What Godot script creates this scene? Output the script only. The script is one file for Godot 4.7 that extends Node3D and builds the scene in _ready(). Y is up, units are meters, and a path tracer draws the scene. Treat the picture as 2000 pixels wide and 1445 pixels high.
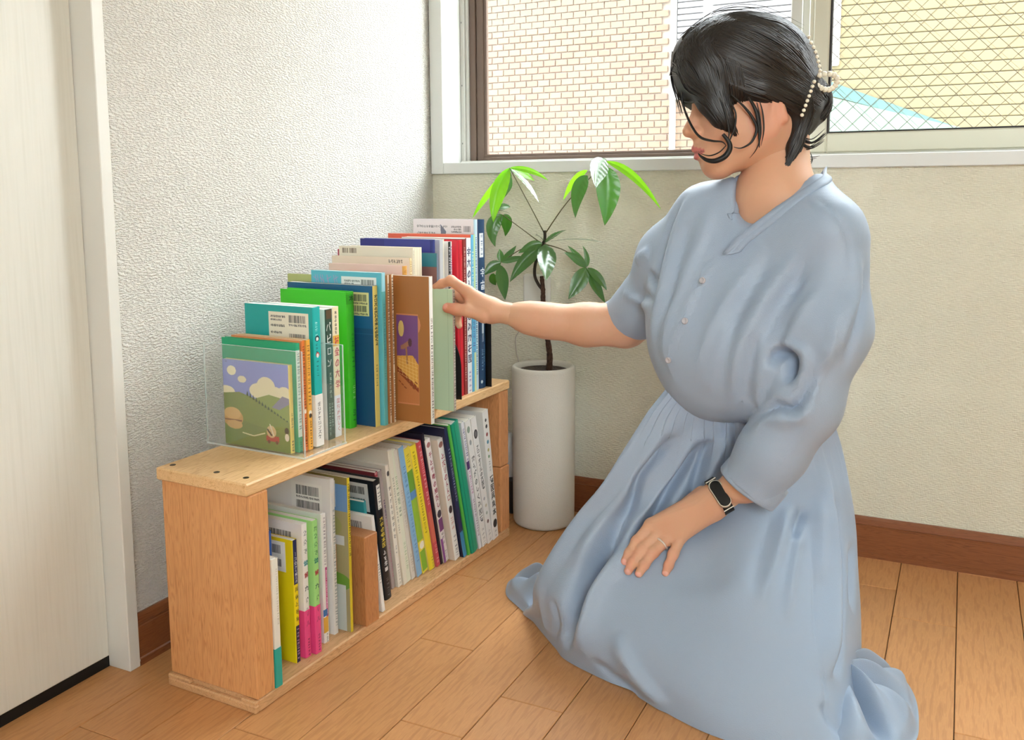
extends Node3D
# A woman kneeling by a low wooden bookshelf in the corner of a bright room.
# Origin: the floor corner between the left wall (x = 0) and the window wall (z = 0).

var mats := {}
var meshes := {}
var used := {}
var rng := RandomNumberGenerator.new()

func _ready() -> void:
	rng.seed = 7
	setup_view()
	setup_light()
	build_room()
	build_window()
	build_outside()
	build_shelf()
	build_books()
	build_stands()
	build_plant()
	build_corner_things()
	build_person()

func setup_view() -> void:
	var cam := Camera3D.new()
	cam.name = "camera"
	cam.position = Vector3(1.154212, 0.76, 2.0102)
	cam.basis = Basis(Vector3(0.890776, -0.009782, -0.454336), Vector3(-0.047939, 0.992167, -0.115351), Vector3(0.451906, 0.124532, 0.883330))
	cam.projection = Camera3D.PROJECTION_FRUSTUM
	cam.near = 0.05
	cam.far = 60.0
	cam.size = 0.05 * 1445.0 / 1847.29
	cam.frustum_offset = Vector2(0.05 * (1000.0 - 937.71) / 1847.29, -0.05 * (722.5 - 593.2) / 1847.29)
	cam.current = true
	add_child(cam)

func setup_light() -> void:
	var env := Environment.new()
	env.background_mode = Environment.BG_SKY
	var sky := Sky.new()
	var sm := ProceduralSkyMaterial.new()
	sm.sky_top_color = Color(0.93, 0.965, 0.98)
	sm.sky_horizon_color = Color(0.985, 1.0, 0.985)
	sm.ground_horizon_color = Color(0.36, 0.35, 0.32)
	sm.ground_bottom_color = Color(0.3, 0.29, 0.27)
	sm.sky_energy_multiplier = 1.0
	sm.ground_energy_multiplier = 1.0
	sky.sky_material = sm
	env.sky = sky
	env.background_energy_multiplier = 26.0
	env.tonemap_mode = Environment.TONE_MAPPER_LINEAR
	env.tonemap_exposure = 0.70
	env.sdfgi_enabled = true
	env.ssao_enabled = true
	env.ssil_enabled = true
	var we := WorldEnvironment.new()
	we.name = "world_environment"
	we.environment = env
	add_child(we)
	var sun := DirectionalLight3D.new()
	sun.name = "sun"
	sun.light_color = Color(1.0, 0.95, 0.87)
	sun.light_energy = 0.5
	sun.light_angular_distance = 3.0
	sun.shadow_enabled = true
	sun.sky_mode = DirectionalLight3D.SKY_MODE_LIGHT_ONLY
	sun.look_at_from_position(Vector3(-0.9, 3.2, 2.6), Vector3.ZERO)
	add_child(sun)

# ---------------------------------------------------------------- helpers
func numbered(called: String) -> String:
	var n: int = used.get(called, -1) + 1
	used[called] = n
	return called if n == 0 else "%s_%03d" % [called, n]

func tag(o: Node3D, label: String, category: String, group := "", kind := "") -> Node3D:
	if label: o.set_meta("label", label)
	if category: o.set_meta("category", category)
	if group: o.set_meta("group", group)
	if kind: o.set_meta("kind", kind)
	return o

func thing(called: String, label: String, category: String, at := Vector3.ZERO, group := "") -> Node3D:
	var o := Node3D.new()
	o.name = numbered(called)
	o.position = at
	add_child(o)
	return tag(o, label, category, group)

func put(called: String, mesh: Mesh, m: Material, parent: Node3D = null) -> MeshInstance3D:
	var o := MeshInstance3D.new()
	o.mesh = mesh
	o.material_override = m
	if parent == null:
		o.name = numbered(called)
		add_child(o)
	else:
		o.name = called
		parent.add_child(o, true)
	return o

func struct(called: String, mesh: Mesh, m: Material, label: String, parent: Node3D = null) -> MeshInstance3D:
	var o := put(called, mesh, m, parent)
	if parent == null:
		o.set_meta("kind", "structure")
		if label: o.set_meta("label", label)
	return o

func mat(key: String, c: Color, rough := 0.6, metal := 0.0) -> StandardMaterial3D:
	if mats.has(key): return mats[key]
	var m := StandardMaterial3D.new()
	m.resource_name = key
	m.albedo_color = c
	m.roughness = rough
	m.metallic = metal
	mats[key] = m
	return m

func noise_tex(size: int, freq: float, octaves: int, sd: int, ramp: Array, normal := 0.0, kind := FastNoiseLite.TYPE_SIMPLEX_SMOOTH) -> NoiseTexture2D:
	var n := FastNoiseLite.new()
	n.noise_type = kind
	n.frequency = freq
	n.seed = sd
	n.fractal_octaves = octaves
	var t := NoiseTexture2D.new()
	t.width = size
	t.height = size
	t.seamless = true
	t.noise = n
	if ramp.size():
		var g := Gradient.new()
		var off := PackedFloat32Array()
		var col := PackedColorArray()
		for r in ramp:
			off.append(r[0])
			col.append(r[1])
		g.offsets = off
		g.colors = col
		t.color_ramp = g
	return t

func tri(m: StandardMaterial3D, scale: Vector3, world := false) -> StandardMaterial3D:
	m.uv1_triplanar = true
	m.uv1_world_triplanar = world
	m.uv1_scale = scale
	m.uv1_triplanar_sharpness = 4.0
	return m

func begin() -> SurfaceTool:
	var st := SurfaceTool.new()
	st.begin(Mesh.PRIMITIVE_TRIANGLES)
	return st

# quad given counter-clockwise as seen from outside
func quad(st: SurfaceTool, a: Vector3, b: Vector3, c: Vector3, d: Vector3, uv := Rect2(0, 0, 1, 1)) -> void:
	var n := (b - a).cross(c - a)
	if n.length_squared() < 1e-16: n = (c - a).cross(d - a)
	n = n.normalized()
	var p := [a, b, c, d]
	var u := [Vector2(uv.position.x, uv.end.y), uv.end, Vector2(uv.end.x, uv.position.y), uv.position]
	for i in [0, 2, 1, 0, 3, 2]:
		st.set_normal(n)
		st.set_uv(u[i])
		st.add_vertex(p[i])

func tria(st: SurfaceTool, a: Vector3, b: Vector3, c: Vector3) -> void:
	var n := (b - a).cross(c - a).normalized()
	for p in [a, c, b]:
		st.set_normal(n)
		st.set_uv(Vector2(0.5, 0.5))
		st.add_vertex(p)

# box with chamfered edges from corner lo to corner hi
func box(st: SurfaceTool, lo: Vector3, hi: Vector3, bev := 0.0, t := Transform3D.IDENTITY) -> void:
	var b := minf(bev, 0.49 * minf(hi.x - lo.x, minf(hi.y - lo.y, hi.z - lo.z)))
	var c := (lo + hi) * 0.5
	var h := (hi - lo) * 0.5
	for ax in 3:
		for s in [-1.0, 1.0]:
			var u := (ax + 1) % 3
			var v := (ax + 2) % 3
			var q := []
			for k in [[-1, -1], [1, -1], [1, 1], [-1, 1]]:
				var p := Vector3.ZERO
				p[ax] = h[ax] * s
				p[u] = (h[u] - b) * k[0] * s
				p[v] = (h[v] - b) * k[1]
				q.append(t * (c + p))
			quad(st, q[0], q[1], q[2], q[3])
	if b <= 0.0: return
	for ax in 3:
		var u := (ax + 1) % 3
		var v := (ax + 2) % 3
		for k in [[1, 1], [-1, 1], [-1, -1], [1, -1]]:
			var p := []
			for e in [[-1, 0], [1, 0], [1, 1], [-1, 1]]:
				var w := Vector3.ZERO
				w[ax] = (h[ax] - b) * e[0]
				w[u] = (h[u] - (b if e[1] == 1 else 0.0)) * k[0]
				w[v] = (h[v] - (0.0 if e[1] == 1 else b)) * k[1]
				p.append(t * (c + w))
			if k[0] * k[1] < 0: quad(st, p[0], p[1], p[2], p[3])
			else: quad(st, p[3], p[2], p[1], p[0])
	for x in [-1, 1]:
		for y in [-1, 1]:
			for z in [-1, 1]:
				var a: Vector3 = t * (c + Vector3(h.x * x, (h.y - b) * y, (h.z - b) * z))
				var d: Vector3 = t * (c + Vector3((h.x - b) * x, h.y * y, (h.z - b) * z))
				var e: Vector3 = t * (c + Vector3((h.x - b) * x, (h.y - b) * y, h.z * z))
				if x * y * z > 0: tria(st, a, d, e)
				else: tria(st, a, e, d)

func boxm(lo: Vector3, hi: Vector3, bev := 0.0) -> ArrayMesh:
	var st := begin()
	box(st, lo, hi, bev)
	return st.commit()

# lathe a profile of (radius, height) points round the y axis
func lathe(st: SurfaceTool, prof: Array, seg := 48, at := Vector3.ZERO) -> void:
	var n := prof.size()
	for j in n:
		var d: Vector2 = (prof[mini(j + 1, n - 1)] - prof[maxi(j - 1, 0)]).normalized()
		for i in seg + 1:
			var a := TAU * i / seg
			st.set_normal(Vector3(d.y * cos(a), -d.x, d.y * sin(a)).normalized())
			st.set_uv(Vector2(float(i) / seg, float(j) / (n - 1)))
			st.add_vertex(at + Vector3(prof[j].x * cos(a), prof[j].y, prof[j].x * sin(a)))
	for j in n - 1:
		for i in seg:
			var k := j * (seg + 1) + i
			for q in [k, k + 1, k + seg + 1, k + 1, k + seg + 2, k + seg + 1]: st.add_index(q)

# swept tube of varying radius through points; returns the number of vertices so that several tubes may share a tool
func tube(st: SurfaceTool, pts: Array, rad: Array, seg := 8, first := 0, flat := 1.0) -> int:
	var n := pts.size()
	var up := Vector3.UP
	var t0: Vector3 = (pts[1] - pts[0]).normalized()
	if absf(t0.dot(up)) > 0.95: up = Vector3.RIGHT
	var side := t0.cross(up).normalized()
	for j in n:
		var t: Vector3 = (pts[mini(j + 1, n - 1)] - pts[maxi(j - 1, 0)]).normalized()
		side = (side - t * side.dot(t)).normalized()
		var o := t.cross(side)
		for i in seg:
			var a := TAU * i / seg
			var d := side * cos(a) + o * sin(a) * flat
			st.set_normal(d.normalized())
			st.set_uv(Vector2(float(i) / seg, float(j) / (n - 1)))
			st.add_vertex(pts[j] + d * float(rad[j] if j < rad.size() else rad[-1]))
	for j in n - 1:
		for i in seg:
			var a := first + j * seg + i
			var b := first + j * seg + (i + 1) % seg
			for q in [a, a + seg, b, b, a + seg, b + seg]: st.add_index(q)
	for e in [0, n - 1]:
		for i in range(1, seg - 1):
			var b: int = first + e * seg
			if e == 0:
				for q in [b, b + i, b + i + 1]: st.add_index(q)
			else:
				for q in [b, b + i + 1, b + i]: st.add_index(q)
	return first + n * seg

func spline(pts: Array, per := 6) -> Array:
	var out := []
	var n := pts.size()
	for i in n - 1:
		var a = pts[maxi(i - 1, 0)]
		var b = pts[i]
		var c = pts[i + 1]
		var d = pts[mini(i + 2, n - 1)]
		for k in per:
			var t := float(k) / per
			out.append(b.cubic_interpolate(c, a, d, t))
	out.append(pts[n - 1])
	return out

func wood(key: String, dark: Color, lite: Color, scale: Vector3, rough := 0.55, sd := 1) -> StandardMaterial3D:
	if mats.has(key): return mats[key]
	var m := mat(key, Color.WHITE, rough)
	m.albedo_texture = noise_tex(512, 0.012, 4, sd, [[0.0, dark.lerp(lite, 0.3)], [0.26, lite], [0.33, dark], [0.36, dark.lerp(lite, 0.8)], [0.44, lite], [0.485, dark.lerp(lite, 0.15)], [0.51, dark.lerp(lite, 0.85)], [0.58, lite], [0.63, dark.lerp(lite, 0.25)], [0.66, lite], [0.8, dark.lerp(lite, 0.6)], [1.0, dark.lerp(lite, 0.3)]])
	return tri(m, scale)

# ---------------------------------------------------------------- the room
func wallpaper(key: String, c: Color, depth: float, sd: int) -> StandardMaterial3D:
	var m := mat(key, c, 0.85)
	m.heightmap_enabled = true
	m.heightmap_scale = depth
	m.heightmap_texture = noise_tex(1024, 0.03, 4, sd, [[0.0, Color.BLACK], [0.35, Color(0.2, 0.2, 0.2)], [0.6, Color(0.8, 0.8, 0.8)], [1.0, Color.WHITE]])
	return tri(m, Vector3(3.2, 9.0, 3.2), true)

# woven relief: threads that run across and threads that run down, wrapped at the edges
func weave(size: int, sd: int) -> Image:
	var im := Image.create(size, size, false, Image.FORMAT_RGB8)
	var n := FastNoiseLite.new()
	n.noise_type = FastNoiseLite.TYPE_SIMPLEX_SMOOTH
	n.frequency = 1.0
	n.seed = sd
	n.fractal_type = FastNoiseLite.FRACTAL_NONE
	var blend := size / 8
	for y in size:
		for x in size:
			var v := n.get_noise_2d(x * 0.035, y * 0.26) * 0.62 + n.get_noise_2d(x * 0.26 + 91.0, y * 0.045) * 0.38
			var e := x - size + blend
			if e > 0: v = lerpf(v, n.get_noise_2d((x - size) * 0.035, y * 0.26) * 0.62 + n.get_noise_2d((x - size) * 0.26 + 91.0, y * 0.045) * 0.38, float(e) / blend)
			e = y - size + blend
			if e > 0: v = lerpf(v, n.get_noise_2d(x * 0.035, (y - size) * 0.26) * 0.62 + n.get_noise_2d(x * 0.26 + 91.0, (y - size) * 0.045) * 0.38, float(e) / blend)
			var g := clampf(0.5 + v * 0.75, 0.0, 1.0)
			im.set_pixel(x, y, Color(g, g, g))
	return im

func build_room() -> void:
	var wl := wallpaper("white_plaster_wallpaper", Color(0.93, 0.92, 0.89), 0.34, 3)
	var wb := wallpaper("cream_woven_wallpaper", Color(0.905, 0.895, 0.815), 0.15, 9)
	wb.uv1_scale = Vector3(3.0, 3.0, 3.0)
	wb.heightmap_texture = ImageTexture.create_from_image(weave(640, 5))
	var white := mat("white_paint", Color(0.93, 0.93, 0.91), 0.5)
	struct("wall_left", boxm(Vector3(-0.15, -0.1, -0.12), Vector3(0, 2.5, 0.984)), wl, "white wall with rough plaster texture wallpaper beside the window")
	# window wall: left, right, below and above the opening
	var st := begin()
	box(st, Vector3(-0.15, -0.1, -0.12), Vector3(0.031, 2.5, 0))
	box(st, Vector3(1.745, -0.1, -0.12), Vector3(2.85, 2.5, 0))
	box(st, Vector3(0.031, -0.1, -0.12), Vector3(1.745, 0.8, 0))
	box(st, Vector3(0.031, 1.95, -0.12), Vector3(1.745, 2.5, 0))
	struct("wall_back", st.commit(), wb, "cream woven wallpaper wall under the window")
	struct("wall_right", boxm(Vector3(2.7, -0.1, 0), Vector3(2.85, 2.5, 3.35)), wb, "")
	# unseen wall behind the viewer, with an opening added to let in fill light
	st = begin()
	box(st, Vector3(-0.15, -0.1, 3.2), Vector3(1.55, 2.5, 3.35))
	box(st, Vector3(2.55, -0.1, 3.2), Vector3(2.85, 2.5, 3.35))
	box(st, Vector3(1.55, 1.95, 3.2), Vector3(2.55, 2.5, 3.35))
	box(st, Vector3(1.55, -0.1, 3.2), Vector3(2.55, 0.85, 3.35))
	struct("wall_front", st.commit(), wl, "")
	struct("ceiling", boxm(Vector3(-0.3, 2.4, -0.12), Vector3(2.85, 2.6, 3.35)), white, "")
	struct("added_sky_block", boxm(Vector3(-6.0, 2.6, -0.12), Vector3(9.0, 7.5, 3.35)), mat("sky_block", Color(0.75, 0.73, 0.7), 0.9), "")  # unseen block added over the room to keep sky light off the facade
	# the doorway in the left wall
	struct("wall_left", boxm(Vector3(-0.2, 2.0, 0.984), Vector3(0, 2.5, 3.2)), wl, "")
	struct("wall_left", boxm(Vector3(-0.35, -0.1, 0.9), Vector3(-0.2, 2.5, 3.2)), mat("closet_dark", Color(0.16, 0.15, 0.15), 0.9), "")
	var dm := mat("white_door_sheet", Color(1, 1, 1), 0.42)
	dm.albedo_texture = noise_tex(512, 0.01, 3, 21, [[0.0, Color(0.89, 0.89, 0.855)], [0.5, Color(0.92, 0.92, 0.89)], [1.0, Color(0.905, 0.905, 0.87)]])
	tri(dm, Vector3(14, 0.6, 14))
	var door := struct("door_1", boxm(Vector3(-0.062, 0.018, 1.0062), Vector3(-0.032, 1.99, 2.3), 0.002), dm, "plain white closet door beside the bookshelf end")
	struct("door_gap_shade", boxm(Vector3(-0.06, 0.0, 1.0), Vector3(-0.034, 0.0175, 2.3)), mat("gap_black", Color(0.012, 0.012, 0.014), 0.7), "", door)  # black strip filling the gap under the door, standing in for its shade
	st = begin()
	box(st, Vector3(-0.07, 0.0, 0.9845), Vector3(0.012, 2.0, 1.006), 0.0012)
	struct("trim_1", st.commit(), mat("door_casing", Color(0.90, 0.895, 0.87), 0.4), "white painted door casing at the edge of the closet door")
	build_floor()
	var bb := wood("baseboard_brown", Color(0.47, 0.27, 0.155), Color(0.57, 0.345, 0.205), Vector3(0.6, 10, 10), 0.4, 5)
	# baseboards: a moulded profile run along each wall
	var prof := [Vector2(0.0, 0.0), Vector2(0.0115, 0.0), Vector2(0.0115, 0.011), Vector2(0.0085, 0.0125), Vector2(0.0085, 0.063), Vector2(0.0065, 0.0645), Vector2(0.0065, 0.0665), Vector2(0.0085, 0.068), Vector2(0.007, 0.079), Vector2(0.004, 0.0835), Vector2(0.0, 0.0835)]
	st = begin()
	for i in prof.size() - 1:
		var a: Vector2 = prof[i]
		var b: Vector2 = prof[i + 1]
		quad(st, Vector3(0, a.y, a.x), Vector3(2.7, a.y, a.x), Vector3(2.7, b.y, b.x), Vector3(0, b.y, b.x))
	struct("baseboard_back", st.commit(), bb, "brown moulded wood baseboard along the window wall")
	var bl := wood("baseboard_brown_side", Color(0.47, 0.27, 0.155), Color(0.57, 0.345, 0.205), Vector3(10, 10, 0.6), 0.4, 5)
	st = begin()
	for i in prof.size() - 1:
		var a: Vector2 = prof[i]
		var b: Vector2 = prof[i + 1]
		quad(st, Vector3(a.x, a.y, 0.984), Vector3(a.x, a.y, 0.0), Vector3(b.x, b.y, 0.0), Vector3(b.x, b.y, 0.984))
	struct("baseboard_left", st.commit(), bl, "brown wood baseboard along the white plaster wall behind the bookshelf")

func build_floor() -> void:
	var fl := struct("floor", boxm(Vector3(-0.2, -0.1, -0.1), Vector3(2.75, -0.0045, 3.3)), mat("floor_base", Color(0.10, 0.05, 0.025), 0.8), "brown wood plank floor")
	var tones := []
	for k in 5:
		var d := Color(0.73, 0.515, 0.325).lerp(Color(0.76, 0.535, 0.34), k / 4.0)
		var l := Color(0.81, 0.59, 0.385).lerp(Color(0.845, 0.62, 0.41), k / 4.0)
		var m := mat("plank_%d" % k, Color.WHITE, 0.38)
		m.albedo_texture = noise_tex(512, 0.018, 5, 31 + k, [[0.0, d], [0.42, l.lerp(d, 0.4)], [0.52, l], [0.7, l.lerp(d, 0.3)], [1.0, l]])
		m.specular_mode = BaseMaterial3D.SPECULAR_SCHLICK_GGX
		m.metallic_specular = 0.42
		tri(m, Vector3(14.0, 14.0, 1.3))
		tones.append(m)
	# joints seen in the photograph, by column from the line at x = 0.5687
	var known := {-6: 1.37, -5: 1.148, -4: 1.45, -3: 1.053, -2: 0.706, -1: 0.932, 0: 0.813, 1: 0.56, 2: 1.12, 3: 0.71, 4: 0.153, 5: 0.272, 6: 0.62, 7: 0.36}
	for c in range(-8, 22):
		var x0 := 0.5687 + c * 0.1011
		var z: float = known.get(c, fposmod(c * 0.377, 0.9))
		while z > -0.05: z -= 0.606
		while z < 3.25:
			var lo := Vector3(maxf(x0 + 0.0006, -0.1), -0.008, maxf(z + 0.0006, -0.02))
			var hi := Vector3(minf(x0 + 0.1005, 2.72), 0.0, minf(z + 0.6054, 3.22))
			if hi.x > lo.x + 0.01 and hi.z > lo.z + 0.01:
				var ctr := (lo + hi) * 0.5
				var o := put("plank", boxm(lo - ctr, hi - ctr, 0.0009), tones[rng.randi() % 5], fl)
				o.position = ctr
			z += 0.606

# ---------------------------------------------------------------- the window
func build_window() -> void:
	var pvc := mat("window_white", Color(0.88, 0.89, 0.875), 0.45)
	var alu := mat("window_aluminium", Color(0.80, 0.80, 0.775), 0.4)
	var bronze := mat("sash_bronze", Color(0.42, 0.345, 0.30), 0.5)
	# casing and jamb boards
	struct("trim_2", boxm(Vector3(0.003, 0.787, 0.0), Vector3(0.037, 1.98, 0.013), 0.0015), pvc, "white vertical window casing next to the room corner")
	struct("trim_3", boxm(Vector3(0.0374, 0.787, -0.1), Vector3(1.74, 0.8135, 0.013), 0.0015), pvc, "white window sill board above the cream wall")
	struct("trim_4", boxm(Vector3(0.0305, 0.8138, -0.12), Vector3(0.037, 1.95, 0.0), 0.0), pvc, "white window jamb reveal on the corner side")
	struct("trim_5", boxm(Vector3(0.037, 1.92, -0.12), Vector3(1.74, 1.98, 0.013), 0.0), pvc, "")
	struct("trim_6", boxm(Vector3(1.7402, 0.787, -0.12), Vector3(1.78, 1.98, 0.013), 0.0), pvc, "")
	var win := Node3D.new()
	win.name = "window_1"
	add_child(win)
	tag(win, "two pane sliding window with clear left pane and wired glass right pane", "", "", "structure")
	var st := begin()   # fixed aluminium frame with a track
	box(st, Vector3(0.0372, 0.8138, -0.118), Vector3(0.0475, 1.92, -0.079), 0.001)
	box(st, Vector3(0.0475, 0.8138, -0.118), Vector3(0.0555, 1.92, -0.086), 0.001)
	box(st, Vector3(1.72, 0.8138, -0.118), Vector3(1.74, 1.92, -0.06), 0.001)
	box(st, Vector3(0.0475, 1.90, -0.118), Vector3(1.72, 1.92, -0.06), 0.001)
	box(st, Vector3(0.0475, 0.8139, -0.115), Vector3(1.72, 0.8185, -0.058), 0.001)
	put("window_frame", st.commit(), alu, win)
	st = begin()
	for y in [0.86, 1.0, 1.15]:
		box(st, Vector3(0.0405, y, -0.0791), Vector3(0.0425, y + 0.004, -0.0778), 0.0005)
	put("frame_screw", st.commit(), mat("screw_steel", Color(0.45, 0.45, 0.45), 0.4, 0.8), win)
	# outer sash behind the clear left pane
	st = begin()
	box(st, Vector3(0.056, 0.819, -0.114), Vector3(0.072, 1.90, -0.092), 0.001)
	box(st, Vector3(0.0722, 0.819, -0.112), Vector3(0.092, 1.90, -0.096), 0.002)
	box(st, Vector3(0.092, 0.8191, -0.112), Vector3(0.812, 0.828, -0.094), 0.001)
	box(st, Vector3(0.0922, 0.828, -0.110), Vector3(0.812, 0.8345, -0.098), 0.001)
	box(st, Vector3(0.092, 0.82, -0.111), Vector3(0.099, 1.90, -0.099), 0.001)
	box(st, Vector3(0.092, 1.88, -0.112), Vector3(0.812, 1.90, -0.094), 0.001)
	put("outer_sash", st.commit(), bronze, win)
	st = begin()
	box(st, Vector3(0.812, 0.819, -0.114), Vector3(0.836, 1.90, -0.092), 0.002)
	box(st, Vector3(0.836, 0.819, -0.112), Vector3(0.85, 1.90, -0.096), 0.001)
	put("meeting_stile", st.commit(), alu, win)
	put("pane", boxm(Vector3(0.099, 0.834, -0.1055), Vector3(0.812, 1.885, -0.1025)), glass("clear_glass", Color(0.97, 1.0, 0.98, 0.03)), win)
	# inner sash with the wired pane
	st = begin()
	box(st, Vector3(0.8545, 0.8187, -0.086), Vector3(0.862, 1.90, -0.064), 0.001)
	box(st, Vector3(0.862, 0.8187, -0.088), Vector3(0.894, 1.90, -0.06), 0.003)
	box(st, Vector3(0.894, 0.8187, -0.088), Vector3(1.716, 0.858, -0.06), 0.003)
	box(st, Vector3(1.69, 0.858, -0.088), Vector3(1.718, 1.90, -0.06), 0.002)
	box(st, Vector3(0.894, 1.87, -0.088), Vector3(1.69, 1.90, -0.06), 0.002)
	put("inner_sash", st.commit(), mat("sash_greige", Color(0.83, 0.82, 0.745), 0.42), win)
	st = begin()
	box(st, Vector3(0.8942, 0.8582, -0.078), Vector3(0.8985, 1.87, -0.062), 0.0008)
	box(st, Vector3(0.8985, 0.8582, -0.078), Vector3(1.69, 0.8612, -0.062), 0.0008)
	put("gasket", st.commit(), mat("gasket_grey", Color(0.17, 0.15, 0.14), 0.7), win)
	put("pane", boxm(Vector3(0.8985, 0.861, -0.0735), Vector3(1.69, 1.87, -0.0668)), glass("wired_glass", Color(0.99, 1.0, 0.95, 0.04)), win)
	st = begin()
	var n := 0
	var lo := Vector2(0.8985, 0.861)
	var hi := Vector2(1.69, 1.87)
	for dir in [-1.0, 1.0]:
		var k := -40
		while k < 90:
			# lines x * 1.12 * dir + y = c
			var c := k * 0.0338 + (0.9 if dir < 0 else 1.9)
			var e := []
			for x in [lo.x, hi.x]:
				var y: float = c - dir * 1.0 * (x - lo.x)
				if y >= lo.y and y <= hi.y: e.append(Vector3(x, y, -0.07))
			for y in [lo.y, hi.y]:
				var x: float = lo.x + (c - y) / dir
				if x > lo.x and x < hi.x: e.append(Vector3(x, y, -0.07))
			if e.size() >= 2 and e[0].distance_to(e[1]) > 0.01: n = tube(st, [e[0], e[1]], [0.0006], 4, n)
			if e.size() >= 2 and e[0].distance_to(e[1]) > 0.03 and k % 2 == 0: n = tube(st, [e[0] + Vector3(0.006, 0.004, -0.002), e[1] + Vector3(0.006, 0.004, -0.002)], [0.0003], 4, n)  # thinner offset copy of alternate wires stands in for their reflection in the glass
			k += 1
	tag(put("wire_mesh_and_reflection", st.commit(), mat("wire_and_reflection", Color(0.34, 0.29, 0.20), 0.6, 0.0), win), "", "", "", "stuff")

func glass(key: String, c: Color) -> StandardMaterial3D:
	var m := mat(key, c, 0.02)
	m.transparency = BaseMaterial3D.TRANSPARENCY_ALPHA
	m.metallic_specular = 0.5
	return m

func build_outside() -> void:
	# the neighbouring building: tile-clad wall, pipe and shutter, lean-to roof
	var bld := thing("neighbour_building", "pale brick tiled house wall seen through the window", "building", Vector3(0, 0, -5.0))
	put("wall", boxm(Vector3(-9.0, -3.0, -0.6), Vector3(6.0, 4.4, -0.012)), mat("mortar_pale", Color(0.60, 0.56, 0.53), 0.9), bld)
	var tm := []
	for k in 4:
		tm.append(mat("facade_tile_%d" % k, [Color(0.515, 0.415, 0.355), Color(0.53, 0.435, 0.37), Color(0.505, 0.40, 0.35), Color(0.54, 0.45, 0.38)][k], 0.8))
	var shapes := [boxm(Vector3(-0.0465, -0.0215, -0.011), Vector3(0.0465, 0.0215, 0.004), 0.003), boxm(Vector3(-0.0465, -0.0215, -0.011), Vector3(0.0465, 0.0215, 0.002), 0.003)]
	var rest := begin()
	var cnt := 0
	for r in range(-26, 70):
		for c in range(-70, 30):
			var x := c * 0.1 + (0.05 if r % 2 else 0.0)
			var y := 0.8 + r * 0.05
			if x > -0.86 and x < 0.3 and y > 1.37: continue
			if x > 0.26: continue
			if x > -2.36 and x < -0.80 and y > 0.98 and y < 2.3 and cnt < 298:
				var o := put("brick", shapes[rng.randi() % 2], tm[rng.randi() % 4], bld)
				o.position = Vector3(x, y, 0)
				cnt += 1
			else:
				var d := 0.004 if rng.randi() % 2 else 0.002
				quad(rest, Vector3(x - 0.0465, y - 0.0215, d), Vector3(x + 0.0465, y - 0.0215, d), Vector3(x + 0.0465, y + 0.0215, d), Vector3(x - 0.0465, y + 0.0215, d))
				quad(rest, Vector3(x - 0.0465, y + 0.0215, d), Vector3(x + 0.0465, y + 0.0215, d), Vector3(x + 0.0465, y + 0.0215, -0.012), Vector3(x - 0.0465, y + 0.0215, -0.012))
	tag(put("brick_field", rest.commit(), tm[1], bld), "", "", "", "stuff")
	put("downpipe", boxm(Vector3(-0.826, 0.8, -0.01), Vector3(-0.788, 4.4, 0.05), 0.012), mat("pipe_white", Color(0.70, 0.70, 0.70), 0.5), bld)
	put("shutter_frame", boxm(Vector3(-0.787, 1.37, -0.012), Vector3(0.29, 1.41, 0.04), 0.004), mat("pipe_white", Color.WHITE), bld)
	var sl := mat("shutter_grey", Color(0.535, 0.535, 0.56), 0.6)
	var slat := boxm(Vector3(-0.535, -0.019, -0.012), Vector3(0.535, 0.019, 0.012), 0.005)
	for k in 30:
		var o := put("slat", slat, sl, bld)
		o.position = Vector3(-0.25, 1.434 + k * 0.0435, 0.004)
	put("shutter_back", boxm(Vector3(-0.787, 1.40, -0.01), Vector3(0.29, 3.2, -0.004)), mat("shutter_gap", Color(0.42, 0.42, 0.44), 0.8), bld)
	var cream := mat("cream_siding", Color(0.505, 0.465, 0.35), 0.8)
	var sd := boxm(Vector3(0.0, -0.033, -0.012), Vector3(4.0, 0.033, 0.014), 0.005)
	for k in 40:
		var o := put("siding_board", sd, cream, bld)
		o.position = Vector3(0.30, 0.15 + k * 0.07, 0.02)
	put("corner_post", boxm(Vector3(0.285, 1.54, -0.01), Vector3(0.345, 4.4, 0.06), 0.01), mat("pipe_white", Color.WHITE), bld)
	var roof := thing("lean_to_roof", "pale teal lean-to roof seen through the wired glass", "roof", Vector3(0.30, 0.0, -4.95))
	var st := begin()
	var p := [Vector3(-0.1, 1.36, 0.05), Vector3(0.80, 1.10, 0.05), Vector3(0.72, 0.90, 0.75), Vector3(-0.1, 1.02, 0.75)]
	var dn := Vector3(0, -0.03, 0)
	quad(st, p[3], p[2], p[1], p[0])
	quad(st, p[0] + dn, p[1] + dn, p[2] + dn, p[3] + dn)
	for i in 4: quad(st, p[i], p[(i + 1) % 4], p[(i + 1) % 4] + dn, p[i] + dn)
	put("roof_sheet", st.commit(), mat("roof_pale", Color(0.40, 0.49, 0.44), 0.6), roof)
	st = begin()
	var e := [Vector3(-0.1, 1.37, 0.056), Vector3(0.80, 1.085, 0.056), Vector3(0.80, 1.093, 0.056), Vector3(-0.1, 1.475, 0.056)]
	var bk := Vector3(0, 0, -0.04)
	quad(st, e[0], e[1], e[2], e[3])
	quad(st, e[3] + bk, e[2] + bk, e[1] + bk, e[0] + bk)
	for i in 4: quad(st, e[(i + 1) % 4], e[i], e[i] + bk, e[(i + 1) % 4] + bk)
	put("flashing", st.commit(), mat("roof_teal", Color(0.31, 0.45, 0.45), 0.6), roof)
	struct("ground_outside", boxm(Vector3(-14, -3.2, -12), Vector3(14, -3.0, 14)), mat("concrete_yard", Color(0.6, 0.59, 0.56), 0.9), "")

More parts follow.
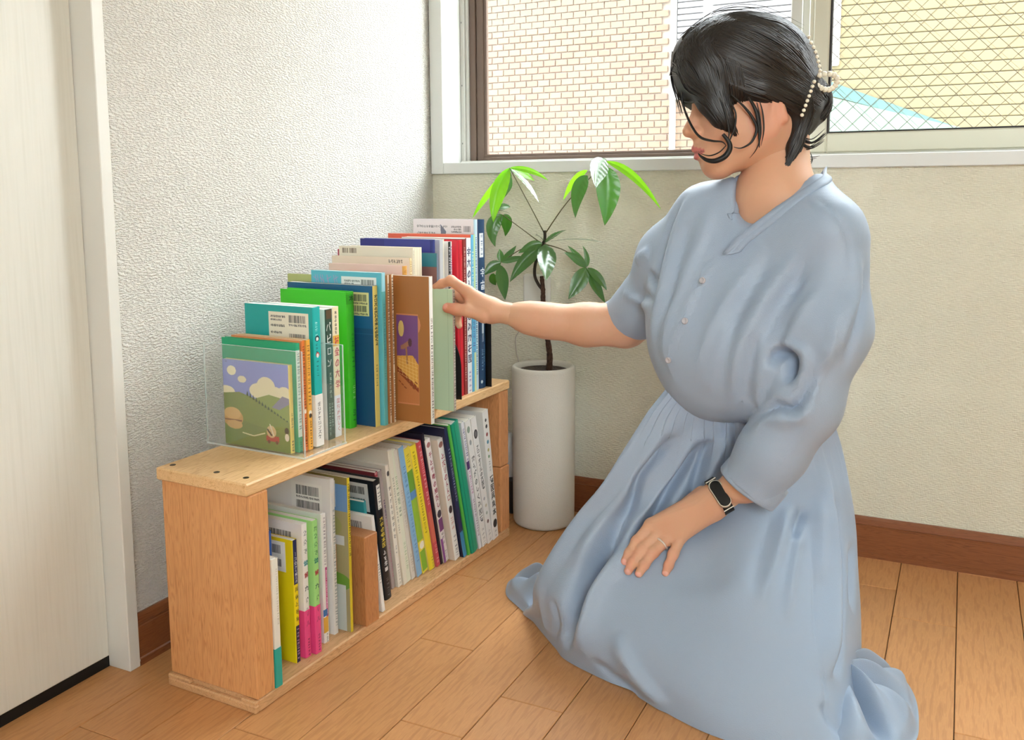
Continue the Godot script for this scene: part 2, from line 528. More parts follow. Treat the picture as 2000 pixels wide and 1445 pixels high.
# ---------------------------------------------------------------- the bookshelf
const SHELF_AT := Vector3(0.273, 0.0, 1.0145)
const SHELF_TURN := -0.0375

func build_shelf() -> void:
	var s := thing("bookshelf", "low bookshelf of raw pine boards with two rows of books", "bookshelf", SHELF_AT)
	s.rotation.y = SHELF_TURN
	var top := wood("pine_top", Color(0.83, 0.64, 0.43), Color(0.94, 0.78, 0.57), Vector3(7, 7, 0.6), 0.5, 41)
	var side := wood("pine_side", Color(0.78, 0.53, 0.32), Color(0.89, 0.655, 0.43), Vector3(9, 0.55, 9), 0.55, 42)
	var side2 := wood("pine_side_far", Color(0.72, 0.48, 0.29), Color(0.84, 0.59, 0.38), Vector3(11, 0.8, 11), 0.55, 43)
	var low := wood("pine_low", Color(0.74, 0.55, 0.37), Color(0.87, 0.69, 0.50), Vector3(9, 9, 0.9), 0.55, 44)
	put("top_board", boxm(Vector3(-0.179, 0.327, -0.802), Vector3(0.001, 0.346, 0.002), 0.0022), top, s)
	var st := begin()
	box(st, Vector3(-0.179, 0.0, -0.80), Vector3(0.0, 0.019, -0.008), 0.0022)
	box(st, Vector3(-0.179, 0.0, -0.0085), Vector3(0.0, 0.0125, 0.0), 0.002)
	box(st, Vector3(-0.179, 0.012, -0.0085), Vector3(-0.132, 0.019, 0.0), 0.002)
	box(st, Vector3(-0.03, 0.012, -0.0085), Vector3(0.0, 0.019, 0.0), 0.002)
	put("bottom_board", st.commit(), low, s)
	put("side_panel", boxm(Vector3(-0.1765, 0.0192, -0.0435), Vector3(0.0, 0.3268, -0.0055), 0.002), side, s)
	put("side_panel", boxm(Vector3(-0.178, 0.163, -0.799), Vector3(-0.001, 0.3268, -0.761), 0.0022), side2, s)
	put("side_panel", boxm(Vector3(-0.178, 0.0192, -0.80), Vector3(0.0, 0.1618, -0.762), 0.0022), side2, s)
	var brass := mat("screw_dark", Color(0.28, 0.22, 0.15), 0.45, 0.7)
	for p in [Vector3(-0.165, 0.3458, -0.019), Vector3(-0.0788, 0.3458, -0.0225), Vector3(-0.0215, 0.3458, -0.0225)]:
		st = begin()
		lathe(st, [Vector2(0.0046, 0.0), Vector2(0.0046, 0.0006), Vector2(0.0034, 0.0009), Vector2(0.0016, 0.0002), Vector2(0.0, 0.0002)], 14)
		var o := put("screw", st.commit(), brass, s)
		o.position = p

func on_shelf(v: Vector3) -> Vector3:
	return SHELF_AT + v.rotated(Vector3.UP, SHELF_TURN)

# ---------------------------------------------------------------- print on the books: one drawn sheet
const STROKES := {
	"バ": "3218 6288 7082 8091", "ビ": "212888 8325 7082 8091", "ロ": "2228 2282 8288 2888", "ン": "2244 185882", "大": "1393 513619 5389",
	"富": "5051 1312 1292 9293 3373 3575 3335 7375 2696 2699 9699 5659 2797 2999", "豪": "5051 1191 3373 3343 1595 1516 9596 5547 4718 4799 3637", "の": "5249281625436284867868",
	"教": "1353 3136 0555 3517 2747 3739 6163 5383 8359 6399", "え": "4151 2373 734718 56579989", "宇": "5051 1312 1292 9293 3474 1696 545948", "宙": "5051 1312 1292 9293 2529 2595 9599 2999 5359 2797",
	"2": "133161832888", "分": "4115 6195 2676 767968 463719", "で": "1282 824538 386879 7476 8486", "読": "1131 0343 1535 1747 1719 4749 1949 5292 7174 5494 5456 9496 6759 768999",
	"解": "3113 1353 1323 2329 5349 2555 2757 4349 6191 7165 9194 5797 5494 7479", "力": "1383 838978 513519", "ド": "3139 3567 6073 7082", "リ": "3136 71764859", "ル": "313619 61688896",
	"1": "4151 5159", "3": "123252738455 557688582817", "歳": "2161 4143 1393 2319 3555 3559 7398 8859 4649", "か": "1373 737968 4219 8295", "ら": "4153 2426 263565777858",
	"鍛": "3115 3153 1454 1656 3339 1959 6166 6191 9196 5797 9758 6899", "る": "2282 823618 365574876948", "具": "2181 2127 8187 2383 2585 1797 3619 7699", "体": "3115 2429 4494 6169 6438 6498 5777", "と": "3145 743617 172888",
	"抽": "1343 313828 1645 5359 5393 9399 5999 7179 5696", "象": "4125 2262 2323 2484 2326 8386 2686 5559 5618 6699", "千": "7122 1494 5259", "尋": "1181 8183 3272 1383 1555 1494 1797 7479 7968 2636", "神": "2132 1343 4318 2529 3546 5258 5292 9298 5898 5595 7179",
	"隠": "2129 2141 414343 5181 6373 5494 5696 5868 687989", "し": "3137587895", "な": "1353 4119 7293 6568 685758 687989", "り": "3135 71754859", "ト": "4149 4577", "お": "1363 3139 392738558577 7293", "ふ": "4152 525544 4557786848 2637 7697",
	"だ": "1353 4119 5575 4858 7082 8091", "オ": "1393 616958 6328", "ス": "2282 821918 5689", "本": "1393 5159 5318 5398 3777", "当": "5154 2234 8274 2585 8589 2787 2989", "自": "5142 2329 2383 8389 2989 2585 2787", "由": "2329 2383 8389 2989 5159 2686",
	"を": "1373 4226 264556 7538 385979", "金": "5115 5195 3474 2676 5459 3738 7768 1999", "学": "2132 4152 8162 1314 1393 9394 3575 755559 1797", "行": "3113 3315 2529 5292 4595 757968", "士": "1494 5159 2989", "は": "2129 4484 616958 587789", "に": "2129 4383 4787",
	"く": "7125 2589", "た": "1363 4119 5585 5888", "め": "22486 7119482594987", "ど": "314 743617 172888 7082 8091", "飛": "1171 717383 3515 5159 6395", "み": "2152 521828 2756 7298", "図": "1119 1191 9199 1999 3352 7337 3378", "鑑": "1151 3115 3659 5191 5595 5799 9797 6659 7669", "よ": "5158 5484 5838 3747 5889",
	"シ": "2233 1445 188872", "タ": "4125 3383 833819 3567", "ケ": "3115 2383 635938", "ア": "1383 834 6465 5449 4919", "マ": "1383 835 6556 4688", "イ": "7125 5459", "ク": "3125 3272 724819", "ー": "1595", "の2": "",
}
const UNIT := 1600.0
var sheet: Image
var pack_x := 4
var pack_y := 4
var pack_h := 0

func new_rect(w: int, h: int) -> Rect2i:
	if pack_x + w + 3 > 2048:
		pack_x = 4
		pack_y += pack_h + 3
		pack_h = 0
	var r := Rect2i(pack_x, pack_y, w, h)
	pack_x += w + 3
	pack_h = maxi(pack_h, h)
	return r

func pen(a: Vector2, b: Vector2, w: float, c: Color) -> void:
	var n := maxi(1, int(a.distance_to(b) / maxf(0.6, w * 0.4)))
	var s := maxi(1, int(round(w)))
	for i in n + 1:
		var p := a.lerp(b, float(i) / n)
		sheet.fill_rect(Rect2i(int(p.x - w * 0.5 + 0.5), int(p.y - w * 0.5 + 0.5), s, s), c)

func glyph(ch: String, at: Vector2, size: Vector2, w: float, c: Color) -> void:
	if ch == " ": return
	var code: String = STROKES.get(ch, "")
	if code == "":
		var r := RandomNumberGenerator.new()
		r.seed = ch.unicode_at(0)
		code = "%d1%d9 1%d9%d 1%d9%d" % [3 + r.randi() % 4, 3 + r.randi() % 4, 2 + r.randi() % 2, 2 + r.randi() % 2, 5 + r.randi() % 3, 5 + r.randi() % 3]
		if r.randi() % 2: code += " 2828 29%d9" % (5 + r.randi() % 4)
	for s in code.split(" "):
		var last := Vector2.INF
		for i in range(0, s.length() - 1, 2):
			var p := at + Vector2((s[i].to_int() + 0.5) * 0.1 * size.x, (s[i + 1].to_int() + 0.5) * 0.1 * size.y)
			if last != Vector2.INF: pen(last, p, w, c)
			last = p

# art on a rectangle: r = rectangle, v = vertical writing, h = horizontal writing, s = small print, b = barcode, o = disc, p = polygon
func art(rc: Rect2i, ops: Array) -> void:
	var o := Vector2(rc.position)
	var z := Vector2(rc.size)
	for q in ops:
		match q[0]:
			"r":
				var a := o + Vector2(q[1], q[2]) * z
				var b := o + Vector2(q[3], q[4]) * z
				sheet.fill_rect(Rect2i(Vector2i(a), Vector2i((b - a).ceil())), Color(q[5]))
			"v":
				var s: float = q[3] * z.x
				var y: float = q[2] * z.y
				var step: float = s * 1.02
				if q.size() > 6: step = q[6] * z.y / q[4].length()
				for ch in q[4]:
					glyph(ch, o + Vector2(q[1] * z.x - s * 0.5, y), Vector2(s, minf(step * 0.94, s * 1.25)), maxf(1.0, s * 0.115), Color(q[5]))
					y += step
			"h":
				var s: float = q[3] * z.y
				var x: float = q[1] * z.x
				for ch in q[4]:
					glyph(ch, o + Vector2(x, q[2] * z.y), Vector2(s, s), maxf(1.0, s * 0.11), Color(q[5]))
					x += s * 1.05
			"s":   # column of small print
				var y: float = q[2] * z.y
				var s: float = q[3] * z.x
				while y < q[4] * z.y:
					for k in 3:
						var yy := y + rng.randf() * s * 0.8
						pen(o + Vector2(q[1] * z.x - s * 0.4, yy), o + Vector2(q[1] * z.x + s * 0.4, yy + rng.randf_range(-0.2, 0.2) * s), 1.0, Color(q[5]))
					y += s * 1.15
			"l":   # line of small print
				var x: float = q[1] * z.x
				while x < q[3] * z.x:
					var s: float = q[4] * z.y
					for k in 2:
						var xx := x + rng.randf() * s * 0.6
						pen(o + Vector2(xx, q[2] * z.y), o + Vector2(xx + s * 0.2, q[2] * z.y + s), 1.0, Color(q[5]))
					pen(o + Vector2(x, q[2] * z.y + s * rng.randf()), o + Vector2(x + s * 0.6, q[2] * z.y + s * rng.randf()), 1.0, Color(q[5]))
					x += s * 0.95
			"b":
				var x: float = o.x + q[1] * z.x
				var e: float = o.x + q[3] * z.x
				while x < e:
					var w := 1 + rng.randi() % 2
					sheet.fill_rect(Rect2i(int(x), int(o.y + q[2] * z.y), w, int((q[4] - q[2]) * z.y)), Color(q[5]))
					x += w + 1 + rng.randi() % 2
			"o":
				var c := o + Vector2(q[1], q[2]) * z
				var rr := Vector2(q[3] * z.x, q[4] * z.y)
				for y in range(int(-rr.y), int(rr.y) + 1):
					var hw := rr.x * sqrt(maxf(0.0, 1.0 - (y / rr.y) * (y / rr.y)))
					var x0 := maxf(c.x - hw, o.x)
					var x1 := minf(c.x + hw, o.x + z.x)
					if c.y + y >= o.y and c.y + y < o.y + z.y and x1 > x0: sheet.fill_rect(Rect2i(int(x0), int(c.y + y), int(x1 - x0) + 1, 1), Color(q[5]))
			"p":
				var poly := PackedVector2Array()
				for k in range(0, q[1].size(), 2): poly.append(Vector2(q[1][k], q[1][k + 1]) * z)
				for y in int(z.y):
					var xs := []
					for k in poly.size():
						var a := poly[k]
						var b := poly[(k + 1) % poly.size()]
						if (a.y <= y + 0.5) != (b.y <= y + 0.5): xs.append(a.x + (y + 0.5 - a.y) / (b.y - a.y) * (b.x - a.x))
					xs.sort()
					for k in range(0, xs.size() - 1, 2): sheet.fill_rect(Rect2i(int(o.x + xs[k]), int(o.y) + y, maxi(1, int(xs[k + 1] - xs[k]) + 1), 1), Color(q[2]))
			"g":   # a line
				pen(o + Vector2(q[1], q[2]) * z, o + Vector2(q[3], q[4]) * z, q[5], Color(q[6]))

func uv_of(r: Rect2i) -> Rect2:
	return Rect2((r.position.x + 0.5) / 2048.0, (r.position.y + 0.5) / 2048.0, (r.size.x - 1) / 2048.0, (r.size.y - 1) / 2048.0)

# folded cover: spine at x = 0 facing +x, fore edge at x = -d
func cover_mesh(t: float, y0: float, y1: float, d: float, b: float, bulge: float, spine: Rect2, front: Rect2, flat: Rect2) -> ArrayMesh:
	var st := begin()
	var outer := [Vector2(-d, t / 2)]
	var r := minf(0.0012, t * 0.3)
	var us := [Vector2(0, 0)]
	outer.append(Vector2(-r - bulge, t / 2))
	for k in 9:
		var s := 1.0 - k / 4.0
		var e := absf(s)
		outer.append(Vector2(-bulge * s * s - (r * 0.35 if e > 0.9 else 0.0), s * (t / 2 - (r * 0.35 if e > 0.9 else 0.0))))
	outer.append(Vector2(-r - bulge, -t / 2))
	outer.append(Vector2(-d, -t / 2))
	var inner := []
	for p in outer: inner.append(Vector2(minf(p.x, -b - bulge) if p.x > -d + 1e-5 else -d, clampf(p.y, -t / 2 + b, t / 2 - b)))
	var n := outer.size()
	for i in n - 1:
		var a: Vector2 = outer[i]
		var c: Vector2 = outer[i + 1]
		var uv: Rect2
		if i == 0: uv = front
		elif i == n - 2: uv = flat
		else:
			var u0 := 0.5 - a.y / t
			var u1 := 0.5 - c.y / t
			uv = Rect2(spine.position.x + spine.size.x * u0, spine.position.y, spine.size.x * (u1 - u0), spine.size.y)
		quad(st, Vector3(a.x, y0, a.y), Vector3(c.x, y0, c.y), Vector3(c.x, y1, c.y), Vector3(a.x, y1, a.y), uv)
		var e: Vector2 = inner[i]
		var g: Vector2 = inner[i + 1]
		quad(st, Vector3(g.x, y0, g.y), Vector3(e.x, y0, e.y), Vector3(e.x, y1, e.y), Vector3(g.x, y1, g.y), flat)
		quad(st, Vector3(a.x, y1, a.y), Vector3(c.x, y1, c.y), Vector3(g.x, y1, g.y), Vector3(e.x, y1, e.y), flat)
		quad(st, Vector3(e.x, y0, e.y), Vector3(g.x, y0, g.y), Vector3(c.x, y0, c.y), Vector3(a.x, y0, a.y), flat)
	for s in [1.0, -1.0]:
		var q := [Vector3(-d, y0, s * (t / 2 - b)), Vector3(-d, y0, s * t / 2), Vector3(-d, y1, s * t / 2), Vector3(-d, y1, s * (t / 2 - b))]
		if s > 0: quad(st, q[0], q[1], q[2], q[3], flat)
		else: quad(st, q[3], q[2], q[1], q[0], flat)
	return st.commit()

# lx, z: spine plane and near cover in the shelf's own frame; dz: how far the top leans towards the viewer
func book(b: Dictionary) -> Node3D:
	var h: float = b.h
	var t: float = b.t
	var d: float = b.d
	var hard: bool = b.get("hard", false)
	var board := 0.0022 if hard else 0.0005
	board = minf(board, t * 0.22)
	var over := 0.0028 if hard else 0.0004
	var o := thing(b.get("name", "picture_book"), b.label, "book", Vector3.ZERO, b.get("group", ""))
	o.position = on_shelf(Vector3(b.x, b.y, b.z))
	var lean := asin(clampf(b.get("dz", 0.0) / h, -0.4, 0.4))
	o.basis = Basis(Vector3.UP, SHELF_TURN + b.get("turn", 0.0)) * Basis(Vector3.RIGHT, lean)
	var sc := Color(b.spine)
	var cc := Color(b.get("cover", b.spine))
	var flat := new_rect(6, 6)
	sheet.fill_rect(flat, cc)
	var rs := new_rect(maxi(6, int(t * UNIT)), int(h * UNIT))
	sheet.fill_rect(rs, sc)
	art(rs, b.get("art", []))
	var rc := flat
	if b.has("face"):
		rc = new_rect(int(d * UNIT), int(h * UNIT))
		sheet.fill_rect(rc, cc)
		if b.has("from"): art(Rect2i(rc.position.x + int(rc.size.x * b.from), rc.position.y, int(rc.size.x * b.upto), rc.size.y), b.face)
		else: art(rc, b.face)
	var ins := (1.0 if lean >= 0 else -1.0) * -t / 2
	var c := put("cover", cover_mesh(t, 0, h, d, board, 0.0022 if hard and t > 0.012 else 0.0, uv_of(rs), uv_of(rc), uv_of(flat)), mats["book_print_gloss" if b.get("gloss", true) else "book_print"], o)
	c.position = Vector3(0, 0, ins)
	var pg := put("pages", boxm(Vector3(-d + over * 1.2, over, -t / 2 + board + 0.0001), Vector3(-board - 0.0026, h - over, t / 2 - board - 0.0001), minf(0.0006, t * 0.1)), mats["paper_cream" if b.get("old", false) else "paper"], o)
	pg.position = c.position
	if b.has("band"):   # paper band round the foot of the jacket
		var bh: float = b.band[0]
		var br := new_rect(rs.size.x, int(bh * UNIT))
		sheet.fill_rect(br, Color(b.band[1]))
		art(br, b.band[2])
		var bf := new_rect(6, 6)
		sheet.fill_rect(bf, Color(b.band[1]))
		var bd := put("paper_band", cover_mesh(t + 0.0012, 0.0004, bh, d, 0.0004, 0.0, uv_of(br), uv_of(bf), uv_of(bf)), mats["book_print_gloss"], o)
		bd.position = c.position + Vector3(0.0006, 0, 0)
		bd.set_meta("label", b.band[3])
	return o

func build_books() -> void:
	sheet = Image.create(2048, 2048, false, Image.FORMAT_RGB8)
	sheet.fill(Color(0.8, 0.8, 0.8))
	mat("book_print", Color.WHITE, 0.6)
	mat("book_print_gloss", Color.WHITE, 0.36)
	mat("paper", Color(0.91, 0.90, 0.86), 0.8)
	mat("paper_cream", Color(0.86, 0.81, 0.70), 0.8)
	var g1 := "picture books standing on top of the bookshelf"
	var g2 := "books standing in the lower row of the bookshelf"
	var Y := 0.3461
	var A := 0.3495
	# hills, clouds, a cake shaped house and a red cart, as on the nearest cover
	var hills := [["r", 0, 0, 1, 0.75, "8d97d6"], ["o", 0.14, 0.13, 0.07, 0.055, "efe9c6"], ["o", 0.3, 0.22, 0.065, 0.04, "efe9c6"],
		["o", 0.05, 0.38, 0.13, 0.07, "eee6c4"], ["o", 0.66, 0.28, 0.14, 0.12, "ece4c0"], ["o", 0.56, 0.33, 0.15, 0.09, "ece4c0"], ["o", 0.78, 0.34, 0.15, 0.08, "ece4c0"], ["o", 0.93, 0.33, 0.1, 0.08, "ece4c0"],
		["p", [0.5, 0.42, 0.7, 0.36, 1.0, 0.4, 1.0, 1.0, 0.5, 1.0], "8ea04e"], ["p", [0.74, 0.5, 0.9, 0.36, 1.0, 0.38, 1.0, 0.44, 0.85, 0.52], "8c8aa6"],
		["p", [0, 0.4, 0.25, 0.37, 0.5, 0.43, 0.78, 0.54, 1.0, 0.66, 1.0, 1.0, 0.0, 1.0], "7d8e3e"], ["p", [0, 0.62, 0.4, 0.72, 1.0, 0.8, 1, 1, 0, 1], "73863a"],
		["o", 0.13, 0.68, 0.16, 0.11, "cfa05a"], ["o", 0.13, 0.63, 0.13, 0.07, "e0b873"], ["r", 0.0, 0.70, 0.27, 0.715, "8d5a2c"], ["o", 0.16, 0.76, 0.12, 0.05, "d8b070"],
		["g", 0.28, 0.84, 0.45, 0.86, 3, "e5dcb4"], ["g", 0.45, 0.86, 0.62, 0.81, 3, "e5dcb4"],
		["r", 0.64, 0.83, 0.83, 0.89, "b3372f"], ["o", 0.68, 0.9, 0.02, 0.02, "6b2a22"], ["o", 0.8, 0.9, 0.02, 0.02, "6b2a22"], ["o", 0.72, 0.78, 0.07, 0.07, "d8b98a"], ["g", 0.7, 0.7, 0.75, 0.82, 3, "e9e2d2"], ["g", 0.66, 0.76, 0.72, 0.82, 4, "3f2c22"],
		["o", 0.95, 0.75, 0.03, 0.04, "3a2a22"], ["o", 0.95, 0.82, 0.03, 0.045, "e9dccb"], ["s", 0.06, 0.02, 0.03, 0.05, "5d629a"]]
	for k in 14: hills.append(["p", [0.36 + k * 0.045, 0.40 + k * 0.0185, 0.375 + k * 0.045, 0.345 + k * 0.0215, 0.39 + k * 0.045, 0.405 + k * 0.0185], "2f4a30"])
	var isbn := [["r", 0.36, 0.05, 0.94, 0.29, "ebe5d2"], ["b", 0.66, 0.07, 0.9, 0.125, "3c3c3c"], ["l", 0.66, 0.13, 0.9, 0.014, "555555"], ["b", 0.66, 0.2, 0.9, 0.255, "3c3c3c"], ["l", 0.66, 0.262, 0.9, 0.014, "555555"], ["l", 0.39, 0.075, 0.6, 0.012, "555555"], ["l", 0.39, 0.1, 0.55, 0.012, "555555"], ["l", 0.39, 0.14, 0.6, 0.014, "444444"], ["l", 0.39, 0.19, 0.55, 0.014, "333333"]]
	var codes := [["r", 0.52, 0.05, 0.9, 0.26, "f0eee8"], ["b", 0.58, 0.07, 0.86, 0.13, "2c2c2c"], ["l", 0.58, 0.137, 0.86, 0.012, "444444"], ["b", 0.58, 0.165, 0.86, 0.225, "2c2c2c"], ["l", 0.58, 0.232, 0.86, 0.012, "444444"], ["l", 0.18, 0.03, 0.46, 0.011, "777777"], ["l", 0.18, 0.055, 0.42, 0.011, "777777"]]
	var scope := [["r", 0, 0.26, 0.55, 0.88, "d08a62"], ["o", 0.45, 0.33, 0.16, 0.07, "d08a62"], ["r", 0.0, 0.27, 0.54, 0.62, "7a4f86"], ["r", 0, 0.62, 0.54, 0.87, "c07a48"], ["o", 0.12, 0.36, 0.07, 0.055, "d9bd72"],
		["p", [0.0, 0.55, 0.4, 0.54, 0.54, 0.6, 0.54, 0.76, 0.0, 0.62], "dba24c"], ["p", [0.0, 0.62, 0.54, 0.76, 0.54, 0.79, 0.0, 0.66], "8a3f22"], ["g", 0.14, 0.49, 0.32, 0.455, 11, "a9765c"], ["o", 0.34, 0.452, 0.045, 0.028, "5d3b44"], ["g", 0.24, 0.49, 0.26, 0.6, 5, "a9764c"]]
	for k in 6: scope.append(["g", 0.02, 0.565 + k * 0.02, 0.53, 0.6 + k * 0.026, 1, "f0cf86"])
	for k in 6: scope.append(["g", 0.07 + k * 0.08, 0.56, 0.05 + k * 0.09, 0.66 + k * 0.02, 1, "f0cf86"])
	for k in 7: scope.append(["g", 0.04 + k * 0.07, 0.72 + 0.02 * (k % 3), 0.08 + k * 0.07, 0.73 + 0.02 * (k % 3), 3, "8d4b2a"])
	var up := [
		{"x": -0.036, "z": -0.1388, "y": A, "h": 0.139, "t": 0.0088, "d": 0.137, "spine": "e8cf6a", "cover": "d9c468", "face": hills, "art": [["s", 0.5, 0.55, 0.5, 0.72, "8a7c3a"], ["s", 0.5, 0.85, 0.5, 0.98, "5a5230"]], "label": "small square picture book with green hills and a red cart on its cover"},
		{"x": -0.029, "z": -0.1496, "y": A, "h": 0.1715, "t": 0.009, "d": 0.154, "spine": "cfe3da", "cover": "14a173", "hard": true, "art": [["s", 0.5, 0.1, 0.55, 0.8, "5f7f78"], ["r", 0, 0.86, 1, 1, "1f9a70"], ["r", 0, 0, 1, 0.06, "22a87c"], ["s", 0.5, 0.86, 0.5, 0.98, "0b4030"]], "label": "emerald green hardcover with pale lettered spine behind the clear stand plate"},
		{"x": -0.0265, "z": -0.1606, "y": A, "h": 0.1745, "t": 0.0068, "d": 0.146, "spine": "e07a35", "cover": "e8935c", "art": [["s", 0.5, 0.05, 0.6, 0.6, "7c3514"], ["o", 0.5, 0.64, 0.35, 0.02, "f3e8d6"], ["s", 0.5, 0.7, 0.5, 0.95, "6b3012"]], "label": "thin orange picture book pressed against the emerald hardcover"},
		{"x": -0.025, "z": -0.1692, "y": A, "h": 0.1747, "t": 0.0095, "d": 0.146, "spine": "eaac45", "cover": "e9b45c", "art": [["s", 0.45, 0.05, 0.6, 0.6, "7a4e18"], ["o", 0.5, 0.66, 0.35, 0.02, "f6efe0"], ["o", 0.5, 0.69, 0.3, 0.02, "3a2a20"], ["s", 0.5, 0.74, 0.4, 0.97, "5d3d14"]], "label": "amber yellow picture book next to the teal book with barcodes"},
		{"x": -0.0245, "z": -0.1865, "y": A, "h": 0.2235, "t": 0.018, "d": 0.141, "spine": "19b3b0", "cover": "12a39f", "face": isbn, "art": [["s", 0.42, 0.1, 0.3, 0.2, "c9efe8"], ["o", 0.5, 0.225, 0.28, 0.021, "16343a"], ["o", 0.52, 0.228, 0.16, 0.014, "f3f3ee"], ["s", 0.42, 0.26, 0.25, 0.31, "0d6a6c"], ["o", 0.5, 0.34, 0.22, 0.018, "c8362e"], ["o", 0.5, 0.345, 0.14, 0.016, "f3f3ee"], ["s", 0.45, 0.38, 0.32, 0.48, "0b6a6e"]], "band": [0.084, "f1f0ea", [["v", 0.45, 0.14, 0.42, "ヨシタケシンスケ", "35353a"]], "white paper band"], "label": "thick teal book with a cream barcode panel and two tiny penguins on its spine"},
		{"x": -0.041, "z": -0.2376, "y": Y, "h": 0.2165, "t": 0.018, "d": 0.145, "spine": "2e4a3c", "cover": "eeeae0", "art": [["r", 0.15, 0.01, 0.85, 0.075, "5c4a34"], ["v", 0.42, 0.1, 0.72, "バビロン", "f2f2ee", 0.36], ["v", 0.5, 0.48, 0.34, "大富豪の教え", "b9c7ba", 0.2], ["s", 0.3, 0.72, 0.25, 0.97, "aebfb2"], ["s", 0.66, 0.72, 0.25, 0.9, "aebfb2"]], "label": "dark green book with big white katakana down its spine"},
		{"x": -0.042, "z": -0.2585, "y": Y, "h": 0.218, "t": 0.016, "d": 0.145, "spine": "efe3bd", "cover": "f1efe8", "art": [["v", 0.45, 0.03, 0.42, "本当の自由を", "4a4438", 0.18], ["r", 0, 0.22, 1, 0.3, "e3b24d"], ["v", 0.5, 0.22, 0.78, "お金の大学", "b5263c", 0.42], ["r", 0, 0.68, 1, 1, "e7eef2"], ["v", 0.5, 0.7, 0.5, "図行めかしく", "b64a55", 0.26]], "label": "cream book with large crimson lettering beside the dark green book"},
		{"x": -0.053, "z": -0.3137, "y": Y, "h": 0.2362, "t": 0.0205, "d": 0.147, "hard": true, "spine": "37b21e", "cover": "3fc31f", "art": [["r", 0.0, 0.02, 0.9, 0.09, "2e9a1c"], ["v", 0.5, 0.02, 0.6, "本", "123c12"], ["s", 0.6, 0.3, 0.4, 0.62, "1e7416"], ["s", 0.6, 0.68, 0.4, 0.76, "c8ecb4"], ["s", 0.55, 0.86, 0.4, 0.97, "0d3a10"]], "label": "thick bright lime green hardcover on the middle of the bookshelf top"},
		{"x": -0.0215, "z": -0.3436, "y": Y, "h": 0.2452, "t": 0.0135, "d": 0.1875, "spine": "dcc468", "cover": "1c4c77", "face": [["r", 0, 0, 1, 0.3, "1a5a8a"], ["r", 0.72, 0.05, 0.955, 0.215, "d9d79a"], ["b", 0.75, 0.065, 0.93, 0.115, "2f3a3a"], ["l", 0.75, 0.12, 0.93, 0.012, "3f4a4a"], ["b", 0.75, 0.145, 0.93, 0.19, "2f3a3a"], ["l", 0.75, 0.195, 0.93, 0.012, "3f4a4a"], ["g", 0.0, 0.34, 1.0, 0.34, 1, "3a6f98"]], "art": [["v", 0.52, 0.06, 0.72, "オロスと大みる本とのまくよ", "4b4526", 0.36], ["s", 0.5, 0.55, 0.4, 0.7, "7c7038"]], "label": "deep blue book with yellow spine and a pale yellow barcode panel"},
		{"x": -0.013, "z": -0.3583, "y": Y, "h": 0.2667, "t": 0.0105, "d": 0.153, "spine": "5fb0b2", "cover": "5cb9cf", "face": [["l", 0.03, 0.03, 0.38, 0.06, "d886c6"], ["r", 0.44, 0.035, 0.93, 0.16, "eef4f4"], ["b", 0.72, 0.05, 0.9, 0.1, "3a4a4a"], ["l", 0.48, 0.055, 0.68, 0.012, "667777"], ["l", 0.48, 0.075, 0.6, 0.012, "667777"]], "art": [["r", 0, 0, 1, 0.12, "9ad3df"], ["s", 0.5, 0.2, 0.4, 0.7, "3f8e8e"]], "label": "sky blue book with pink letters and a white barcode panel on its cover"},
		{"x": -0.03, "z": -0.3694, "y": Y, "h": 0.257, "t": 0.0035, "d": 0.2, "spine": "a8b070", "cover": "b9c07c", "label": "thin olive green picture book reaching back towards the wall"},
		{"x": -0.0145, "z": -0.3738, "y": Y, "h": 0.2615, "t": 0.0085, "d": 0.15, "spine": "e0d3bb", "cover": "a5713e", "old": true, "art": [["r", 0, 0, 0.35, 1, "a8713d"], ["s", 0.65, 0.06, 0.5, 0.95, "5e4630"]], "label": "thin brown book with cream lettered spine next to the sky blue book"},
		{"x": -0.0125, "z": -0.3832, "y": Y, "h": 0.262, "t": 0.009, "d": 0.15, "spine": "e3d8c4", "cover": "a26c3a", "old": true, "art": [["r", 0, 0, 0.32, 1, "a36a36"], ["s", 0.68, 0.02, 0.5, 0.6, "4e3a2a"], ["s", 0.68, 0.66, 0.4, 0.97, "6e5238"]], "label": "thin brown book with cream lettered spine touching the telescope picture book"},
		{"x": 0.0545, "z": -0.403, "y": Y, "h": 0.259, "t": 0.0105, "d": 0.19, "spine": "f2efe6", "cover": "a96f3c", "face": [], "art": [["s", 0.5, 0.28, 0.5, 0.95, "4a3c30"]], "label": "large brown picture book pulled out, showing a telescope under a purple sky"},
		{"x": -0.017, "z": -0.4318, "y": Y, "h": 0.2725, "t": 0.0135, "d": 0.167, "hard": true, "old": true, "spine": "d8a24f", "cover": "efd3c8", "art": [["s", 0.5, 0.02, 0.6, 0.98, "b86f1c"]], "label": "pale pink hardcover with patterned ochre spine near the telescope book"},
		{"x": -0.02, "z": -0.4566, "y": Y, "h": 0.2848, "t": 0.0067, "d": 0.1755, "old": true, "spine": "ead7a8", "cover": "f3e2cd", "face": [["l", 0.74, 0.015, 0.9, 0.02, "4c4238"]], "art": [["s", 0.5, 0.02, 0.6, 0.98, "b9955a"]], "label": "peach coloured book with speckled cream spine behind the pale pink hardcover"},
		{"x": -0.028, "z": -0.4971, "y": Y, "h": 0.294, "t": 0.0009, "d": 0.185, "spine": "b23a4e", "cover": "b8455c", "label": "very thin dark pink booklet, only its corner showing between cream books"},
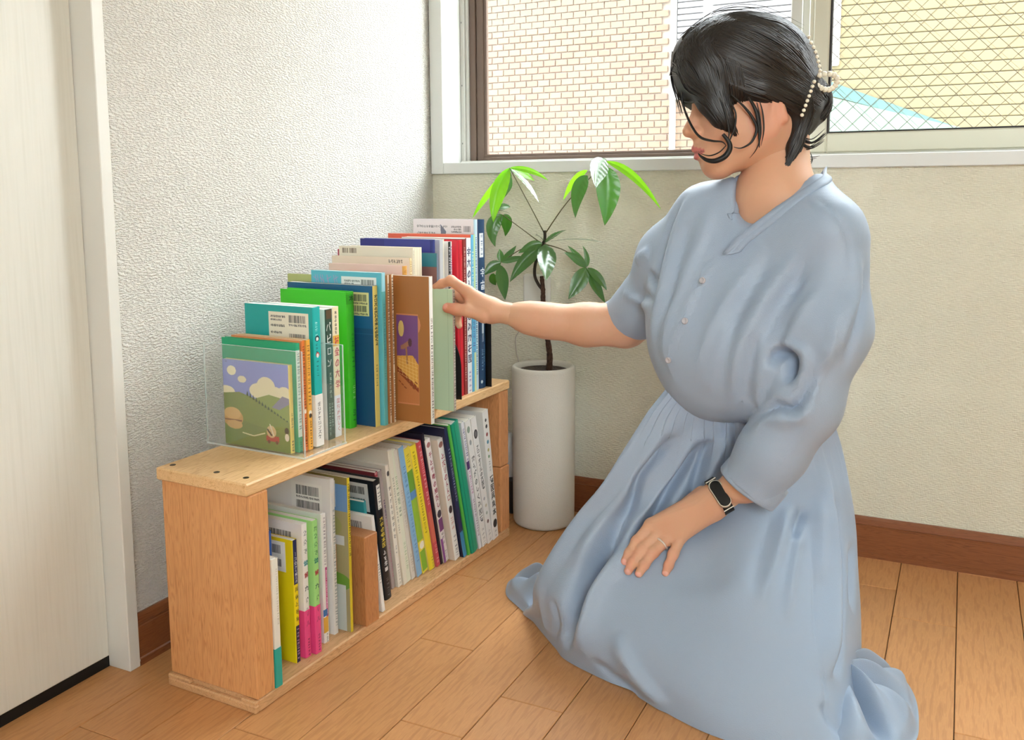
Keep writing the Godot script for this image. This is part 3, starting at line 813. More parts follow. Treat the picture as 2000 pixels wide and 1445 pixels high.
		{"x": -0.02, "z": -0.4668, "y": Y, "h": 0.3028, "t": 0.006, "d": 0.166, "old": true, "spine": "e6dfcb", "cover": "f2ead8", "face": [["b", 0.05, 0.014, 0.13, 0.045, "5a4638"], ["b", 0.15, 0.014, 0.24, 0.045, "5a4638"]], "art": [["s", 0.5, 0.02, 0.4, 0.98, "b7aa88"]], "label": "ivory picture book with two small barcodes at its top left"},
		{"x": -0.02, "z": -0.473, "y": Y, "h": 0.302, "t": 0.024, "d": 0.16, "old": true, "spine": "eee5cc", "cover": "efe7d2", "art": [["g", 0.32, 0, 0.32, 1, 1, "c9bd9b"], ["g", 0.68, 0, 0.68, 1, 1, "c9bd9b"]], "label": "thick ivory book with three banded plain spine"},
		{"x": 0.003, "z": -0.512, "y": Y, "h": 0.2905, "t": 0.004, "d": 0.15, "spine": "6d7f92", "cover": "6b4a48", "face": [["r", 0, 0, 1, 0.09, "2f7f90"], ["r", 0, 0.09, 1, 0.3, "7d5b58"], ["o", 0.78, 0.2, 0.03, 0.025, "b98f86"], ["o", 0.86, 0.19, 0.03, 0.025, "b98f86"], ["o", 0.72, 0.27, 0.04, 0.02, "caa49a"], ["r", 0, 0.42, 1, 1, "3d5d70"]], "label": "thin photo book with a dark brown cover topped by teal"},
		{"x": 0.0415, "z": -0.503, "y": Y, "h": 0.226, "t": 0.007, "d": 0.16, "spine": "b9b0a4", "cover": "bfe0c4", "face": [["g", 0.93, 0.0, 0.93, 1.0, 1, "9cc5a6"]], "art": [["s", 0.5, 0.02, 0.7, 0.98, "5a5148"]], "label": "pale mint green book pulled forward under the reaching hand"},
		{"x": -0.02, "z": -0.5307, "y": Y, "h": 0.3136, "t": 0.0157, "d": 0.1635, "hard": true, "spine": "23307a", "cover": "343f93", "face": [["r", 0, 0, 0.35, 1, "2b3383"]], "art": [["g", 0.3, 0, 0.3, 1, 1, "151d50"], ["g", 0.65, 0, 0.65, 1, 1, "151d50"]], "label": "navy blue hardcover with ridged spine in the far half of the upper row"},
		{"x": -0.018, "z": -0.556, "y": Y, "h": 0.3126, "t": 0.017, "d": 0.16, "spine": "bfc3c6", "cover": "c6cacb", "art": [["r", 0.7, 0, 1, 1, "d9d6c6"]], "label": "plain silver grey book right of the navy hardcover"},
		{"x": -0.0115, "z": -0.578, "y": Y, "h": 0.3076, "t": 0.0125, "d": 0.15, "spine": "ddd9d3", "cover": "e8e6e2", "art": [["r", 0, 0, 0.55, 1, "17151a"], ["s", 0.28, 0.03, 0.35, 0.9, "ece9ee"], ["s", 0.75, 0.03, 0.3, 0.5, "8a3f8e"]], "label": "book with half black half white lettered spine beside the red book"},
		{"x": -0.01, "z": -0.610, "y": Y, "h": 0.308, "t": 0.021, "d": 0.15, "hard": true, "spine": "d01b31", "cover": "c9162c", "art": [["g", 0.25, 0, 0.25, 1, 2, "8e0c1c"], ["g", 0.6, 0, 0.6, 1, 1, "8e0c1c"], ["s", 0.8, 0.1, 0.22, 0.5, "e7a088"]], "label": "thick bright red hardcover near the far end of the upper row"},
		{"x": -0.01, "z": -0.632, "y": Y, "h": 0.309, "t": 0.007, "d": 0.15, "spine": "8f2f2c", "cover": "8f2f2c", "art": [["s", 0.5, 0.05, 0.6, 0.9, "e6c9b8"]], "label": "thin maroon book with pale lettering right of the bright red hardcover"},
		{"x": -0.01, "z": -0.640, "y": Y, "h": 0.311, "t": 0.0205, "d": 0.15, "spine": "e9edf0", "cover": "eef0f0", "art": [["v", 0.55, 0.06, 0.7, "宇大のふくめるみかて図", "1f2d55", 0.75], ["r", 0, 0, 0.1, 1, "7d2f35"], ["s", 0.6, 0.85, 0.4, 0.97, "6a48a0"]], "label": "white book with bold navy lettering on its spine right of the maroon book"},
		{"x": -0.01, "z": -0.6618, "y": Y, "h": 0.3167, "t": 0.0165, "d": 0.1987, "spine": "5fb3dc", "cover": "e5644a", "art": [["r", 0.55, 0, 1, 0.5, "b9d9a0"], ["s", 0.35, 0.1, 0.4, 0.5, "eef4e0"], ["r", 0.5, 0.75, 1, 1, "d9e3a8"], ["s", 0.5, 0.55, 0.5, 0.75, "5a4aa0"]], "label": "book with orange red cover and light blue spine near the space book"},
		{"x": -0.0112, "z": -0.680, "y": Y, "h": 0.3461, "t": 0.0125, "d": 0.1465, "hard": true, "spine": "bfe0ee", "cover": "ece6e8", "face": [["h", 0.06, 0.035, 0.016, "宇飛行士は宇宙に行くために", "55585c"], ["h", 0.06, 0.075, 0.016, "どんな本をするの", "55585c"], ["p", [0.46, 0.03, 0.55, 0.07, 0.54, 0.14, 0.47, 0.1], "74788a"], ["b", 0.84, 0.04, 0.955, 0.075, "3c3c40"], ["l", 0.64, 0.04, 0.8, 0.009, "666666"], ["l", 0.68, 0.055, 0.8, 0.009, "666666"], ["l", 0.64, 0.07, 0.8, 0.009, "555555"]], "art": [["r", 0.55, 0, 1, 1, "f2f3f3"], ["s", 0.35, 0.1, 0.3, 0.9, "3d6e96"]], "label": "white astronaut book with small lettering across the top of its cover"},
		{"x": -0.0095, "z": -0.6945, "y": Y, "h": 0.3452, "t": 0.0255, "d": 0.15, "hard": true, "spine": "173f66", "cover": "163a60", "art": [["r", 0.12, 0.08, 0.62, 0.22, "e8eef2"], ["s", 0.37, 0.09, 0.3, 0.21, "3c5d84"], ["v", 0.45, 0.28, 0.62, "宇宙", "f2f6fa", 0.15], ["s", 0.82, 0.3, 0.14, 0.4, "9fb6cc"], ["o", 0.45, 0.6, 0.16, 0.016, "d5e4ee"], ["r", 0.32, 0.615, 0.58, 0.67, "c7d8e6"], ["g", 0.4, 0.67, 0.36, 0.72, 2, "c7d8e6"], ["g", 0.5, 0.67, 0.52, 0.72, 2, "c7d8e6"], ["s", 0.35, 0.76, 0.2, 0.88, "8fb0cc"], ["s", 0.6, 0.74, 0.15, 0.86, "8fb0cc"], ["o", 0.25, 0.96, 0.12, 0.01, "cfe0ea"]], "label": "tall dark blue space book at the far end of the upper row"},
	]
	for b in up:
		if b.label.begins_with("large brown"):
			b.face = scope
			b.from = 0.635
			b.upto = 0.435
		b.group = g1
		book(b)
	var W := 0.0192
	var low := [
		{"x": 0.0005, "z": -0.0447, "y": W, "h": 0.199, "t": 0.0135, "d": 0.13, "spine": "f0eee2", "cover": "f2f0e6", "art": [["s", 0.7, 0.08, 0.25, 0.5, "c9c4b4"]], "band": [0.061, "1ea79c", [], "teal paper band"], "label": "white paperback with a teal foot band, first in the lower row"},
		{"x": -0.034, "z": -0.0725, "y": W, "h": 0.226, "t": 0.012, "d": 0.13, "spine": "2a56a8", "cover": "2c58b0", "face": [["r", 0.6, 0.04, 0.98, 0.3, "2f5fb8"], ["o", 0.86, 0.14, 0.1, 0.045, "efe23c"], ["h", 0.72, 0.22, 0.09, "おは", "e8eef6"], ["h", 0.73, 0.225, 0.08, "おは", "cf3342"]], "label": "bright blue book with yellow and red print, half hidden by the near side panel"},
		{"x": -0.022, "z": -0.1169, "y": W, "h": 0.1999, "t": 0.0105, "d": 0.14, "spine": "efd613", "cover": "f0d812", "face": [["r", 0.5, 0.03, 0.9, 0.27, "f1efe6"], ["b", 0.56, 0.06, 0.84, 0.13, "3a3a3a"], ["b", 0.56, 0.175, 0.84, 0.235, "3a3a3a"]], "art": [["r", 0.15, 0, 1, 0.36, "1d2352"], ["v", 0.58, 0.1, 0.62, "13歳", "f2f2f2", 0.11], ["v", 0.58, 0.21, 0.42, "から鍛える", "e8e8f0", 0.14], ["v", 0.58, 0.38, 0.72, "具体と抽象", "3a3420", 0.3], ["r", 0.2, 0.7, 1, 1, "1d1c44"], ["s", 0.6, 0.72, 0.5, 0.97, "e6b8d8"]], "label": "yellow paperback with navy spine blocks and a white barcode label"},
		{"x": -0.019, "z": -0.1366, "y": W, "h": 0.2192, "t": 0.0125, "d": 0.145, "spine": "efebe6", "cover": "f3efec", "face": [["b", 0.55, 0.07, 0.85, 0.125, "333333"]], "art": [["v", 0.55, 0.05, 0.6, "2分で", "2c3a44", 0.2], ["v", 0.55, 0.27, 0.74, "読", "2f7f88"], ["v", 0.55, 0.36, 0.74, "解", "a03038"], ["v", 0.55, 0.46, 0.7, "力", "4d5a60"], ["v", 0.55, 0.55, 0.6, "ドリル", "2c2c34", 0.22]], "band": [0.078, "ef4f8e", [["v", 0.55, 0.02, 0.6, "リル", "8a2350", 0.4], ["s", 0.6, 0.6, 0.35, 0.95, "8a2350"]], "pink paper band"], "label": "white reading workbook with coloured lettering and a pink foot band"},
		{"x": -0.0125, "z": -0.1542, "y": W, "h": 0.2207, "t": 0.0128, "d": 0.145, "spine": "a2dd84", "cover": "a8e28a", "art": [["v", 0.55, 0.04, 0.6, "か2分で", "27603a", 0.24], ["v", 0.55, 0.28, 0.74, "読", "1f7b66"], ["v", 0.55, 0.37, 0.74, "解", "a03038"], ["v", 0.55, 0.47, 0.7, "力", "3d6a50"], ["v", 0.55, 0.56, 0.6, "ドリル", "2d6a38", 0.2]], "band": [0.08, "ef4f8e", [["v", 0.55, 0.02, 0.6, "リル", "8a2350", 0.4], ["s", 0.6, 0.6, 0.35, 0.95, "8a2350"]], "pink paper band"], "label": "light green reading workbook with a pink foot band"},
		{"x": -0.0235, "z": -0.1895, "y": W, "h": 0.2186, "t": 0.012, "d": 0.145, "spine": "e9e6e2", "cover": "eceae8", "art": [["s", 0.6, 0.03, 0.4, 0.4, "8a7a86"], ["r", 0.55, 0.42, 0.9, 0.8, "b23a78"], ["s", 0.72, 0.44, 0.22, 0.78, "f0d0e0"], ["r", 0, 0.74, 0.7, 0.79, "2a6aa8"], ["r", 0, 0.8, 0.8, 0.92, "dba83c"], ["s", 0.6, 0.93, 0.3, 0.99, "777777"]], "label": "white paperback with a magenta strip and ochre patch on its spine"},
		{"x": -0.028, "z": -0.2210, "y": W, "h": 0.2665, "t": 0.0108, "d": 0.17, "spine": "e2e0dc", "cover": "ebe8e4", "face": codes, "art": [["s", 0.65, 0.2, 0.5, 0.95, "7d8a8e"]], "label": "tall white book with two barcodes on its back cover, right of the magenta striped one"},
		{"x": -0.009, "z": -0.2418, "y": W, "h": 0.2662, "t": 0.0062, "d": 0.17, "spine": "d9c22c", "cover": "a39a72", "face": [["r", 0, 0, 1, 0.05, "8a7c44"], ["r", 0.4, 0.05, 1, 0.22, "6f97c4"], ["r", 0.5, 0.03, 0.85, 0.2, "efeee8"], ["b", 0.56, 0.05, 0.8, 0.1, "333333"], ["b", 0.56, 0.12, 0.8, 0.17, "333333"], ["o", 0.62, 0.32, 0.3, 0.1, "9c9c62"], ["o", 0.62, 0.32, 0.18, 0.06, "78804e"], ["r", 0.35, 0.44, 0.85, 0.64, "d39b6c"], ["r", 0.55, 0.38, 0.95, 0.44, "c9cdd0"], ["o", 0.82, 0.68, 0.2, 0.06, "6b9a3c"], ["r", 0.5, 0.7, 0.95, 1.0, "c8d0cc"], ["r", 0.55, 0.72, 0.8, 0.94, "8c8a7c"]], "art": [["s", 0.5, 0.04, 0.6, 0.5, "4f4a1c"]], "label": "illustrated activity book with yellow spine beside the wooden block"},
		{"x": -0.006, "z": -0.3285, "y": W, "h": 0.183, "t": 0.0085, "d": 0.15, "dz": 0.027, "spine": "e9e7e2", "cover": "eceae6", "face": [["b", 0.62, 0.07, 0.86, 0.15, "3a3a3a"], ["r", 0.02, 0.0, 0.6, 0.02, "d9d6d0"]], "art": [["s", 0.5, 0.5, 0.5, 0.7, "8a8a8a"]], "label": "short white book leaning on the wooden block, small barcode on its cover"},
		{"x": -0.03, "z": -0.3395, "y": W, "h": 0.202, "t": 0.0075, "d": 0.15, "dz": 0.027, "spine": "2b8f94", "cover": "2c8a92", "label": "teal book leaning behind the short white book"},
		{"x": -0.026, "z": -0.369, "y": W, "h": 0.2305, "t": 0.0195, "d": 0.16, "dz": 0.0287, "spine": "14161c", "cover": "161a22", "face": [["r", 0.48, 0.03, 0.92, 0.26, "d6d6d2"], ["b", 0.54, 0.06, 0.86, 0.12, "2a2a2a"], ["b", 0.54, 0.16, 0.86, 0.22, "2a2a2a"]], "art": [["r", 0.25, 0.04, 0.75, 0.24, "e8e6e0"], ["s", 0.5, 0.05, 0.4, 0.23, "555560"], ["v", 0.5, 0.3, 0.6, "大人の教本図", "d9c24a", 0.26], ["v", 0.5, 0.58, 0.5, "とを学", "dddddd", 0.14], ["r", 0.3, 0.73, 0.75, 0.76, "d8d8d8"], ["s", 0.5, 0.82, 0.4, 0.97, "8a8a92"]], "label": "black hardcover with yellow and white lettering, leaning in the lower row", "hard": true},
		{"x": -0.047, "z": -0.404, "y": W, "h": 0.236, "t": 0.0085, "d": 0.16, "dz": 0.033, "spine": "8a5a2e", "cover": "7c3238", "art": [["r", 0, 0, 1, 0.1, "b0404c"], ["s", 0.5, 0.0, 0.9, 0.1, "f0dcd8"], ["r", 0, 0.1, 1, 0.35, "94323c"], ["s", 0.5, 0.12, 0.6, 0.33, "e8c8b0"], ["s", 0.5, 0.4, 0.7, 0.8, "d9a03c"], ["r", 0, 0.82, 1, 1, "7a3340"]], "label": "book with red gingham and brown patterned spine beside the black hardcover"},
		{"x": -0.045, "z": -0.4145, "y": W, "h": 0.2365, "t": 0.0105, "d": 0.16, "dz": 0.035, "spine": "a89a98", "cover": "9a8c8a", "art": [["s", 0.7, 0.25, 0.4, 0.4, "3a3058"], ["s", 0.7, 0.42, 0.4, 0.9, "b06a80"]], "label": "mauve grey book leaning beside the gingham spined book"},
		{"x": -0.039, "z": -0.427, "y": W, "h": 0.244, "t": 0.0115, "d": 0.16, "dz": 0.034, "spine": "ece6da", "cover": "d8d0c2", "art": [["o", 0.5, 0.07, 0.3, 0.02, "35353a"], ["v", 0.5, 0.17, 0.62, "おふだとにんきさま", "2f3030", 0.44], ["s", 0.5, 0.66, 0.4, 0.72, "888888"], ["s", 0.55, 0.8, 0.5, 0.97, "a8a296"]], "label": "ivory picture book with black hiragana title and a small bird mark"},
		{"x": -0.0355, "z": -0.4400, "y": W, "h": 0.272, "t": 0.0115, "d": 0.18, "dz": 0.043, "spine": "e3ddcc", "cover": "dad3c4", "art": [["s", 0.5, 0.2, 0.4, 0.6, "8c9080"]], "label": "cream picture book, first of the taller leaning books"},
		{"x": -0.037, "z": -0.4530, "y": W, "h": 0.270, "t": 0.013, "d": 0.18, "dz": 0.0455, "spine": "dfe0cc", "cover": "d6d4c4", "art": [["s", 0.5, 0.2, 0.5, 0.3, "6f8a60"], ["s", 0.5, 0.32, 0.6, 0.48, "3f5a44"], ["s", 0.5, 0.7, 0.5, 0.9, "9ab08a"]], "label": "pale greenish white book with dark green printed spine"},
		{"x": -0.036, "z": -0.4675, "y": W, "h": 0.2685, "t": 0.013, "d": 0.18, "dz": 0.051, "spine": "d8d2c6", "cover": "cec6ba", "art": [["s", 0.5, 0.3, 0.4, 0.6, "b4aa9c"], ["s", 0.6, 0.8, 0.4, 0.95, "aaa092"]], "label": "plain beige book leaning left of the light blue spine"},
		{"x": -0.0325, "z": -0.482, "y": W, "h": 0.272, "t": 0.016, "d": 0.18, "dz": 0.056, "spine": "86b2d6", "cover": "b8b2ae", "art": [["s", 0.55, 0.15, 0.5, 0.3, "2f5a8c"], ["s", 0.55, 0.34, 0.5, 0.9, "4f7cab"]], "label": "book with light blue spine among the leaning picture books"},
		{"x": -0.032, "z": -0.5, "y": W, "h": 0.2665, "t": 0.0185, "d": 0.18, "dz": 0.0575, "spine": "e6d24c", "cover": "d0c070", "art": [["r", 0, 0.18, 1, 0.34, "6a9a38"], ["r", 0, 0.34, 1, 0.4, "5a8ac0"], ["r", 0, 0.4, 0.9, 0.74, "93b83e"], ["o", 0.6, 0.78, 0.4, 0.03, "efe9d8"], ["r", 0.1, 0.82, 1, 0.98, "7fae34"], ["s", 0.5, 0.05, 0.5, 0.16, "8a7a2c"]], "label": "picture book with yellow and leaf green patterned spine"},
		{"x": -0.027, "z": -0.5205, "y": W, "h": 0.269, "t": 0.0185, "d": 0.18, "dz": 0.061, "spine": "efd836", "cover": "e8d87a", "hard": true, "art": [["s", 0.3, 0.05, 0.3, 0.7, "6a5f20"], ["s", 0.6, 0.9, 0.3, 0.98, "8a7c28"]], "label": "plain lemon yellow hardcover leaning in the lower row"},
		{"x": -0.0255, "z": -0.541, "y": W, "h": 0.272, "t": 0.0125, "d": 0.18, "dz": 0.063, "spine": "c84a52", "cover": "c8686a", "art": [["s", 0.5, 0.03, 0.6, 0.5, "f2d8d4"], ["r", 0, 0.55, 1, 0.8, "d06a58"], ["s", 0.5, 0.82, 0.6, 0.97, "f0c8c0"]], "label": "coral red book between the lemon yellow hardcover and the black book"},
		{"x": -0.025, "z": -0.5555, "y": W, "h": 0.284, "t": 0.0075, "d": 0.176, "dz": 0.062, "spine": "1c1626", "cover": "1d1830", "hard": true, "label": "tall thin black hardcover, rising above the leaning books next to it"},
		{"x": -0.0225, "z": -0.565, "y": W, "h": 0.2705, "t": 0.016, "d": 0.18, "dz": 0.0635, "spine": "ece4e2", "cover": "ded4cc", "art": [["o", 0.5, 0.045, 0.35, 0.02, "a86a6a"], ["v", 0.5, 0.1, 0.66, "千と千尋の神隠し", "8c2440", 0.46], ["o", 0.5, 0.6, 0.4, 0.03, "3a2a38"], ["r", 0.1, 0.64, 0.95, 0.74, "7a3a78"], ["s", 0.5, 0.76, 0.5, 0.85, "555555"], ["r", 0, 0.8, 0.35, 1, "8a4a94"], ["s", 0.6, 0.9, 0.4, 0.98, "999999"]], "label": "white and purple picture book with dark red title down its spine"},
		{"x": -0.01, "z": -0.585, "y": W, "h": 0.266, "t": 0.0185, "d": 0.18, "dz": 0.0595, "spine": "f0ede6", "cover": "d8ccbc", "art": [["o", 0.45, 0.045, 0.35, 0.022, "9a6a60"], ["v", 0.5, 0.11, 0.7, "となりのトトロ", "a8283c", 0.4], ["o", 0.5, 0.58, 0.3, 0.03, "3a2a2a"], ["s", 0.5, 0.64, 0.5, 0.72, "c46a5a"], ["s", 0.55, 0.8, 0.45, 0.97, "6a6a6a"]], "label": "thick white picture book with red title beside the navy one"},
		{"x": -0.003, "z": -0.607, "y": W, "h": 0.2885, "t": 0.012, "d": 0.178, "dz": 0.069, "spine": "1d2350", "cover": "171c3c", "hard": true, "art": [["s", 0.5, 0.16, 0.5, 0.55, "c8cce0"], ["r", 0, 0.8, 1, 1, "3d8ab8"]], "label": "navy hardcover with a light blue foot, left of the green books"},
		{"x": 0.0, "z": -0.621, "y": W, "h": 0.294, "t": 0.0075, "d": 0.178, "dz": 0.074, "spine": "58b848", "cover": "4aa848", "label": "thin grass green book beside the teal green hardcover"},
		{"x": 0.004, "z": -0.6305, "y": W, "h": 0.293, "t": 0.026, "d": 0.18, "dz": 0.0735, "spine": "159a78", "cover": "1a8a74", "hard": true, "art": [["g", 0.25, 0, 0.25, 1, 2, "0c6c54"], ["g", 0.6, 0, 0.6, 1, 1, "0c6c54"]], "label": "thick teal green hardcover leaning near the far side panel"},
		{"x": 0.003, "z": -0.66, "y": W, "h": 0.288, "t": 0.0095, "d": 0.178, "dz": 0.068, "spine": "e8e6ea", "cover": "cfcfd4", "art": [["s", 0.5, 0.05, 0.6, 0.3, "2a3a7a"], ["r", 0, 0.3, 1, 0.36, "4a2a6a"], ["s", 0.5, 0.38, 0.7, 0.55, "a83a78"], ["s", 0.5, 0.6, 0.5, 0.9, "6a4a60"]], "label": "white book with purple and pink printed spine right of the teal green hardcover"},
		{"x": 0.0035, "z": -0.673, "y": W, "h": 0.2855, "t": 0.0185, "d": 0.18, "dz": 0.065, "spine": "eceae6", "cover": "d6d4d0", "art": [["o", 0.4, 0.07, 0.28, 0.025, "8a9a8a"], ["o", 0.45, 0.17, 0.2, 0.02, "9aa0a0"], ["v", 0.5, 0.27, 0.62, "からだのしくみ図鑑", "2c3434", 0.55], ["s", 0.5, 0.86, 0.5, 0.97, "8a8a88"]], "label": "white encyclopedia with the body title in dark hiragana"},
		{"x": 0.0055, "z": -0.6945, "y": W, "h": 0.288, "t": 0.0195, "d": 0.18, "dz": 0.068, "spine": "edebe8", "cover": "d8d6d2", "art": [["o", 0.5, 0.13, 0.34, 0.034, "2a2a30"], ["o", 0.5, 0.13, 0.2, 0.02, "6a6a70"], ["v", 0.5, 0.21, 0.55, "アロマオイルの大図鑑", "4a4a4a", 0.36], ["o", 0.4, 0.64, 0.18, 0.012, "b0b0b8"], ["o", 0.55, 0.7, 0.18, 0.012, "c8c0a8"], ["o", 0.5, 0.76, 0.16, 0.012, "a8b0a0"], ["o", 0.5, 0.83, 0.18, 0.014, "6a4a4a"], ["s", 0.5, 0.9, 0.4, 0.97, "999999"]], "label": "white encyclopedia with a black disc near the top of its spine"},
		{"x": 0.005, "z": -0.717, "y": W, "h": 0.2865, "t": 0.0225, "d": 0.18, "dz": 0.042, "spine": "efedea", "cover": "dddbd6", "art": [["o", 0.42, 0.07, 0.13, 0.012, "2f2f34"], ["o", 0.46, 0.12, 0.16, 0.014, "33343c"], ["o", 0.44, 0.18, 0.16, 0.014, "8a3a3a"], ["o", 0.48, 0.24, 0.16, 0.014, "4a8aa8"], ["o", 0.46, 0.3, 0.14, 0.012, "b0a860"], ["o", 0.46, 0.35, 0.12, 0.012, "5a8a5a"], ["s", 0.5, 0.38, 0.25, 0.46, "8a8a88"], ["v", 0.55, 0.5, 0.62, "鑑図具象本", "2a2c30", 0.32], ["o", 0.55, 0.88, 0.34, 0.032, "24262c"], ["s", 0.55, 0.94, 0.3, 0.985, "8a8a88"]], "label": "white encyclopedia with coloured dots, last in the lower row"},
	]
	for b in low:
		b.group = g2
		if not b.has("gloss"): b.gloss = true
		book(b)
	if pack_y + pack_h > 2048: push_warning("sheet full %d" % (pack_y + pack_h))
	var tx := ImageTexture.create_from_image(sheet)
	mats["book_print"].albedo_texture = tx
	mats["book_print_gloss"].albedo_texture = tx
	# the solid wooden block used as a book support
	var bw := wood("block_wood", Color(0.66, 0.42, 0.25), Color(0.78, 0.54, 0.34), Vector3(16, 1.0, 16), 0.5, 47)
	var bl := put("wood_block", boxm(Vector3(-0.15, 0.0, -0.036), Vector3(0.0, 0.157, 0.0), 0.0015), bw)
	bl.position = on_shelf(Vector3(0.003, W, -0.2685))
	bl.rotation.y = SHELF_TURN - 0.03
	tag(bl, "reddish brown solid wood block standing between the lower books", "wood block")

func build_stands() -> void:
	var ac := glass("acrylic", Color(0.93, 0.97, 0.96, 0.03))
	var s := thing("acrylic_stand", "clear acrylic book stand at the near end of the shelf top", "book stand", on_shelf(Vector3(0, 0.3462, 0)))
	s.rotation.y = SHELF_TURN
	put("base_plate", boxm(Vector3(-0.208, 0, -0.2366), Vector3(-0.004, 0.003, -0.1325), 0.0006), ac, s)
	put("end_plate", boxm(Vector3(-0.208, 0.0031, -0.1362), Vector3(-0.006, 0.166, -0.1332), 0.0006), ac, s)
	put("divider_plate", boxm(Vector3(-0.208, 0.0031, -0.2364), Vector3(-0.006, 0.1615, -0.2336), 0.0006), ac, s)
	var ed := mat("acrylic_edge", Color(0.92, 0.96, 0.95, 0.42), 0.35)
	ed.transparency = BaseMaterial3D.TRANSPARENCY_ALPHA
	for q in [[-0.1362, -0.1332, 0.166], [-0.2364, -0.2336, 0.1615]]:
		put("plate_edge", boxm(Vector3(-0.208, q[2], q[0]), Vector3(-0.006, q[2] + 0.0007, q[1]), 0.0), ed, s)
		put("plate_edge", boxm(Vector3(-0.006, 0.0031, q[0]), Vector3(-0.0053, q[2], q[1]), 0.0), ed, s)
		put("plate_edge", boxm(Vector3(-0.2087, 0.0031, q[0]), Vector3(-0.208, q[2], q[1]), 0.0), ed, s)
	put("plate_edge", boxm(Vector3(-0.208, 0.0, -0.1325), Vector3(-0.004, 0.003, -0.1318), 0.0), ed, s)
	put("plate_edge", boxm(Vector3(-0.004, 0.0, -0.2366), Vector3(-0.0033, 0.003, -0.1325), 0.0), ed, s)
	var blk := mat("black_steel", Color(0.022, 0.022, 0.025), 0.45)
	# two black steel bookends with rounded tops
	for q in [[-0.7218, 0.218, 0.0, "black steel bookend closing the far end of the upper row"], [-0.5925, 0.135, 0.004, "black steel bookend with curved top beside the red hardcover"]]:
		var e := thing("bookend", q[3], "bookend", on_shelf(Vector3(q[2], 0.3462, q[0])), "steel bookends")
		e.rotation.y = SHELF_TURN
		var st := begin()
		var prof := [Vector2(-0.15, 0.0), Vector2(0.0, 0.0)]
		for k in 13:
			var a := PI / 2 * k / 12.0
			prof.append(Vector2(-0.055 + 0.055 * cos(a), q[1] - 0.075 + 0.075 * sin(a)))
		for k in 7:
			var a := PI / 2 + PI / 2 * k / 6.0
			prof.append(Vector2(-0.1 + 0.05 * cos(a), q[1] - 0.05 + 0.05 * sin(a)))
		for k in prof.size():
			var a: Vector2 = prof[k]
			var b: Vector2 = prof[(k + 1) % prof.size()]
			quad(st, Vector3(a.x, a.y, 0), Vector3(a.x, a.y, -0.0016), Vector3(b.x, b.y, -0.0016), Vector3(b.x, b.y, 0))
			var m := Vector2(-0.08, q[1] * 0.5)
			tria(st, Vector3(m.x, m.y, 0), Vector3(a.x, a.y, 0), Vector3(b.x, b.y, 0))
			tria(st, Vector3(m.x, m.y, -0.0016), Vector3(b.x, b.y, -0.0016), Vector3(a.x, a.y, -0.0016))
		put("upright", st.commit(), blk, e)

# ---------------------------------------------------------------- potted plant
func leaf_mesh(base: Vector3, mid: Vector3, tip: Vector3, w: float, face: Vector3) -> ArrayMesh:
	var n := 18
	var m := 8
	var pos := []
	for i in n + 1:
		var t := float(i) / n
		var p := base.lerp(mid, t).lerp(mid.lerp(tip, t), t)
		var tan := (mid - base).lerp(tip - mid, t).normalized()
		var side := tan.cross(face).normalized()
		var up := side.cross(tan).normalized()
		var ww := w * pow(sin(PI * pow(t, 0.82)), 0.85) * (1.0 - 0.25 * t)
		if t > 0.93: ww = minf(ww, w * (1.0 - t) * 2.6 + 0.0003)
		if t < 0.04: ww = 0.0005
		for k in m + 1:
			var s := 2.0 * k / m - 1.0
			var vein := 0.035 * w * sin(t * 46.0 - absf(s) * 5.0) * (0.3 + absf(s)) * (1.0 - t * 0.5)
			pos.append(p + side * s * ww + up * (absf(s) * ww * 0.28 - s * s * ww * 0.14 + vein - 0.02 * w * (1.0 if k == m / 2 else 0.0)))
	var st := begin()
	for i in n + 1:
		for k in m + 1:
			st.set_uv(Vector2(float(k) / m, float(i) / n))
			st.add_vertex(pos[i * (m + 1) + k])
	for i in n:
		for k in m:
			var a := i * (m + 1) + k
			for q in [a, a + 1, a + m + 1, a + 1, a + m + 2, a + m + 1]: st.add_index(q)
	st.generate_normals()
	return st.commit()

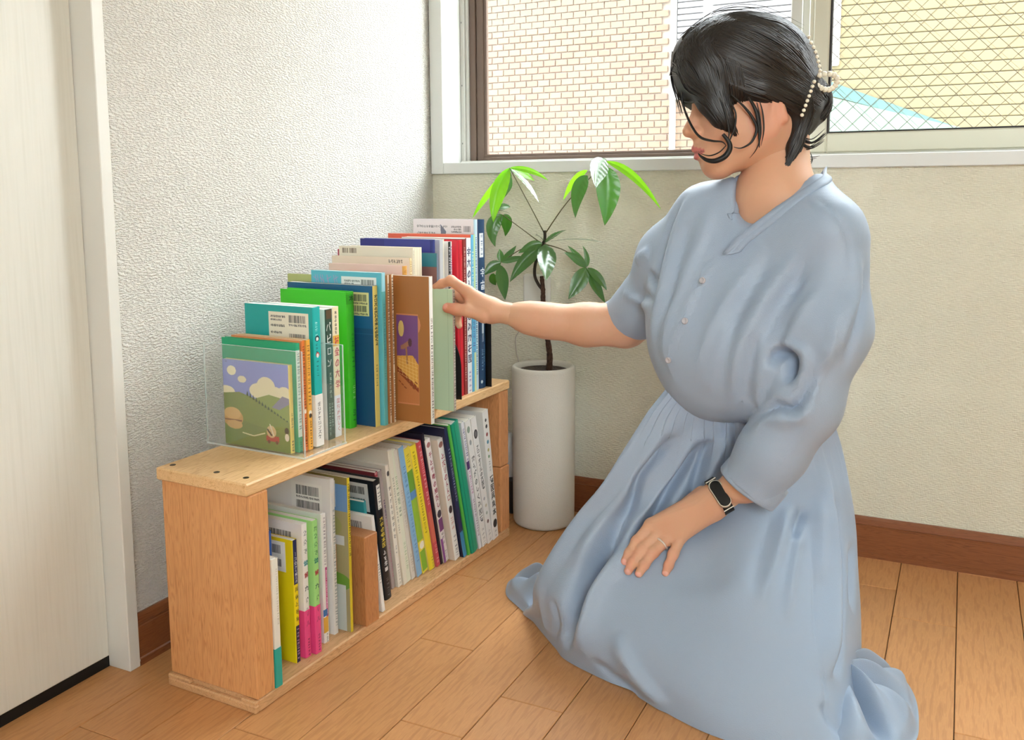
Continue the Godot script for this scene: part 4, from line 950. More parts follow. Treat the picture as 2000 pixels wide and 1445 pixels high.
func build_plant() -> void:
	var at := Vector3(0.335, 0.0, 0.1024)
	var pot := thing("plant_pot", "tall white cylindrical planter standing in the corner", "planter", at)
	var st := begin()
	lathe(st, [Vector2(0, 0.0), Vector2(0.060, 0.0), Vector2(0.0655, 0.003), Vector2(0.0685, 0.009), Vector2(0.0695, 0.03), Vector2(0.0705, 0.34), Vector2(0.0712, 0.352), Vector2(0.0700, 0.3585), Vector2(0.0668, 0.3612), Vector2(0.0615, 0.3605), Vector2(0.0580, 0.3565), Vector2(0.0565, 0.349), Vector2(0.0562, 0.31), Vector2(0.0562, 0.30), Vector2(0.0, 0.30)], 64)
	var pm := mat("pot_plaster", Color(0.86, 0.845, 0.80), 0.8)
	pm.heightmap_enabled = true
	pm.heightmap_scale = 0.05
	pm.heightmap_texture = noise_tex(256, 0.12, 3, 77, [[0.0, Color.BLACK], [1.0, Color.WHITE]])
	tri(pm, Vector3(9, 9, 9))
	put("planter_body", st.commit(), pm, pot)
	var plant := thing("money_tree", "young money tree with hand shaped leaf clusters in the white planter", "plant", at)
	st = begin()
	var prof := []
	for k in 9: prof.append(Vector2(0.056 * (8 - k) / 8.0, 0.3500 + 0.0015 * sin(k * 2.1)))
	lathe(st, prof, 40)
	var sm := mat("soil", Color(0.34, 0.30, 0.28), 0.95)
	sm.heightmap_enabled = true
	sm.heightmap_scale = 0.5
	sm.heightmap_texture = noise_tex(256, 0.09, 3, 78, [[0.0, Color.BLACK], [1.0, Color.WHITE]])
	tri(sm, Vector3(12, 12, 12))
	put("soil", st.commit(), sm, plant)
	st = begin()
	var tp := spline([Vector3(0.346, 0.325, 0.102), Vector3(0.348, 0.345, 0.102), Vector3(0.350, 0.382, 0.102), Vector3(0.345, 0.422, 0.102), Vector3(0.335, 0.498, 0.102), Vector3(0.334, 0.530, 0.102), Vector3(0.331, 0.560, 0.102)], 8)
	var rr := []
	for i in tp.size():
		tp[i] -= at
		rr.append(lerpf(0.0078, 0.0044, float(i) / tp.size()) + 0.0004 * sin(i * 2.7) + 0.0003 * sin(i * 1.3))
	tube(st, tp, rr, 14)
	var bark := mat("bark", Color(0.30, 0.21, 0.16), 0.85)
	bark.albedo_texture = noise_tex(256, 0.05, 4, 79, [[0.0, Color(0.5, 0.45, 0.42)], [0.5, Color(0.9, 0.85, 0.8)], [0.72, Color.WHITE], [0.8, Color(2.0, 1.9, 1.75)]])
	tri(bark, Vector3(16, 8, 16))
	put("trunk", st.commit(), bark, plant)
	st = begin()
	tp = spline([Vector3(0.333, 0.530, 0.102), Vector3(0.323, 0.542, 0.103), Vector3(0.315, 0.562, 0.104), Vector3(0.318, 0.590, 0.105), Vector3(0.328, 0.618, 0.104), Vector3(0.338, 0.640, 0.102), Vector3(0.338, 0.660, 0.101)], 6)
	for i in tp.size(): tp[i] -= at
	tube(st, tp, [0.0036, 0.0034], 10)
	put("branch", st.commit(), mat("twig_dark", Color(0.20, 0.16, 0.115), 0.8), plant)
	var stem := mat("petiole", Color(0.36, 0.33, 0.17), 0.6)
	for q in [[Vector3(0.337, 0.653, 0.100), Vector3(0.312, 0.709, 0.115), Vector3(0.268, 0.796, 0.130)], [Vector3(0.338, 0.652, 0.100), Vector3(0.401, 0.723, 0.125), Vector3(0.490, 0.800, 0.150)], [Vector3(0.329, 0.632, 0.100), Vector3(0.283, 0.665, 0.107), Vector3(0.243, 0.694, 0.115)],
		[Vector3(0.329, 0.630, 0.100), Vector3(0.286, 0.618, 0.115), Vector3(0.245, 0.589, 0.130)], [Vector3(0.338, 0.630, 0.100), Vector3(0.387, 0.616, 0.100), Vector3(0.434, 0.582, 0.100)], [Vector3(0.331, 0.622, 0.102), Vector3(0.338, 0.629, 0.105), Vector3(0.344, 0.632, 0.110)]]:
		st = begin()
		var pts := spline([q[0] - at, q[1] - at, q[2] - at], 5)
		tube(st, pts, [0.0015, 0.0014, 0.0013, 0.0012, 0.0011, 0.001], 7)
		put("stalk", st.commit(), stem, plant)
	var kinds := []
	for c in [[Color(0.235, 0.40, 0.155), Color(0.20, 0.42, 0.07), 0.36], [Color(0.42, 0.62, 0.16), Color(0.62, 0.95, 0.12), 0.38], [Color(0.36, 0.48, 0.31), Color(0.14, 0.3, 0.1), 0.16]]:
		var m := mat("leaf_%d" % kinds.size(), c[0], c[2])
		m.backlight_enabled = true
		m.backlight = c[1]
		m.clearcoat_enabled = true
		m.clearcoat = 0.5 if kinds.size() < 2 else 1.0
		m.clearcoat_roughness = 0.25
		kinds.append(m)
	var face := Vector3(0.45, 0.35, 0.82).normalized()
	for l in [
		[Vector3(0.268, 0.796, 0.130), Vector3(0.239, 0.741, 0.148), Vector3(0.242, 0.679, 0.160), 0.0201, 1],
		[Vector3(0.268, 0.796, 0.130), Vector3(0.195, 0.729, 0.118), Vector3(0.165, 0.686, 0.110), 0.0082, 1],
		[Vector3(0.268, 0.796, 0.130), Vector3(0.313, 0.796, 0.112), Vector3(0.346, 0.768, 0.100), 0.0074, 1],
		[Vector3(0.268, 0.796, 0.130), Vector3(0.286, 0.786, 0.094), Vector3(0.300, 0.768, 0.070), 0.0111, 1],
		[Vector3(0.268, 0.796, 0.130), Vector3(0.323, 0.764, 0.154), Vector3(0.354, 0.722, 0.170), 0.0111, 2],
		[Vector3(0.268, 0.796, 0.130), Vector3(0.268, 0.754, 0.112), Vector3(0.228, 0.720, 0.100), 0.0074, 2],
		[Vector3(0.494, 0.810, 0.150), Vector3(0.484, 0.789, 0.192), Vector3(0.499, 0.752, 0.220), 0.0230, 2],
		[Vector3(0.455, 0.788, 0.150), Vector3(0.423, 0.774, 0.150), Vector3(0.401, 0.726, 0.150), 0.0089, 1],
		[Vector3(0.455, 0.777, 0.150), Vector3(0.438, 0.752, 0.180), Vector3(0.448, 0.691, 0.200), 0.0171, 0],
		[Vector3(0.493, 0.795, 0.150), Vector3(0.508, 0.747, 0.150), Vector3(0.493, 0.674, 0.150), 0.0275, 0],
		[Vector3(0.496, 0.805, 0.150), Vector3(0.561, 0.790, 0.168), Vector3(0.621, 0.708, 0.180), 0.0097, 1],
		[Vector3(0.243, 0.694, 0.115), Vector3(0.208, 0.673, 0.127), Vector3(0.234, 0.624, 0.135), 0.0178, 0],
		[Vector3(0.243, 0.694, 0.115), Vector3(0.253, 0.681, 0.103), Vector3(0.239, 0.645, 0.095), 0.0149, 0],
		[Vector3(0.229, 0.703, 0.115), Vector3(0.255, 0.705, 0.133), Vector3(0.275, 0.697, 0.145), 0.0052, 2],
		[Vector3(0.231, 0.707, 0.115), Vector3(0.240, 0.716, 0.097), Vector3(0.248, 0.710, 0.085), 0.0082, 0],
		[Vector3(0.244, 0.590, 0.130), Vector3(0.239, 0.605, 0.118), Vector3(0.232, 0.618, 0.110), 0.0089, 0],
		[Vector3(0.246, 0.591, 0.130), Vector3(0.258, 0.605, 0.112), Vector3(0.269, 0.626, 0.100), 0.0082, 0],
		[Vector3(0.245, 0.589, 0.130), Vector3(0.225, 0.582, 0.142), Vector3(0.214, 0.562, 0.150), 0.0134, 0],
		[Vector3(0.242, 0.584, 0.130), Vector3(0.259, 0.548, 0.148), Vector3(0.269, 0.510, 0.160), 0.0156, 0],
		[Vector3(0.246, 0.590, 0.130), Vector3(0.279, 0.599, 0.130), Vector3(0.308, 0.603, 0.130), 0.0082, 0],
		[Vector3(0.226, 0.565, 0.130), Vector3(0.213, 0.549, 0.112), Vector3(0.218, 0.535, 0.100), 0.0111, 0],
		[Vector3(0.434, 0.582, 0.100), Vector3(0.416, 0.605, 0.112), Vector3(0.391, 0.615, 0.120), 0.0119, 0],
		[Vector3(0.434, 0.582, 0.100), Vector3(0.411, 0.607, 0.088), Vector3(0.383, 0.627, 0.080), 0.0074, 0],
		[Vector3(0.434, 0.582, 0.100), Vector3(0.434, 0.603, 0.082), Vector3(0.414, 0.627, 0.070), 0.0067, 0],
		[Vector3(0.434, 0.582, 0.100), Vector3(0.425, 0.549, 0.118), Vector3(0.405, 0.515, 0.130), 0.0193, 0],
		[Vector3(0.437, 0.581, 0.100), Vector3(0.466, 0.563, 0.100), Vector3(0.481, 0.534, 0.100), 0.0104, 0],
		[Vector3(0.439, 0.579, 0.100), Vector3(0.451, 0.541, 0.088), Vector3(0.471, 0.504, 0.080), 0.0126, 0],
		[Vector3(0.344, 0.630, 0.110), Vector3(0.371, 0.600, 0.164), Vector3(0.383, 0.561, 0.200), 0.0230, 2],
		[Vector3(0.343, 0.634, 0.110), Vector3(0.379, 0.659, 0.128), Vector3(0.405, 0.664, 0.140), 0.0104, 2],
		[Vector3(0.357, 0.637, 0.110), Vector3(0.430, 0.650, 0.146), Vector3(0.498, 0.641, 0.170), 0.0082, 2],
		[Vector3(0.343, 0.634, 0.110), Vector3(0.342, 0.652, 0.140), Vector3(0.342, 0.653, 0.160), 0.0082, 2],
		[Vector3(0.336, 0.632, 0.110), Vector3(0.315, 0.629, 0.122), Vector3(0.287, 0.611, 0.130), 0.0126, 0],
		[Vector3(0.336, 0.624, 0.110), Vector3(0.303, 0.600, 0.134), Vector3(0.276, 0.549, 0.150), 0.0178, 0],
	]:
		var f := face
		if l[4] == 2: f = Vector3(0.40, 0.76, 0.12).normalized()
		f = (f + Vector3(rng.randf_range(-0.3, 0.3), rng.randf_range(-0.15, 0.25), 0)).normalized()
		put("leaf", leaf_mesh(l[0] - at, l[1] - at, l[2] - at, l[3], f), kinds[l[4]], plant)

func build_corner_things() -> void:
	var ws := thing("wall_box", "flat white plastic box fixed to the wall behind the plant", "wall box", Vector3(0.278, 0.518, 0.0))
	put("case", boxm(Vector3(-0.034, -0.036, 0.0003), Vector3(0.034, 0.036, 0.013), 0.005), mat("white_plastic", Color(0.87, 0.865, 0.83), 0.45), ws)
	var st := begin()
	tube(st, spline([Vector3(0.266, 0.481, 0.008), Vector3(0.252, 0.445, 0.012), Vector3(0.235, 0.418, 0.014), Vector3(0.226, 0.400, 0.014), Vector3(0.227, 0.369, 0.012), Vector3(0.234, 0.335, 0.012), Vector3(0.236, 0.25, 0.014), Vector3(0.226, 0.16, 0.03)], 6), [0.0016], 8)
	var pc := put("power_cord", st.commit(), mat("cord_grey", Color(0.78, 0.76, 0.70), 0.5), ws)
	pc.position = -ws.position
	# crumpled white bag and a dark power strip glimpsed between shelf and planter
	st = begin()
	var pts := []
	for j in 9:
		for i in 20:
			var a := TAU * i / 20.0
			var v := float(j) / 8.0
			var r := (0.022 * sin(PI * (0.12 + 0.80 * v))) * (1.0 + 0.28 * sin(3 * a + 5 * v) + 0.15 * sin(7 * a - 9 * v))
			pts.append(Vector3(r * cos(a), 0.105 * v, r * sin(a) * 0.8))
	for p in pts: st.add_vertex(p)
	for j in 8:
		for i in 20:
			var a := j * 20 + i
			var b := j * 20 + (i + 1) % 20
			for q in [a, b, a + 20, b, b + 20, a + 20]: st.add_index(q)
	st.generate_normals()
	var bag := put("plastic_bag", st.commit(), mat("bag_white", Color(0.86, 0.86, 0.85), 0.4))
	bag.position = Vector3(0.2335, 0.083, 0.07)
	tag(bag, "crumpled white bag squeezed between the shelf end and the planter", "bag")
	var ps := put("power_strip", boxm(Vector3(-0.02, 0, -0.022), Vector3(0.02, 0.082, 0.022), 0.004), mat("dark_plastic", Color(0.13, 0.12, 0.12), 0.5))
	ps.position = Vector3(0.2335, 0.0003, 0.07)
	tag(ps, "dark plastic box on the floor behind the shelf end, under the white bag", "box")

func bodice_field() -> Field:
	var f := Field.new()
	f.group()
	f.cap(Vector3(0.7987, 0.6995, 0.5025), Vector3(0.9816, 0.6848, 0.5751), 0.0500, 0.0450, 0.050)
	f.cap(Vector3(0.8414, 0.7353, 0.5266), Vector3(0.7957, 0.7055, 0.5145), 0.0300, 0.0450, 0.050)
	f.cap(Vector3(0.9553, 0.7449, 0.5292), Vector3(0.9752, 0.6958, 0.5599), 0.0280, 0.0400, 0.050)
	f.cap(Vector3(0.7949, 0.6075, 0.5061), Vector3(0.9223, 0.5990, 0.5327), 0.0920, 0.0840, 0.050)
	f.cap(Vector3(0.8010, 0.5319, 0.5249), Vector3(0.9064, 0.5323, 0.5389), 0.0960, 0.0860, 0.050)
	f.cap(Vector3(0.8157, 0.4853, 0.5353), Vector3(0.9101, 0.4940, 0.5537), 0.0830, 0.0800, 0.050)
	f.cap(Vector3(0.8223, 0.4533, 0.5365), Vector3(0.9134, 0.4611, 0.5454), 0.0580, 0.0560, 0.050)
	f.close(0.018)
	f.group()
	f.cap(Vector3(0.9926, 0.6730, 0.5712), Vector3(0.9835, 0.5516, 0.5873), 0.0450, 0.0590, 0.030)
	f.cap(Vector3(0.9835, 0.5516, 0.5873), Vector3(0.9585, 0.4400, 0.6045), 0.0590, 0.0490, 0.030)
	f.cap(Vector3(0.9585, 0.4400, 0.6045), Vector3(0.9192, 0.3672, 0.6066), 0.0490, 0.0455, 0.030)
	f.cap(Vector3(0.9192, 0.3672, 0.6066), Vector3(0.8747, 0.2918, 0.6060), 0.0455, 0.0430, 0.030)
	f.cut(Vector3(0.8805, 0.3017, 0.6017), Vector3(-0.5838, -0.7863, 0.2022))
	f.close(0.009)
	f.group()
	f.cap(Vector3(0.9557, 0.5145, 0.6011), Vector3(0.9401, 0.4655, 0.6194), 0.0360, 0.0240, 0.030)
	f.close(0.012)
	f.group()
	f.cap(Vector3(0.7947, 0.7013, 0.5099), Vector3(0.7319, 0.6340, 0.4780), 0.0550, 0.0580, 0.030)
	f.cap(Vector3(0.7319, 0.6340, 0.4780), Vector3(0.6727, 0.5500, 0.4409), 0.0580, 0.0480, 0.030)
	f.cap(Vector3(0.6727, 0.5500, 0.4409), Vector3(0.6021, 0.5075, 0.4151), 0.0480, 0.0385, 0.030)
	f.cut(Vector3(0.6102, 0.5113, 0.4194), Vector3(-0.8175, -0.4924, -0.2987))
	f.close(0.014)
	f.sub(Vector3(0.9009, 0.3292, 0.5946), Vector3(0.8513, 0.2624, 0.6118), 0.0370, 0.0410, 0.004)
	f.sub(Vector3(0.6348, 0.5261, 0.4284), Vector3(0.5694, 0.4867, 0.4045), 0.0310, 0.0350, 0.004)
	f.sub(Vector3(0.8968, 0.7782, 0.5148), Vector3(0.8580, 0.6938, 0.6145), 0.0600, 0.0090, 0.004)
	f.sub(Vector3(0.8968, 0.7782, 0.5148), Vector3(0.9012, 0.8571, 0.4958), 0.0600, 0.0750, 0.004)
	return f

func skirt_rings() -> Array:
	return [
		[Vector2(0.485, 0.535), Vector2(0.520, 0.575), Vector2(0.585, 0.640), Vector2(0.625, 0.675), Vector2(0.740, 0.720), Vector2(0.870, 0.775), Vector2(0.985, 0.782), Vector2(1.050, 0.765), Vector2(1.055, 0.650), Vector2(1.043, 0.500), Vector2(1.000, 0.380), Vector2(0.850, 0.300), Vector2(0.680, 0.340), Vector2(0.550, 0.440)],
		[Vector2(0.525, 0.585), Vector2(0.560, 0.630), Vector2(0.615, 0.680), Vector2(0.660, 0.705), Vector2(0.760, 0.735), Vector2(0.870, 0.765), Vector2(0.975, 0.760), Vector2(1.030, 0.730), Vector2(1.045, 0.620), Vector2(1.041, 0.490), Vector2(1.000, 0.380), Vector2(0.850, 0.310), Vector2(0.690, 0.360), Vector2(0.570, 0.470)],
		[Vector2(0.544, 0.619), Vector2(0.579, 0.657), Vector2(0.634, 0.687), Vector2(0.689, 0.697), Vector2(0.769, 0.712), Vector2(0.869, 0.732), Vector2(0.959, 0.722), Vector2(1.014, 0.677), Vector2(1.037, 0.587), Vector2(1.038, 0.487), Vector2(0.999, 0.382), Vector2(0.849, 0.317), Vector2(0.699, 0.377), Vector2(0.589, 0.497)],
		[Vector2(0.573, 0.621), Vector2(0.611, 0.642), Vector2(0.662, 0.653), Vector2(0.732, 0.658), Vector2(0.813, 0.660), Vector2(0.894, 0.688), Vector2(0.954, 0.668), Vector2(0.995, 0.617), Vector2(1.025, 0.547), Vector2(1.031, 0.473), Vector2(0.995, 0.375), Vector2(0.853, 0.324), Vector2(0.722, 0.385), Vector2(0.621, 0.506)],
		[Vector2(0.609, 0.609), Vector2(0.647, 0.613), Vector2(0.688, 0.608), Vector2(0.739, 0.598), Vector2(0.810, 0.592), Vector2(0.876, 0.623), Vector2(0.942, 0.598), Vector2(0.987, 0.547), Vector2(1.013, 0.501), Vector2(1.024, 0.458), Vector2(0.982, 0.369), Vector2(0.860, 0.329), Vector2(0.749, 0.389), Vector2(0.657, 0.511)],
		[Vector2(0.654, 0.607), Vector2(0.688, 0.601), Vector2(0.728, 0.581), Vector2(0.774, 0.556), Vector2(0.825, 0.546), Vector2(0.880, 0.561), Vector2(0.936, 0.536), Vector2(0.976, 0.510), Vector2(1.002, 0.485), Vector2(1.014, 0.460), Vector2(0.976, 0.379), Vector2(0.870, 0.343), Vector2(0.779, 0.399), Vector2(0.698, 0.510)],
		[Vector2(0.689, 0.596), Vector2(0.720, 0.592), Vector2(0.755, 0.574), Vector2(0.795, 0.554), Vector2(0.834, 0.543), Vector2(0.878, 0.537), Vector2(0.923, 0.520), Vector2(0.959, 0.496), Vector2(0.986, 0.470), Vector2(0.998, 0.448), Vector2(0.965, 0.392), Vector2(0.879, 0.367), Vector2(0.798, 0.412), Vector2(0.732, 0.513)],
		[Vector2(0.724, 0.583), Vector2(0.746, 0.586), Vector2(0.775, 0.578), Vector2(0.803, 0.568), Vector2(0.836, 0.559), Vector2(0.874, 0.547), Vector2(0.913, 0.531), Vector2(0.945, 0.509), Vector2(0.967, 0.488), Vector2(0.979, 0.463), Vector2(0.949, 0.411), Vector2(0.874, 0.391), Vector2(0.804, 0.431), Vector2(0.749, 0.516)],
		[Vector2(0.757, 0.558), Vector2(0.778, 0.573), Vector2(0.800, 0.572), Vector2(0.823, 0.566), Vector2(0.846, 0.558), Vector2(0.875, 0.546), Vector2(0.905, 0.530), Vector2(0.931, 0.513), Vector2(0.952, 0.492), Vector2(0.960, 0.471), Vector2(0.935, 0.426), Vector2(0.871, 0.409), Vector2(0.811, 0.441), Vector2(0.767, 0.505)],
	]

func bodice_folds() -> Array:
	return [
		[0.0050, 0.0093, 0.0119, [Vector3(0.902, 0.676, 0.601), Vector3(0.869, 0.620, 0.611), Vector3(0.853, 0.594, 0.618), Vector3(0.831, 0.548, 0.628), Vector3(0.813, 0.489, 0.629), Vector3(0.799, 0.458, 0.621)]],
		[0.0065, 0.0093, 0.0136, [Vector3(0.976, 0.679, 0.623), Vector3(0.937, 0.641, 0.613), Vector3(0.903, 0.589, 0.625), Vector3(0.881, 0.537, 0.635), Vector3(0.867, 0.487, 0.635), Vector3(0.857, 0.423, 0.607)]],
		[0.0040, 0.0085, 0.0102, [Vector3(0.859, 0.572, 0.624), Vector3(0.841, 0.509, 0.633), Vector3(0.823, 0.441, 0.617)]],
		[-0.0035, 0.0102, 0.0102, [Vector3(0.918, 0.669, 0.607), Vector3(0.885, 0.610, 0.616), Vector3(0.860, 0.550, 0.630), Vector3(0.839, 0.472, 0.629)]],
		[0.0045, 0.0102, 0.0119, [Vector3(0.771, 0.727, 0.560), Vector3(0.756, 0.679, 0.567), Vector3(0.745, 0.602, 0.594), Vector3(0.734, 0.546, 0.597), Vector3(0.732, 0.497, 0.594)]],
		[0.0040, 0.0085, 0.0102, [Vector3(0.818, 0.742, 0.561), Vector3(0.802, 0.681, 0.581), Vector3(0.779, 0.608, 0.606), Vector3(0.757, 0.534, 0.615), Vector3(0.756, 0.477, 0.609)]],
		[-0.0030, 0.0085, 0.0085, [Vector3(0.792, 0.727, 0.566), Vector3(0.773, 0.665, 0.581), Vector3(0.763, 0.596, 0.605), Vector3(0.748, 0.533, 0.610)]],
		[0.0032, 0.0030, 0.0136, [Vector3(0.837, 0.652, 0.594), Vector3(0.814, 0.621, 0.605), Vector3(0.797, 0.583, 0.615), Vector3(0.784, 0.545, 0.623), Vector3(0.765, 0.492, 0.618), Vector3(0.773, 0.453, 0.610)]],
		[-0.0060, 0.0059, 0.0102, [Vector3(0.774, 0.748, 0.542), Vector3(0.750, 0.711, 0.552), Vector3(0.738, 0.663, 0.560), Vector3(0.734, 0.608, 0.583), Vector3(0.726, 0.560, 0.587)]],
		[-0.0016, 0.0026, 0.0026, [Vector3(0.961, 0.740, 0.589), Vector3(0.987, 0.722, 0.612), Vector3(1.011, 0.686, 0.615), Vector3(1.016, 0.644, 0.617), Vector3(1.007, 0.596, 0.637)]],
		[0.0050, 0.0076, 0.0136, [Vector3(1.022, 0.671, 0.607), Vector3(1.028, 0.615, 0.614), Vector3(1.016, 0.561, 0.645), Vector3(0.985, 0.488, 0.649)]],
		[-0.0050, 0.0068, 0.0085, [Vector3(1.035, 0.656, 0.592), Vector3(1.036, 0.607, 0.604), Vector3(1.029, 0.554, 0.636), Vector3(1.010, 0.488, 0.633)]],
		[0.0040, 0.0076, 0.0102, [Vector3(1.012, 0.616, 0.627), Vector3(1.002, 0.547, 0.651), Vector3(0.979, 0.474, 0.653), Vector3(0.962, 0.423, 0.659)]],
		[-0.0170, 0.0068, 0.0085, [Vector3(0.914, 0.496, 0.640), Vector3(0.926, 0.514, 0.639), Vector3(0.939, 0.520, 0.640), Vector3(0.948, 0.509, 0.645), Vector3(0.945, 0.489, 0.648), Vector3(0.938, 0.477, 0.649)]],
		[0.0060, 0.0068, 0.0085, [Vector3(0.922, 0.526, 0.639), Vector3(0.945, 0.534, 0.643), Vector3(0.967, 0.524, 0.651), Vector3(0.965, 0.494, 0.650), Vector3(0.953, 0.465, 0.657)]],
		[-0.0110, 0.0051, 0.0068, [Vector3(0.901, 0.424, 0.633), Vector3(0.928, 0.446, 0.652), Vector3(0.952, 0.446, 0.660), Vector3(0.969, 0.467, 0.657), Vector3(0.982, 0.506, 0.650)]],
		[0.0040, 0.0085, 0.0102, [Vector3(0.888, 0.395, 0.641), Vector3(0.918, 0.422, 0.649), Vector3(0.961, 0.434, 0.661), Vector3(0.993, 0.460, 0.649)]],
		[-0.0015, 0.0026, 0.0026, [Vector3(0.980, 0.464, 0.655), Vector3(0.966, 0.423, 0.658), Vector3(0.939, 0.377, 0.657), Vector3(0.907, 0.328, 0.652)]],
		[-0.0080, 0.0068, 0.0085, [Vector3(0.703, 0.616, 0.539), Vector3(0.738, 0.607, 0.588)]],
		[0.0060, 0.0085, 0.0085, [Vector3(0.678, 0.634, 0.516), Vector3(0.710, 0.653, 0.539)]],
		[0.0050, 0.0085, 0.0085, [Vector3(0.644, 0.577, 0.484), Vector3(0.682, 0.567, 0.505), Vector3(0.727, 0.565, 0.587)]],
		[-0.0060, 0.0059, 0.0059, [Vector3(0.678, 0.586, 0.508), Vector3(0.730, 0.577, 0.589)]],
		[-0.0040, 0.0085, 0.0085, [Vector3(0.962, 0.642, 0.618), Vector3(0.927, 0.583, 0.626), Vector3(0.906, 0.525, 0.640)]],
		[0.0035, 0.0085, 0.0085, [Vector3(0.979, 0.615, 0.633), Vector3(0.952, 0.565, 0.644), Vector3(0.929, 0.511, 0.639)]],
		[-0.0040, 0.0076, 0.0076, [Vector3(0.897, 0.553, 0.634), Vector3(0.887, 0.493, 0.638), Vector3(0.879, 0.435, 0.617)]],
		[0.0035, 0.0076, 0.0076, [Vector3(0.914, 0.511, 0.641), Vector3(0.901, 0.463, 0.633), Vector3(0.897, 0.430, 0.621)]],
	]

func skirt_folds() -> Array:
	return [
		[-0.0120, 0.0085, 0.0102, [Vector3(0.802, 0.360, 0.557), Vector3(0.785, 0.325, 0.555), Vector3(0.757, 0.277, 0.564), Vector3(0.720, 0.210, 0.609), Vector3(0.699, 0.179, 0.639)]],
		[0.0090, 0.0136, 0.0153, [Vector3(0.806, 0.379, 0.562), Vector3(0.771, 0.316, 0.560), Vector3(0.733, 0.249, 0.581), Vector3(0.689, 0.184, 0.635)]],
		[-0.0100, 0.0085, 0.0102, [Vector3(0.762, 0.372, 0.578), Vector3(0.742, 0.336, 0.580), Vector3(0.712, 0.292, 0.591), Vector3(0.699, 0.245, 0.596), Vector3(0.669, 0.181, 0.637)]],
		[0.0080, 0.0136, 0.0153, [Vector3(0.773, 0.404, 0.579), Vector3(0.729, 0.339, 0.588), Vector3(0.684, 0.261, 0.602), Vector3(0.641, 0.187, 0.631), Vector3(0.629, 0.137, 0.663)]],
		[-0.0080, 0.0076, 0.0085, [Vector3(0.816, 0.361, 0.553), Vector3(0.803, 0.330, 0.549), Vector3(0.787, 0.270, 0.555), Vector3(0.773, 0.234, 0.581)]],
		[0.0070, 0.0119, 0.0119, [Vector3(0.843, 0.372, 0.550), Vector3(0.820, 0.318, 0.543), Vector3(0.803, 0.271, 0.551)]],
		[-0.0260, 0.0119, 0.0170, [Vector3(0.697, 0.237, 0.599), Vector3(0.667, 0.174, 0.642), Vector3(0.646, 0.131, 0.672), Vector3(0.635, 0.079, 0.693), Vector3(0.616, 0.020, 0.675)]],
		[0.0090, 0.0153, 0.0255, [Vector3(0.717, 0.216, 0.604), Vector3(0.680, 0.160, 0.654), Vector3(0.661, 0.118, 0.684), Vector3(0.655, 0.073, 0.700), Vector3(0.645, 0.037, 0.698)]],
		[0.0110, 0.0059, 0.0187, [Vector3(0.978, 0.326, 0.484), Vector3(0.992, 0.254, 0.512), Vector3(1.002, 0.191, 0.560), Vector3(1.011, 0.138, 0.620), Vector3(1.017, 0.098, 0.675), Vector3(1.014, 0.079, 0.707)]],
		[-0.0090, 0.0085, 0.0085, [Vector3(0.998, 0.288, 0.485), Vector3(1.011, 0.188, 0.546), Vector3(1.023, 0.109, 0.638), Vector3(1.027, 0.070, 0.697)]],
		[-0.0016, 0.0026, 0.0026, [Vector3(0.964, 0.251, 0.542), Vector3(0.981, 0.182, 0.607), Vector3(0.994, 0.125, 0.670), Vector3(1.006, 0.095, 0.696), Vector3(1.016, 0.073, 0.715), Vector3(1.022, 0.047, 0.740), Vector3(1.035, 0.028, 0.752)]],
		[0.0050, 0.0093, 0.0093, [Vector3(0.937, 0.272, 0.542), Vector3(0.930, 0.208, 0.620), Vector3(0.919, 0.150, 0.694)]],
		[0.0040, 0.0076, 0.0076, [Vector3(0.958, 0.252, 0.547), Vector3(0.955, 0.192, 0.625), Vector3(0.958, 0.140, 0.687)]],
		[-0.0025, 0.0085, 0.0085, [Vector3(0.913, 0.269, 0.558), Vector3(0.908, 0.214, 0.623), Vector3(0.903, 0.171, 0.677)]],
		[0.0040, 0.0255, 0.0255, [Vector3(0.736, 0.156, 0.661), Vector3(0.804, 0.142, 0.678), Vector3(0.872, 0.164, 0.679), Vector3(0.921, 0.203, 0.631)]],
		[0.0070, 0.0102, 0.0187, [Vector3(0.711, 0.089, 0.708), Vector3(0.752, 0.045, 0.733), Vector3(0.812, 0.008, 0.753)]],
		[-0.0040, 0.0119, 0.0102, [Vector3(0.670, 0.034, 0.707), Vector3(0.718, 0.011, 0.714), Vector3(0.759, 0.002, 0.728)]],
		[-0.0070, 0.0085, 0.0085, [Vector3(1.025, 0.209, 0.485), Vector3(1.034, 0.121, 0.568)]],
		[-0.0040, 0.0085, 0.0085, [Vector3(1.015, 0.062, 0.730), Vector3(1.026, 0.044, 0.739), Vector3(1.045, 0.023, 0.739)]],
		[-0.0040, 0.0085, 0.0085, [Vector3(0.591, 0.101, 0.666), Vector3(0.601, 0.062, 0.671), Vector3(0.587, 0.017, 0.646)]],
		[0.0030, 0.0102, 0.0102, [Vector3(0.569, 0.104, 0.651), Vector3(0.564, 0.052, 0.636), Vector3(0.577, 0.020, 0.638)]],
		[0.0050, 0.0102, 0.0119, [Vector3(0.748, 0.269, 0.570), Vector3(0.715, 0.197, 0.622), Vector3(0.689, 0.143, 0.669)]],
		[-0.0070, 0.0076, 0.0076, [Vector3(0.869, 0.378, 0.545), Vector3(0.866, 0.327, 0.541), Vector3(0.867, 0.283, 0.558)]],
		[0.0050, 0.0102, 0.0102, [Vector3(0.891, 0.370, 0.536), Vector3(0.891, 0.329, 0.535)]],
		[-0.0070, 0.0085, 0.0085, [Vector3(0.955, 0.268, 0.534), Vector3(0.952, 0.246, 0.558), Vector3(0.949, 0.224, 0.587)]],
		[0.0050, 0.0119, 0.0119, [Vector3(0.974, 0.284, 0.510), Vector3(0.982, 0.218, 0.556), Vector3(0.990, 0.169, 0.612)]],
	]

